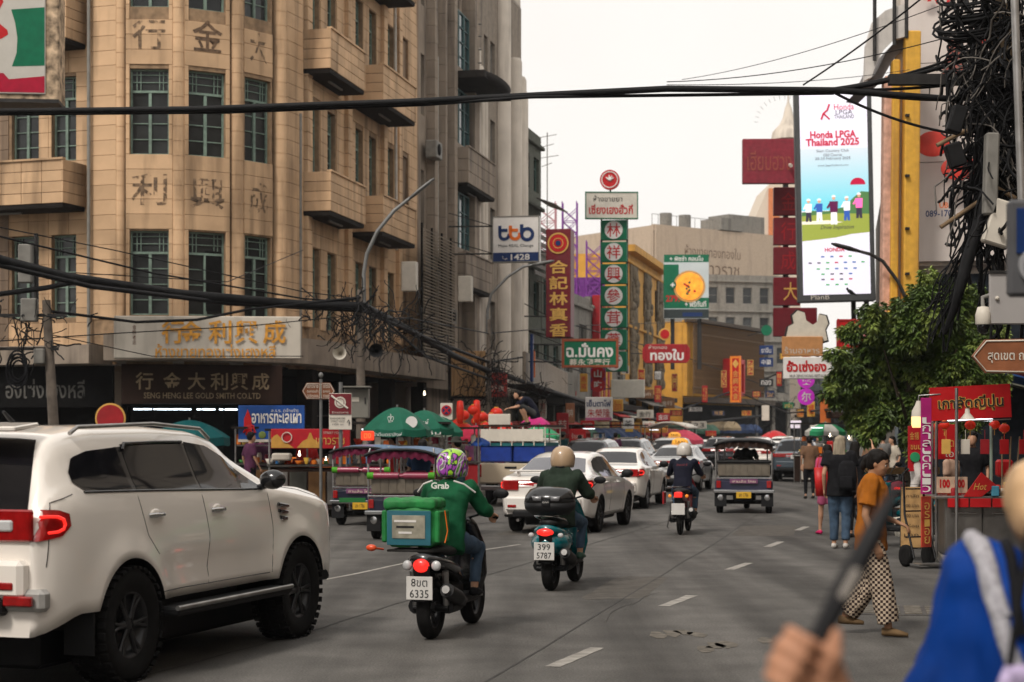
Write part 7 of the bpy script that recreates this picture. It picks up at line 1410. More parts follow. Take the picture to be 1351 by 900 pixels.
# ---- walking woman -----------------------------------------------------------------------
CHK=pm('checked_cotton',(.5,.4,.3),.85); cn=CHK.node_tree; ck=cn.nodes.new('ShaderNodeTexChecker'); ck.inputs['Scale'].default_value=42; ck.inputs['Color1'].default_value=(.50,.40,.30,1); ck.inputs['Color2'].default_value=(.035,.02,.018,1); ctc=cn.nodes.new('ShaderNodeTexCoord'); cmx=cn.nodes.new('ShaderNodeMapping'); cmx.inputs['Scale'].default_value=(1,.002,1); cn.links.new(ctc.outputs['Object'],cmx.inputs[0]); cn.links.new(cmx.outputs[0],ck.inputs[0]); cn.links.new(ck.outputs[0],cn.nodes['Principled BSDF'].inputs['Base Color'])
ORT=pm('rust_orange_cloth',(.36,.115,.012),.85,var=.2,sc=5,bump=1,bsc=13)
J=stand(1.66,.20,.03,lean=.02); J['wrR']=V((.06,-.24,.83)); J['elR']=V((-.03,-.235,1.08)); J['wrL']=V((.22,.2,1.0)); J['anL']=V((-.24,.095,.16)); J['knL']=V((-.0,.095,.47)); J['anR']=V((.16,-.095,.085)); J['knR']=V((.10,-.095,.49)); J['head']=V((.06,0,1.535)); 
Y0=15.55; figure('woman in a rust orange T-shirt and wide brown checked trousers walking past on the right',(gx(1149,Y0),Y0,0),R(-16),J,.97,.0095,skin=SK2,shirt=ORT,sleeve=.85,pants=CHK,flare=.05,leg=1.0,hair='bun',hairm=HB,shoes=pm('tan_sandal',(.16,.10,.05),.7),face=True,headdir=(.93,-.1,-.28),female=True,hem=.12,fold=.016,loose=.016)
# ---- other pedestrians ---------------------------------------------------------------------
def ped(label,px,Z,face_,h=1.65,grp=None,z0=0,**k):
    J=stand(h,k.pop('stride',.05),k.pop('arms',.05)); J.update({a:V(b) for a,b in k.pop('J',{}).items()})
    return figure(label,(gx(px,Z),Z,z0),R(face_),J,h/1.7,k.pop('vox',.024),group=grp,**k)[0]
CL=lambda n,c:pm('cloth_'+n,c,.85,var=.25,bump=.2,bsc=60)
ped('woman with long dyed blond hair, black top, backpack and jeans standing on the right roadside',1108,27.2,70,1.76,shirt=BLKC,sleeve=.7,pants=JEAN,flare=.015,hair='long',hairm=HG,shoes=SHOEW,vox=.016,loose=.02); b_=bpy.data.objects
p=at(1118,630,26.95); bp=thing('backpack','black backpack worn by the blond woman in jeans','backpack',(p.x,p.y,1.12),R(-20)); mb=MB(); mb.loft([((0,0,-.2),(.13,0,0),(0,.07,0)),((0,0,0),(.15,0,0),(0,.1,0)),((0,0,.2),(.13,0,0),(0,.08,0)),((0,0,.26),(.07,0,0),(0,.04,0))],14); mb.build('body',BLKC,bp); mb=MB(); mb.box((0,-.1,-.07),(.2,.05,.18),bv=.02); mb.build('pocket',BLKC,bp)
ped('woman in a pink top and pink sandals behind the blond woman carrying a red bag',1092,31,100,1.6,shirt=CL('pink',(.45,.06,.14)),pants=CL('pinkish',(.45,.10,.2)),leg=.4,hair='mid',shoes=pm('hot_pink_shoe',(.55,.02,.12),.6),stride=.15)
p=at(1084,632,30.4); rb=thing('red_shopping_bag','bright red shopping bag hanging at the side of the woman in pink','bag',(p.x,p.y,p.z-.3),.2); mb=MB(); mb.loft([((0,0,0),(.11,0,0),(0,.06,0)),((0,0,.5),(.14,0,0),(0,.07,0))],10); mb.build('body',pm('red_plastic',(.50,.02,.02),.4,var=.2),rb); mb=MB(); mb.tube([(-.08,0,.5),(-.05,0,.68),(.05,0,.68),(.08,0,.5)],.01,5); mb.build('handle',SRD,rb)
ped('woman in black raising one arm just right of the blond woman',1128,30,60,1.66,shirt=BLKC,pants=BLKC,J={'elR':(.18,-.28,1.45),'wrR':(.32,-.2,1.62)},hair='mid')
p1=ped('man in a grey shirt among the crowd under the tree',1165,42,120,1.68,shirt=CL('grey',(.2,.19,.18)),pants=JEAN,z0=.13,vox=.03); p2=ped('woman in a cream blouse among the crowd under the tree',1178,45,200,1.6,shirt=CL('cream',(.5,.44,.36)),pants=BLKC,hair='long',z0=.13,vox=.03); p3=ped('man in a brown shirt standing under the tree left edge',1152,40,60,1.72,shirt=CL('brown',(.18,.1,.06)),pants=BLKC,z0=.0,vox=.03)
p4=ped('woman in white with long black hair standing by the red stall',1212,25.2,150,1.58,shirt=CL('white',(.62,.58,.55)),sleeve=2,pants=JEAN,hair='long',z0=.13); p5=ped('vendor in black behind the red stall counter',1283,27.5,-110,1.7,shirt=BLKC,pants=BLKC,z0=.13); p6=ped('stall customer in a floral cream hooded top bending over the counter',1255,26,-40,1.5,shirt=CL('floral',(.45,.3,.22)),pants=BLKC,z0=.13)
def pd(src,label,px,Z,fc,z0=0,sc=None): return dup(src,(gx(px,Z),Z,z0),R(fc),label,scale=sc)
for src,lb,px,Z,f in((p1,'man in grey far along the right pavement',1140,52,80),(p3,'man in brown waiting at the road edge beyond the blond woman',1068,48,90),(p2,'woman in cream far behind the parked scooters',1150,58,250),(p3,'man in brown near the orange banner',1100,60,100),(p1,'man in grey near the green striped umbrella',1078,70,270),(p2,'woman in cream beside the far green umbrella',1090,76,90)): pd(src,lb,px,Z,f,.13 if gx(px,Z)>RK(Z) else 0)
q1=ped('vendor in red apron behind the food stall with the red banner',405,39.5,-90,1.62,shirt=CL('red',(.42,.02,.02)),pants=BLKC,z0=.13,vox=.03); q2=ped('man in a dark purple shirt at the seafood stall',345,40.5,-60,1.7,shirt=CL('purple',(.10,.03,.07)),pants=BLKC,z0=.13,vox=.03); q3=ped('man in a dark teal shirt and cap standing behind the green rider',604,34,150,1.72,shirt=CL('teal',(.015,.05,.055)),pants=BLKC,hair='short',vox=.024)
mb=MB(); mb.lathe([(0,.14),(.08,.12),(.11,.05),(.24,.03),(.25,.02),(.1,.03)],20); hat=mb.build('sun_hat',CL('dhat',(.03,.03,.025)),q3); hat.location=(.03,0,1.61)
for src,lb,px,Z,f in((q2,'shopper in dark purple near the left kerb stalls',330,38.5,30),(q1,'vendor in red near the burgundy tuk-tuk',448,39,180),(q1,'woman in red seated beyond the blue-roofed tuk-tuk',520,37,200),(q3,'man in teal among the umbrellas',560,40,10),(q2,'passer-by in purple below the red lanterns',625,50,60),(q1,'vendor in red below the tea sign stack',765,62,90),(q3,'passer-by in teal near the parked black car',742,60,40),(q2,'pedestrian in purple by the dark parked cars',812,66,60),(q1,'pedestrian in red near the red parasol',850,76,60)): pd(src,lb,px,Z,f,.13)
# man squatting on the pickup
Jq=dict(pelvis=(-.12,0,.30),waist=(-.09,0,.42),chest=(.06,0,.58),neck=(.20,0,.68),head=(.31,0,.76),shL=(.17,.18,.64),elL=(.34,.2,.45),wrL=(.52,.12,.42),shR=(.17,-.18,.64),elR=(.34,-.2,.45),wrR=(.52,-.12,.42),hipL=(-.1,.1,.28),knL=(.24,.2,.48),anL=(.06,.15,.08),hipR=(-.1,-.1,.28),knR=(.24,-.2,.48),anR=(.06,-.15,.08)); Jq={a_:V(b) for a_,b in Jq.items()}
figure('man in a dark T-shirt squatting on top of the pickup cage',(.45,44.2,2.02),R(188),Jq,1.0,.022,shirt=NVY,sleeve=.9,pants=CL('dshorts',(.05,.05,.05)),leg=.6,hair='short',shoes=SHOE)
Js=ridepose(); 
for c_,lb in(((5.5,41.0,.0),'tuk-tuk driver in dark clothes seen through the back opening'),((-1.6,31.3,.0),'tuk-tuk passenger in blue sitting under the blue roof')): figure(lb,c_,hd(10),ridepose(drop=.08),1.0,.025,shirt=BLKC if 'dark' in lb else CL('blue',(.03,.07,.15)),sleeve=1,pants=BLKC)
# ---- foreground: woman in blue and hand with stick -------------------------------------------
BLU=pm('royal_blue_cloth',(.002,.04,.24),.7,var=.25,sc=5,bump=.1,bsc=20); J=stand(1.73,0,.03); k_=1.73/1.7
J['head']=J['head']+V((0,.07,0)); J['elL']=V((-.02,.28,1.12))*k_; J['shL']=V((0,.19,1.40))*k_
bl=figure('fair haired woman in a royal blue lace-trimmed blouse close at the right edge',(gx(1414,4.1),4.1,0),R(62),J,k_,.018,skin=SKP,shirt=BLU,sleeve=1.25,pants=JEAN,hair='long' if 0 else 'bun',hairm=HL,female=True,loose=.05,fold=.035,collar=False)[0]
LACE=pm('grey_lace',(.38,.37,.40),.8,var=.35,sc=60); mb=MB(); mb.loft([((-.01,0,1.375),(.0,.20,0),(.135,0,0)),((-.01,0,1.43),(0,.155,0),(.115,0,0)),((0,0,1.47),(0,.10,0),(.085,0,0))],24,cap=False); o=mb.build('lace_collar',LACE,bl); so=o.modifiers.new('s','SOLIDIFY'); so.thickness=.015
mb=MB(); mb.tube([(-.10,.085,1.50),(-.165,.03,1.40),(-.19,-.02,1.25),(-.19,-.06,1.05)],.013,6); mb.build('bag_strap',BLKC,bl)
p=at(1345,885,3.4); fb=thing('floral_bag','pale lilac floral cloth bag at the lower right corner','bag',(p.x,p.y,p.z-.15),0); mb=MB(); mb.loft([((0,0,-.1),(.06,0,0),(0,.03,0)),((0,0,.1),(.055,0,0),(0,.03,0)),((0,0,.16),(.03,0,0),(0,.02,0))],12); mb.build('body',pm('floral_cloth',(.40,.33,.50),.8,var=.8,sc=22),fb); mb=MB(); mb.tube([(-.02,0,.15),(.05,.1,.42),(.1,.15,.5)],.008,6); mb.build('strap',BLKC,fb)
hz=2.3; hnd=thing('person','raised hand and forearm gripping a black stick, blurred in the foreground','person',tuple(at(1072,868,hz)),0)
sd=(at(1186,640,hz)-at(1060,880,hz)).normalized()
mb=MB(); 
perp=V((sd.z,0,-sd.x)); pc=V((.0,.012,-.010))
mb.loft([(pc+V((.05,.01,-.10)),(.030,0,.006),(0,.026,0)),(pc+V((.035,.01,-.06)),(.030,0,.008),(0,.024,0)),(pc+V((.02,.01,-.035)),(.036,0,.008),(0,.022,0)),(pc+V((.004,.012,.005)),(.036,0,.010),(0,.020,0)),(pc+V((-.004,.014,.035)),(.026,0,.008),(0,.015,0))],14)
mb.tube([pc+V((.055,.01,-.11)),pc+V((.10,.05,-.22)),pc+V((.16,.12,-.36))],[.028,.034,.040],12)
for i,(o_,l) in enumerate(((.034,.9),(.012,1.0),(-.010,.95),(-.030,.8))):      # four fingers closing round the stick
    b0=pc+V((-.018,-.004,0))+sd*o_; q=[b0+perp*.030+V((0,.006,0)),b0+V((-.002,-.026,0))-perp*.004*l,b0-perp*.024*l+V((0,-.022,0)),b0-perp*.034*l+V((0,.002,0))]
    for a_,b_ in zip(q,q[1:]): mb.cap(a_,b_,.0098,.0092,9)
th=pc+V((.022,-.008,-.012)); mb.cap(th,th+sd*.026-perp*.008+V((0,-.018,0)),.0125,.011,9); mb.cap(th+sd*.026-perp*.008+V((0,-.018,0)),th+sd*.052-perp*.02+V((0,-.016,0)),.011,.009,9)
organic(mb.build('body',pm('warm_hand_skin',(.50,.25,.15),.5,var=.1),hnd),.005,3)
stk=thing('selfie_stick','long black stick held diagonally by the blurred foreground hand','stick',tuple(at(1060,880,hz)),0); Ls=(at(1186,640,hz)-at(1060,880,hz)).length
mb=MB(); mb.tube([sd*-.03,sd*.0,sd*.06,sd*.12,sd*.20,sd*(Ls-.02),sd*Ls],[.011,.013,.014,.016,.0155,.008,.006],12,sx=1); mb.build('shaft',GLO if 0 else pm('matt_black_grip',(.015,.015,.017),.5),stk)
mb=MB(); mb.box(sd*.125+V((-.0,-.013,0)),(.012,.012,.045),bv=.004,ry=math.atan2(sd.x,sd.z)); mb.build('grey_plate',pm('pale_plate',(.32,.29,.26),.5),stk); mb=MB(); mb.tube([(-.0,0,-.02),(-.02,-.01,-.06),(-.015,0,-.1),(.005,.0,-.05)],.003,5); mb.build('wrist_loop',BLKC,stk)
# ---- umbrellas --------------------------------------------------------------------------------
def umbrella(label,px,py,Z,r,h_,mats,zb=.0,ribs=8,text=None,group=None,name='parasol'):
    p=at(px,py,Z); t=thing(name,label,'umbrella',(p.x,Z,p.z-h_),random.uniform(0,.6),group)
    for i in range(ribs):
        a0,a1=2*PI*i/ribs,2*PI*(i+1)/ribs; mb=MB()
        def f(u,v):
            a=a0+(a1-a0)*v; rr_=r*u*(1-.06*math.sin(v*PI)*u); return (rr_*math.cos(a),rr_*math.sin(a),h_-(u**1.7)*h_*1.0+.03*math.sin(v*PI)*-u)
        mb.grid(f,6,5); 
        def g(u,v):
            a=a0+(a1-a0)*v; rr_=r*(1-.06*math.sin(v*PI))*(1+.01*u); return (rr_*math.cos(a),rr_*math.sin(a),-.03*math.sin(v*PI)-u*.2*min(1,r))
        mb.grid(g,1,5); mb.build('canopy_panel',mats[i%len(mats)],t)
    mb=MB(); mb.cyl((0,0,h_+.05),(0,0,-p.z+h_+.15 if True else 0),.022,n=8); mb.build('pole',STL,t)
    for i in range(ribs): a0=2*PI*i/ribs; mb=MB(); mb.cyl((0,0,h_*.55),(r*.55*math.cos(a0),r*.55*math.sin(a0),h_*.42),.008,n=5); mb.build('rib',IRN,t)
    if text:
        for (s,x,z,w_,hh,y) in text: txt(t,s,x,z,w_,hh,WHT,M=Matrix.Rotation(-t.rotation_euler.z,4,'Z'),y=y,name='lettering')
    return t
UG=pm('umbrella_green',(.01,.10,.06),.65,var=.15); UW=pm('umbrella_white',(.5,.48,.44),.7); 
u1=umbrella('large green parasol with white round badges nearest the wrapped pole',524,537,36.5,.72,.46,[UG],text=[('น้ำดื่มตราสิงห์',-.15,-.11,.6,.08,-.74),('♔',-.1,.2,.13,.22,-.52)])
disc(u1,.33,.14,.12,WHT,y=-.50,dep=.02,name='badge').rotation_euler=(0,0,-u1.rotation_euler.z)
umbrella('second green parasol with a white badge tucked behind the first',560,541,38.5,.66,.4,[UG],text=[('สิงห์',0,.12,.25,.14,-.62),('น้ำดื่ม',.1,-.1,.6,.08,-.86)]); umbrella('grey-green parasol edge right of the two green parasols',580,549,40,.55,.35,[UG,pm('umbrella_greygreen',(.20,.24,.19),.7)])
umbrella('dark teal parasol behind the white four-wheel drive roof',250,554,43,1.0,.42,[pm('umbrella_teal',(.005,.075,.08),.65)]); umbrella('red parasol under the red lanterns',628,561,44,.6,.3,[pm('umbrella_red',(.35,.02,.05),.65,var=.2)]); umbrella('small blue parasol above the pickup load',632,577,42,.28,.13,[pm('umbrella_blue',(.02,.07,.3),.6)])
umbrella('crimson parasol in the distant queue of cars',902,567,80,.95,.45,[pm('umbrella_crimson',(.48,.05,.09),.6)]); umbrella('dark red far parasol at the bend',1022,568,110,.9,.4,[SRD]); umbrella('green and white striped parasol beside the tree',1089,557,62,.72,.32,[pm('umbrella_bright_green',(.03,.28,.12),.6),UW]); umbrella('small green parasol behind the squatting man',712,561,50,.6,.3,[pm('umbrella_bright_green',(.03,.28,.12),.6)]); umbrella('magenta parasol beside the squatting man',706,548,52,.45,.25,[pm('umbrella_magenta',(.5,.03,.18),.6)])
# ---- lanterns -------------------------------------------------------------------------------------
LNT=pm('lantern_red',(.50,.02,.01),.45,var=.25,emit=(1,.05,.01),es=.06); LNG=pm('lantern_gold',(.7,.4,.08),.4)
def lantern(label,c,r,group):
    t=thing('paper_lantern',label,'lantern',c,0,group); mb=MB(); n=16
    mb.lathe([(r*.35,r*.8)]+[(r*math.sin(PI*(.15+.7*i/8))*(1.0),r*.85*math.cos(PI*(.15+.7*i/8))) for i in range(9)]+[(r*.35,-r*.8)],n,smooth=False); mb.build('shade',LNT,t)
    mb=MB(); mb.cyl((0,0,r*.75),(0,0,r*.95),r*.36,n=10); mb.cyl((0,0,-r*.75),(0,0,-r*.95),r*.36,n=10); mb.cyl((0,0,-r*.95),(0,0,-r*2.0),r*.08,n=6); mb.build('gold_cap',LNG,t); return t
lp_=lantern('round red lantern hanging in the row over the pavement left of the squatting man',tuple(at(604,560,47)),.17,'red lanterns over the left pavement')
random.seed(9)
for i,(px,py) in enumerate(((612,548),(614,566),(625,541),(628,556),(622,570),(636,550),(640,563),(645,575),(648,551),(652,562),(655,545),(660,556),(662,569),(657,574),(633,572),(607,575),(668,562))): dup(lp_,tuple(at(px,py,47+random.uniform(-1,1))),0,scale=(random.uniform(.8,1.1),)*3,label='one of the round red paper lanterns bunched over the left pavement'); lp_['label']='one of the round red paper lanterns bunched over the left pavement'
for i,(px,py) in enumerate(((607,544),(629,543))): mb=MB(); mb.lathe([(0,.42),(.08,.38),(.1,.1),(.1,-.2),(.07,-.38),(0,-.42)],12); o=mb.build('long_red_lantern',LNT); o.location=at(px,py,46); o.scale=(1,1,.75); tag(o,['long red cloth lantern at the left end of the lantern row','long red cloth lantern near the middle of the lantern row'][i],'lantern')
l2=None
for i,(px,py,Z,lb) in enumerate(((1206+40,561,24.6,'second'),(1232,565,24.8,'first'),(1280,561,23.9,'third'),(1312,560,24.3,'fourth'),(1325,565,24.2,'fifth'))):
    if l2 is None: l2=lantern('x',tuple(at(px,py,Z)),.075,'small lanterns under the red stall sign'); o=l2
    else: o=dup(l2,tuple(at(px,py,Z)),0)
    o['label']={'first':'small red lantern at the left end under the red stall sign','second':'small red lantern second from the left under the stall sign','third':'small red lantern below the white cone lamp','fourth':'small red lantern right of the pale stall post','fifth':'small red lantern at the right end under the stall sign'}[lb]
# ---- stalls ------------------------------------------------------------------------------------------
random.seed(15)
SS=pm('stainless_steel',(.32,.30,.28),.32,metal=.85,var=.3,sc=3,dirt=.3); COLS=[cm(c) for c in('c33a26','d8b04a','e8e0d0','3a6ea0','4a8a4a','b05a2a','8a8f94','e07a2a','7a2a3a')]
def foodstall(label,px,Z,w,top,light=True,rz=.15,h=1.0,roof=None):
    t=thing('food_stall',label,'food stall',(gx(px,Z),Z,.13 if Z>35 else .13),rz)
    mb=MB(); mb.box((0,0,h*.5),(w,.7,h*.86),bv=.02); mb.build('cabinet',random.choice([BRD,DRD,pm('dark_stall_panel',(.05,.045,.04),.5,var=.4,dirt=.4)]),t)
    for q_ in range(int(w/.4)): mb=MB(); mb.box((-w/2+.2+.4*q_,-.37,h*.5),(.36,.02,h*.7),bv=.005); mb.build('panel',random.choice([SS,BRD,DRD,CRM,cm('4a4a44'),cm('7a5a3a')]),t); mb=MB(); mb.box((0,0,h-.02),(w+.1,.8,.05),bv=.01); mb.build('counter_top',SS,t)
    for s in(-1,1):
        for y in(-.35,.35): mb=MB(); mb.cyl((s*w/2,y,0),(s*w/2,y,top),.02,n=6); mb.build('post',STL,t)
    mb=MB(); mb.box((0,0,top),(w+.2,1.1,.05)); mb.build('roof',roof or SOF,t)
    mb=MB(); mb.box((0,-.1,h+.4),(w,.3,.03)); mb.build('shelf',SS,t)
    if light:
        for s in(-.25,.25)[:1 if Z>50 else 2]: mb=MB(); mb.box((s*w,-.2,top-.14),(w*.16,.05,.03)); mb.build('strip_light',pm('stall_tube',(.8,.8,.8),.4,emit=(.9,.95,1),es=1.6),t)
    n=int(w*14)
    for i in range(n):
        x=-w/2+w*(i+.5)/n+random.uniform(-.03,.03); y=random.uniform(-.28,.1); z=h+.01 if random.random()<.65 else h+.42; r=random.uniform(.04,.09); hh=random.uniform(.08,.24); mb=MB(); c=random.choice(COLS+[SS,SS,CRM])
        k=random.randrange(3)
        if k==0: mb.lathe([(r*.9,0),(r,hh*.7),(r*.6,hh),(0,hh)],10); nm='jar'
        elif k==1: mb.lathe([(r*.6,0),(r*1.3,hh*.6),(r*1.25,hh*.6),(0,hh*.35)],12); nm='bowl'
        else: mb.box((0,0,hh/2),(r*1.8,r*1.6,hh),bv=.008); nm='packet'
        o=mb.build(nm,c,t); o.location=(x,y,z)
    return t
foodstall('food stall full of jars and pots beneath the red street-food banner',408,37.6,1.7,1.75); foodstall('seafood stall under the blue banner behind the dark wing mirror',358,39.6,1.6,1.8); foodstall('long snack stall behind the blue-roofed tuk-tuk',520,38.5,2.2,1.9); foodstall('small snack stall between tuk-tuk and pickup',596,42,1.2,1.8,False); foodstall('far kerb stall below the squatting man',690,56,2.0,1.9); foodstall('far kerb stall near the dark parked cars',800,70,3,2.0); foodstall('far right stall near the striped parasol',1098,58,2.4,2.0)
foodstall('far stall beside the crimson parasol',880,92,3,2.0)
for i,(px,py,Z,lb) in enumerate(((372,655,37.2,'white'),)): mb=MB(); mb.box((0,0,0),(.4,.3,.16),bv=.03); o=mb.build('foam_box',CRM); o.location=at(px,py,Z); 
for o_ in [o for o in scn.objects if o.name.startswith('foam_box')]: o_.location.z=1.3; tag(o_,'white foam box on the stall behind the wing mirror' if o_.name=='foam_box' else 'pale foam box on the stall near the burgundy tuk-tuk','box')
# small red lamp box near umbrellas
t=thing('red_lamp_box','small glowing red square lamp box under the green parasols','lamp',tuple(at(485,575,35)),0); mb=MB(); mb.box((0,0,0),(.26,.1,.19),bv=.02); mb.build('box',pm('glow_red',(.6,.03,.01),.4,emit=(1,.06,.02),es=.6),t); txt(t,'ตง',0,0,.14,.1,CYG,y=-.052); mb=MB(); mb.cyl((0,0,-.1),(0,0,-1.7),.02); mb.build('post',STL,t)
# ---- right roadside stall -----------------------------------------------------------------------------
Z=24; k=F/Z
t=thing('chestnut_stall','red roadside chestnut stall with a stainless cooking counter and Thai lettered sign','food stall',(gx(1290,Z),Z,.0),-.05)
def rp_(px,py,dz=0): q=at(px,py,Z+dz); return V((q.x-gx(1290,Z),dz,q.z))
a=rp_(1228,512);b=rp_(1331,556)
sb_=MB(); sb_.box((0,0,0),(105/k,.06,44/k),ry=-.05); so_=sb_.build('sign_panel',SRD,t); so_.location=rp_(1280,531)
M_=Matrix.Rotation(.05*-1,4,'Y'); txt(so_,'เกาลัดญี่ปุ่น',0,-1/k,86/k,22/k,CYG,y=-.034,bold=.06,M=M_); txt(so_,'เกาลัดญี่ปุ่น',0,-1/k,85/k,21/k,BLK,y=-.040,bold=.01,M=M_,ex=.008)
mb=MB(); mb.tube([rp_(1226,516),rp_(1333,508)],.02,6); mb.tube([rp_(1226,558),rp_(1333,553)],.012,6); mb.build('sign_frame',STL,so_).parent=t
for px,y0,y1,dz in((1236,556,742,0),(1265,512,735,-.5),(1306,553,740,.3),(1228,540,742,.5)): mb=MB(); p0=rp_(px,y0,dz);p1=rp_(px,y1,dz); p1.z=.1; mb.cyl(p0,p1,.022,n=8); mb.build('post',STL if px!=1306 else pm('pale_green_post',(.25,.32,.26),.5),t)
mb=MB(); mb.box(rp_(1279,554,.2),(58/k,.14,.035),bv=.01); mb.build('strip_light',pm('stall_tube',(.8,.8,.8),.4,emit=(.9,.95,1),es=1.6),t)
mb=MB(); c=rp_(1278,545,-.3); mb.lathe([(.03,.06),(.035,0),(.10,-.08),(.11,-.085)],16,M=Matrix.Translation(c)); mb.build('cone_lamp',CRM,t)
for x,w_,zt_ in((-.25,.5,.88),(.32,.62,.9),(.85,.4,.92)):
    mb=MB(); mb.box((x,0,zt_/2+.1),(w_,.6,zt_-.1),bv=.02); mb.build('steel_cabinet',SS,t); mb=MB(); mb.cyl((x-w_*.3,-.33,.72),(x+w_*.3,-.33,.72),.012,n=6); mb.build('cabinet_handle',CHR,t)
mb=MB(); mb.box((.25,0,.93),(1.8,.8,.04),bv=.01); mb.build('counter_top',SS,t); mb=MB(); mb.lathe([(.12,-.2),(.26,-.02),(.30,0),(.24,-.03),(0,-.08)],24,M=Matrix.Translation((.18,-.05,1.0))); mb.build('wok',SS,t)
mb=MB(); 
for i in range(120): a_=random.uniform(0,6.3); r_=random.random()**.5*.24; mb.ell((.18+r_*math.cos(a_),-.05+r_*math.sin(a_),1.0+.05*(1-r_*4)),(.016,.016,.012),6,4)
mb.build('roast_chestnuts',BRD,t,kind='stuff')
for x_ in(-.35,-.05,.25,.55,.85): mb=MB(); mb.box((x_,-.405,.86),(.28,.02,.12),bv=.004); mb.build('red_valance',SRD,t)
RG=random.Random(8)
for i in range(46):
    x_=RG.uniform(-.5,1.1); y_=RG.uniform(-.33,.33); mb=MB(); c_=RG.choice([SRD,SRD,DRD,cm('c33a26'),CRM,cm('d8b04a'),cm('b05a2a'),cm('e8e0d0')]); h_=RG.uniform(.06,.2)
    if abs(x_-.18)<.3 and abs(y_)<.3: x_+=.45
    if i%2: mb.box((0,0,h_/2),(RG.uniform(.06,.14),.08,h_),bv=.006); nm='packet'
    else: mb.lathe([(.035,0),(.04,h_*.8),(.025,h_),(0,h_)],10); nm='jar'
    o=mb.build(nm,c_,t); o.location=(x_,y_,.955)
for i in range(7): mb=MB(); mb.tube([(-.5+.26*i,-.35,1.85),(-.5+.26*i,-.35,1.72)],.004,4); mb.box((-.5+.26*i,-.35,1.62),(.12,.02,.2),bv=.004); mb.build('hanging_bag',RG.choice([SRD,CYG,CRM,DRD]),t)
t['_']=0; del t['_']
def loose(name,label,cat,mesh_mb,mats,loc,rz=0): o=mesh_mb.build(name,mats); o.location=loc; o.rotation_euler=(0,0,rz); return tag(o,label,cat)
loose('paper_sign','cream and red price card leaning on the stall counter','sign',MB().box((0,0,0),(.42,.02,.22),bv=.004),pm('price_card',(.55,.38,.27),.6,var=.3),at(1256,640,23.7)); o=bpy.data.objects['paper_sign']; txt(o,'100',-.1,.02,.14,.12,SRD,y=-.012,bold=.05); txt(o,'200',.1,.02,.14,.12,SRD,y=-.012,bold=.05)
mb=MB(); mb.prism([(-.22,-.16),(.02,-.16),(.22,0.0),(.02,.17)],.03); loose('red_fan_card','folded bright red card standing in the stall counter','card',mb,pm('red_card',(.45,.015,.015),.5),at(1293,640,23.6)); txt(bpy.data.objects['red_fan_card'],'Hot',.0,-.02,.18,.09,CYG,y=-.006,shear=.3)
loose('blue_packet','small light blue packet on the stall counter','packet',MB().box((0,0,0),(.1,.06,.14),bv=.01),cm('4f93ac'),at(1313,648,23.6))
mb=MB(); mb.ell((0,0,0),(.07,.04,.03)); mb.tube([(-.06,0,0),(0,0,.05),(.06,0,0)],.012,5); loose('pink_cloth','crumpled pink cloth at the right end of the counter','cloth',mb,cm('d0307a'),at(1336,650,23.7))
loose('red_basket','red plastic basket at the back of the stall','basket',MB().box((0,0,0),(.22,.2,.25),bv=.03),SRD,at(1325,618,25))
for i in range(3): mb=MB(); mb.cyl((0,0,0),(.05*i,0,1.2),.012,n=6); loose('wooden_pole','thin wooden stick %s at the right of the stall'%['leaning leftmost','leaning in the middle','leaning rightmost'][i],'stick',mb,pm('old_timber',(.22,.15,.09),.8,var=.3),at(1322+i*7,690,24.2))
# lamp on pole, banners, sandwich boards
t=thing('stall_lantern','lit square white lamp glowing warm below, hung left of the red stall','lamp',tuple(at(1212,548,24)),0); mb=MB(); mb.lathe([(.03,.2),(.05,.14),(.095,.06),(.1,-.02)],14); mb.build('cap',CRM,t); mb=MB(); mb.lathe([(.1,-.02),(.1,-.13),(.085,-.17),(0,-.17)],14); mb.build('shade',pm('warm_lamp',(.8,.5,.2),.4,emit=(1,.55,.2),es=1.3),t); mb=MB(); mb.tube([(0,0,.2),(0,0,.27),(.3,0,.29)],.012,6); mb.build('hook',STL,t)
def banner(label,px0,py0,px1,py1,Z,mat,texts,rz=0,cat='banner'):
    return board('vertical_banner',label,px0,py0,px1,py1,Z,mat,.02,rz=rz,texts=texts,cat=cat)[0]
banner('red banner with a green bubble at the left of the chestnut stall',1198,562,1219,622,25,pm('banner_red',(.42,.012,.02),.45,var=.15),[('金禧',1206,575,12,10,CYG),('ขนม',1208,590,14,6,CYG)]); disc(bpy.data.objects['vertical_banner'],-.02,-.12,.07,pm('umbrella_bright_green',(.03,.28,.12),.6))
banner('narrow magenta and red banner with white Thai letters by the lamp',1215,525,1229,652,23.6,pm('magenta_cloth',(.42,.02,.17),.6,var=.25,sc=3),[('เกาลัดคั่ว',1222,600,11,100,WHT,dict(vert=True))])
banner('tall red banner with yellow lettering below the magenta one',1214,655,1231,722,23.4,pm('banner_red_yellow',(.42,.05,.03),.6,var=.45,sc=4),[('อร่อย',1222,690,9,56,CYG,dict(vert=True))],rz=.5)
banner('red banner with gold letters hanging behind the posts',1232,560,1262,606,25.2,SRD,[('โอ',1252,598,12,10,CRM),('สด',1252,585,12,9,CYG)])
t=thing('sandwich_board','tan handwritten folding board leaning against a hand trolley','board',(gx(1203,24.6),24.6,0),-.4); mb=MB(); mb.box((0,0,.62),(.3,.02,.85),rx=-.06); mb.build('panel',pm('tan_card',(.40,.24,.10),.7,var=.35,sc=8),t); mb=MB(); mb.tube([(-.16,0,0),(-.16,.05,1.08),(.16,.05,1.08),(.16,0,0)],.012,6); mb.build('frame',IRN,t)
for i in range(5): txt(t,['เกาลัด','100 บาท','200 บาท','อร่อย','มาก'][i],0,.92-.14*i,.2,.05,BRD,M=Matrix.Rotation(-.06,4,'X'),y=-.06)
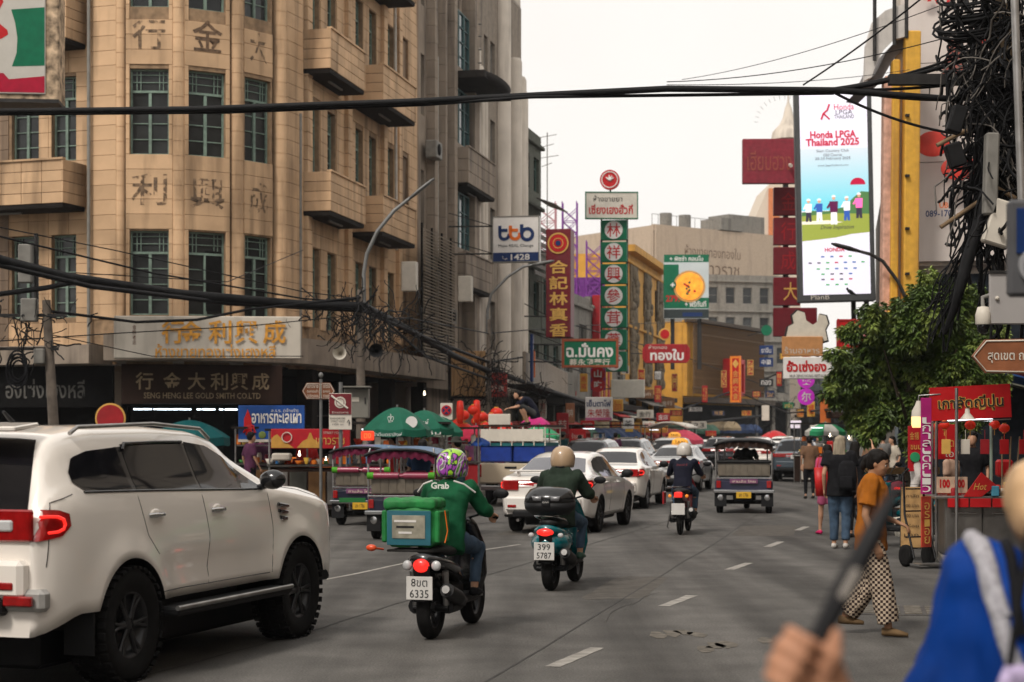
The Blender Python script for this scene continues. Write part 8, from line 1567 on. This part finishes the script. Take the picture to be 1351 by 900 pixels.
t=thing('hand_trolley','black tubular hand trolley with two small wheels beside the red banners','trolley',(gx(1210,23.6),23.6,0),.3)
for s in(-1,1):
    mb=MB(); mb.tube([(s*.16,-.2,.12),(s*.16,.05,.7),(s*.14,.12,1.25),(s*.1,.05,1.32)],.016,6); mb.build('tube',GLO,t); w=MB(frame((s*.17,0,.15),(0,1,0),(0,0,1),(1,0,0))); w.lathe([(.05,-.03),(.1,-.035),(.145,-.03),(.15,0),(.145,.03),(.1,.035),(.05,.03)],20); w.cyl((0,0,-.03),(0,0,.03),.05); w.build('wheel',RUB,t)
for z in(.4,.75,1.05): mb=MB(); mb.cyl((-.16,.02,z),(.16,.02,z),.012,n=6); mb.build('cross_bar',GLO,t)
mb=MB(); mb.box((0,-.28,.05),(.4,.25,.02)); mb.build('foot_plate',STL,t)
# parked motorcycles, fence, planter
pm1=scooter('parked_motorcycle','black parked motorcycle with teal leg shield left of the tan folding board',(gx(1190,27.5),27.5,.0),R(120),pm('teal_paint',(.0,.115,.135),.22),'bike',.29,.29); scoot_lights(pm1,'sq'); dup(pm1,(gx(1172,31),31,0),R(110),'parked motorcycle just behind the walking woman'); dup(pm1,(gx(1155,34.5),34.5,0),R(105),'furthest parked motorcycle under the tree')
t=thing('wooden_fence','low tan wooden rail fence with slats under the tree','fence',(gx(1180,36),36,.13),.1)
for i in range(9): mb=MB(); mb.box((-.8+.2*i,0,.35),(.12,.03,.6)); mb.build('slat',pm('tan_wood',(.33,.20,.09),.7,var=.3),t)
for z in(.62,.9): mb=MB(); mb.box((0,-.02,z),(1.9,.05,.14)); mb.build('rail',MATS['tan_wood'],t)
# small shop clutter in the dark arcades: hanging red signs etc.
for i,(px,py,Z,w_,h_,m_,lb) in enumerate(((742,560,66,16,30,DRD,'dark red hanging board left of the tea signs'),(752,545,68,12,26,pm('sign_round_brown',(.3,.12,.06),.5),'brown poster board near the striped fins'),(762,575,64,22,18,SRD,'red banner low under the white board'),(775,560,72,18,10,SRD,'small red strip sign low beside the pavement'),(830,562,86,10,16,YEL,'small yellow sign in the far arcade'),(850,520,104,24,12,pm('brown_carved',(.20,.10,.05),.6,var=.4),'brown carved sign over the far arcade'),(880,532,112,20,14,pm('brown_carved',(.20,.10,.05),.6,var=.4),'brown carved sign near the barred building'),(1050,560,90,14,10,pm('pale_screen',(.5,.45,.5),.4,emit=(.8,.7,.8),es=.4),'pale glowing screen at the far bend'),(1010,545,110,10,20,LTG,'pale cloth hanging at the far bend'),(1180,552,48,14,8,pm('lit_orange_board',(.6,.25,.08),.5,emit=(1,.5,.2),es=.5),'lit orange menu board under the tree'),(1095,590,54,8,16,SRD,'red upright panel near the striped parasol'))):
    board('hanging_board',lb,px-w_/2,py-h_/2,px+w_/2,py+h_/2,Z,m_,.08,texts=[(['老店','咖啡','ร้านทอง','ขาย','茶','ทองคำ','金行','OPEN','',' อาหาร','面'][i],px,py,w_*.7,h_*.4,CRM)] if i!=8 else [])
# warm bulbs in the market
for i,(px,py,Z) in enumerate(((478,560,40),(560,520,48),(395,600,38),(430,608,38),(672,576,52),(868,585,90),(848,583,84),(1168,563,46),(1095,575,58),(1120,578,55),(940,578,100),(780,590,66))):
    mb=MB(); mb.ell((0,0,0),(.03,.03,.035),10,8); mb.cyl((0,0,.03),(0,0,.09),.012,n=6); o=mb.build('light_bulb',pm('lit_bulb',(.9,.8,.6),.4,emit=(1,.85,.6),es=5)); o.location=at(px,py,Z); tag(o,'small bright bulb '+['by the utility pole','deep in the arcade behind the parasols','left over the banner stall','right over the banner stall','under the squatting man','near the crimson parasol','left of the crimson parasol','under the tree crown','by the striped parasol','beyond the blond woman','over the distant taxis','beyond the pearl sedan'][i],'bulb')

# ---- many small shop signs, posters and awnings crowding the far facades ------------------
random.seed(77)
WORDS=['ทองคำ','金行','ร้านยา','茶莊','ขนมจีน','燕窩','หูฉลาม','老店','เป็ดย่าง','藥行','ร้านทอง','海鮮','ก๋วยเตี๋ยว','酒家','นวดไทย','ติ่มซำ','金店','โรงแรม','魚翅','กาแฟ','ข้าวมัน','珠寶','ผลไม้','中藥','เครื่องเงิน','銀樓','รังนก','糕點','ชาจีน','大酒樓','ขายส่ง','福','น้ำผลไม้','火鍋','เสื้อผ้า','粿條','ของฝาก','百貨','แว่นตา','鐘錶','ยาจีน','旅社','ปลา','麵']
NEAR=['left under the ribbed metal fascia','under the right half of the ribbed fascia','low below the wide green Thai sign','at head height by the low grey shop','on the striped shop fins','between the striped fins and red discs','just under the white board with Chinese letters','lowest under the blank cream board','right beside the blank cream board','just right of the blank cream board','low under the carved ochre shop','on the left edge of the carved ochre shop','under the carved ochre shop middle','on the right edge of the carved ochre shop','low where the ochre shop ends','below the eight-sided gold shop sign','low below the eight-sided gold shop sign','above the crimson parasol','at the left of the barred building base','on the barred building left of the red box','under the middle of the barred building','directly below the red box bay','between the red box bay and dragon banner','just right of the dragon banner foot','highest right of the dragon banner','on the corner past the dragon banner','below the stacked dark signs','above the stacked dark signs','under the far bend cables','left of the orange strip sign','below the purple round signs','left of the tree above the parasol','under the left edge of the tree','low behind the blond woman','low under the tree beyond the walking woman','high between the green tea signs and ochre wall','high on the carved ochre shop by the emblem','above the pearl sedan far behind','just left of the cream cut-out','under the cream cut-out right end']
CN={'SRD':(SRD,'red'),'DRD':(DRD,'dark red'),'SGN':(SGN,'green'),'CRM':(CRM,'cream'),'YEL':(YEL,'yellow'),'NAVY':(NAVY,'navy'),'WHT':(WHT,'white'),'OCH':(OCH,'ochre')}
SP=[(700,555,66,22,12),(716,540,72,10,26),(728,585,58,18,10),(748,590,66,14,10),(756,530,90,9,28),(770,505,90,10,24),(790,575,76,16,8),(812,560,84,16,9),(815,535,90,14,16),(826,520,96,18,9),(838,562,90,12,8),(846,500,104,9,26),(856,560,98,16,8),(868,520,108,9,22),(874,566,104,14,8),(890,505,118,8,24),(892,545,116,16,8),(904,570,112,14,7),(918,540,124,18,7),(930,520,124,7,22),(938,572,120,14,7),(948,545,126,16,7),(955,500,128,7,22),(985,545,132,14,8),(990,485,134,8,20),(998,520,130,12,9),(1016,520,125,12,10),(1028,500,122,8,20),(1040,535,118,14,8),(1046,480,120,9,14),(1056,545,110,10,12),(1070,540,80,10,20),(1076,565,70,14,8),(1108,575,62,12,10),(1124,565,58,14,8),(825,488,100,12,12),(868,495,110,10,12),(778,560,88,10,14),(1036,470,118,14,9),(1064,472,100,12,9)]
for i,(px,py,Z,w_,h_) in enumerate(SP):
    kk=random.choice(list(CN)); m_,cn_=CN[kk]; wd=WORDS[i%len(WORDS)]; tm=CYG if kk in('SRD','DRD','SGN','NAVY') else (SRD if kk!='WHT' else BLK); vert=h_>w_*1.5
    board('shop_sign',('tall narrow ' if vert else 'small wide ')+cn_+' shop sign '+NEAR[i],px-w_/2,py-h_/2,px+w_/2,py+h_/2,Z,m_,.15,rz=random.uniform(-.15,.1),frame_m=random.choice([None,IRN,CYG]),fw=.04,texts=[(wd,px,py,w_*.72,h_*.75,tm,dict(vert=vert))])
AWC=[cm('8a2a22'),cm('3a5a4a'),cm('8a7a60'),cm('2a3a5a'),cm('a06a2a')]
for i,(px,py,Z,w_) in enumerate(((712,556,70,3.2),(735,562,78,3.0),(775,552,92,3.2),(800,565,90,3.0),(832,556,104,3.4),(862,566,110,3.2),(905,560,122,4.0),(935,556,128,4.0),(965,560,134,4.0))):
    p=at(px,py,Z); mb=MB(); n=14
    def aw(u,v): return (u*w_-w_/2,-v*1.3,-.42*v*v-.05*v+.02*math.sin(u*n*PI))
    mb.grid(aw,28,4,False); mb.grid(lambda u,v:(u*w_-w_/2,-1.3,-.47-.2*v+.02*math.sin(u*n*PI)),28,1,False); o=mb.build('shop_awning',AWC[i%5]); o.location=p; o.rotation_euler=(0,0,.5 if px<880 else .3); tag(o,['dark red','green','tan','navy','ochre'][i%5]+' cloth awning over the '+['bank shop','low grey shop','striped shop','tea shops','carved ochre shop','ochre shop end','barred building left part','barred building middle','barred building right part'][i],'awning')
CNM=['red','mustard','cream','blue','green','brown','grey','orange','maroon']
# crates, buckets and sacks among the kerb stalls
for i in range(46):
    px=random.choice([random.uniform(310,460),random.uniform(470,640),random.uniform(1130,1200)]); Z=random.uniform(36,44) if px<700 else random.uniform(28,40); x=gx(px,Z)
    if px<700 and x>LK(Z)-.3: x=LK(Z)-.4-random.random()
    k=i%3; mb=MB(); z=.13+(0 if k==2 else random.choice([0,0,.8,.45])); c=random.choice(COLS)
    if k==0: mb.box((0,0,.13),(.42,.3,.26),bv=.02); nm='crate'
    elif k==1: mb.lathe([(.13,0),(.18,.3),(.17,.3),(.12,.03),(0,.03)],16); nm='bucket'
    else: mb.ell((0,0,.18),(.17,.14,.19)); mb.tube([(0,0,.34),(.01,0,.42)],[.06,.09],8); nm='sack'
    if z>.2: t_=MB(); t_.box((0,0,(z-.13)/2*-1),(.36,.3,z-.13),bv=.01); 
    o=mb.build(nm,c); o.location=(x,Z,z); tag(o,'small '+CNM[COLS.index(c)]+' '+nm+' among the goods of the '+('left kerb stalls' if px<700 else 'right pavement stalls'),nm,'loose goods round the stalls')
    if z>.2: q=MB(); q.box((0,0,-(z-.13)/2),(.36,.3,z-.13-.004),bv=.01); st_=q.build('goods_stack',random.choice([BRD,CRM,SS,cm('8a6a4a')]),o)
bake_all()
# lace band and bag strap lie on the baked blouse
from mathutils.bvhtree import BVHTree
bpy.context.view_layer.update(); sh_=[c for c in bl.children if c.name.startswith(('jacket','shirt'))][0]
bv=BVHTree.FromPolygons([sh_.matrix_world@v.co for v in sh_.data.vertices],[list(p.vertices) for p in sh_.data.polygons]); Wi=bl.matrix_world.inverted(); o0=V((0,0,CH))
def drape(name,pix,r,mat,sub=5):
    P_=[]
    for (a,b),(c,d) in zip(pix,pix[1:]):
        for i in range(sub):
            t=i/sub; q=at(a+(c-a)*t,b+(d-b)*t,1.0); dr=(q-o0).normalized(); h=bv.ray_cast(o0,dr)
            if h[0]: P_.append(Wi@(h[0]+h[1]*r*.35))
    if len(P_)>3: mb=MB(); mb.tube(P_,r,7); mb.build(name,mat,bl)
drape('lace_band',[(1236,712),(1256,700),(1282,712),(1300,748),(1316,800),(1332,850),(1346,895)],.022,LACE)
drape('lace_edge',[(1246,706),(1270,700),(1296,722),(1312,770),(1330,828)],.02,LACE)
drape('bag_strap',[(1322,704),(1334,740),(1342,790),(1350,850)],.014,BLKC)
hz_=MB(); hz_.box((40,118,14.5),(400,248,31.2)); o=hz_.build('haze',None); o['kind']='stuff'
hm_=bpy.data.materials.new('street_haze'); hm_.use_nodes=True; hn_=hm_.node_tree; hn_.nodes.clear(); ho_=hn_.nodes.new('ShaderNodeOutputMaterial'); hv_=hn_.nodes.new('ShaderNodeVolumePrincipled'); hv_.inputs['Color'].default_value=(.9,.92,.95,1); hv_.inputs['Density'].default_value=.0003; hv_.inputs['Anisotropy'].default_value=.3
hn_.links.new(hv_.outputs[0],ho_.inputs['Volume']); o.data.materials.clear(); o.data.materials.append(hm_)
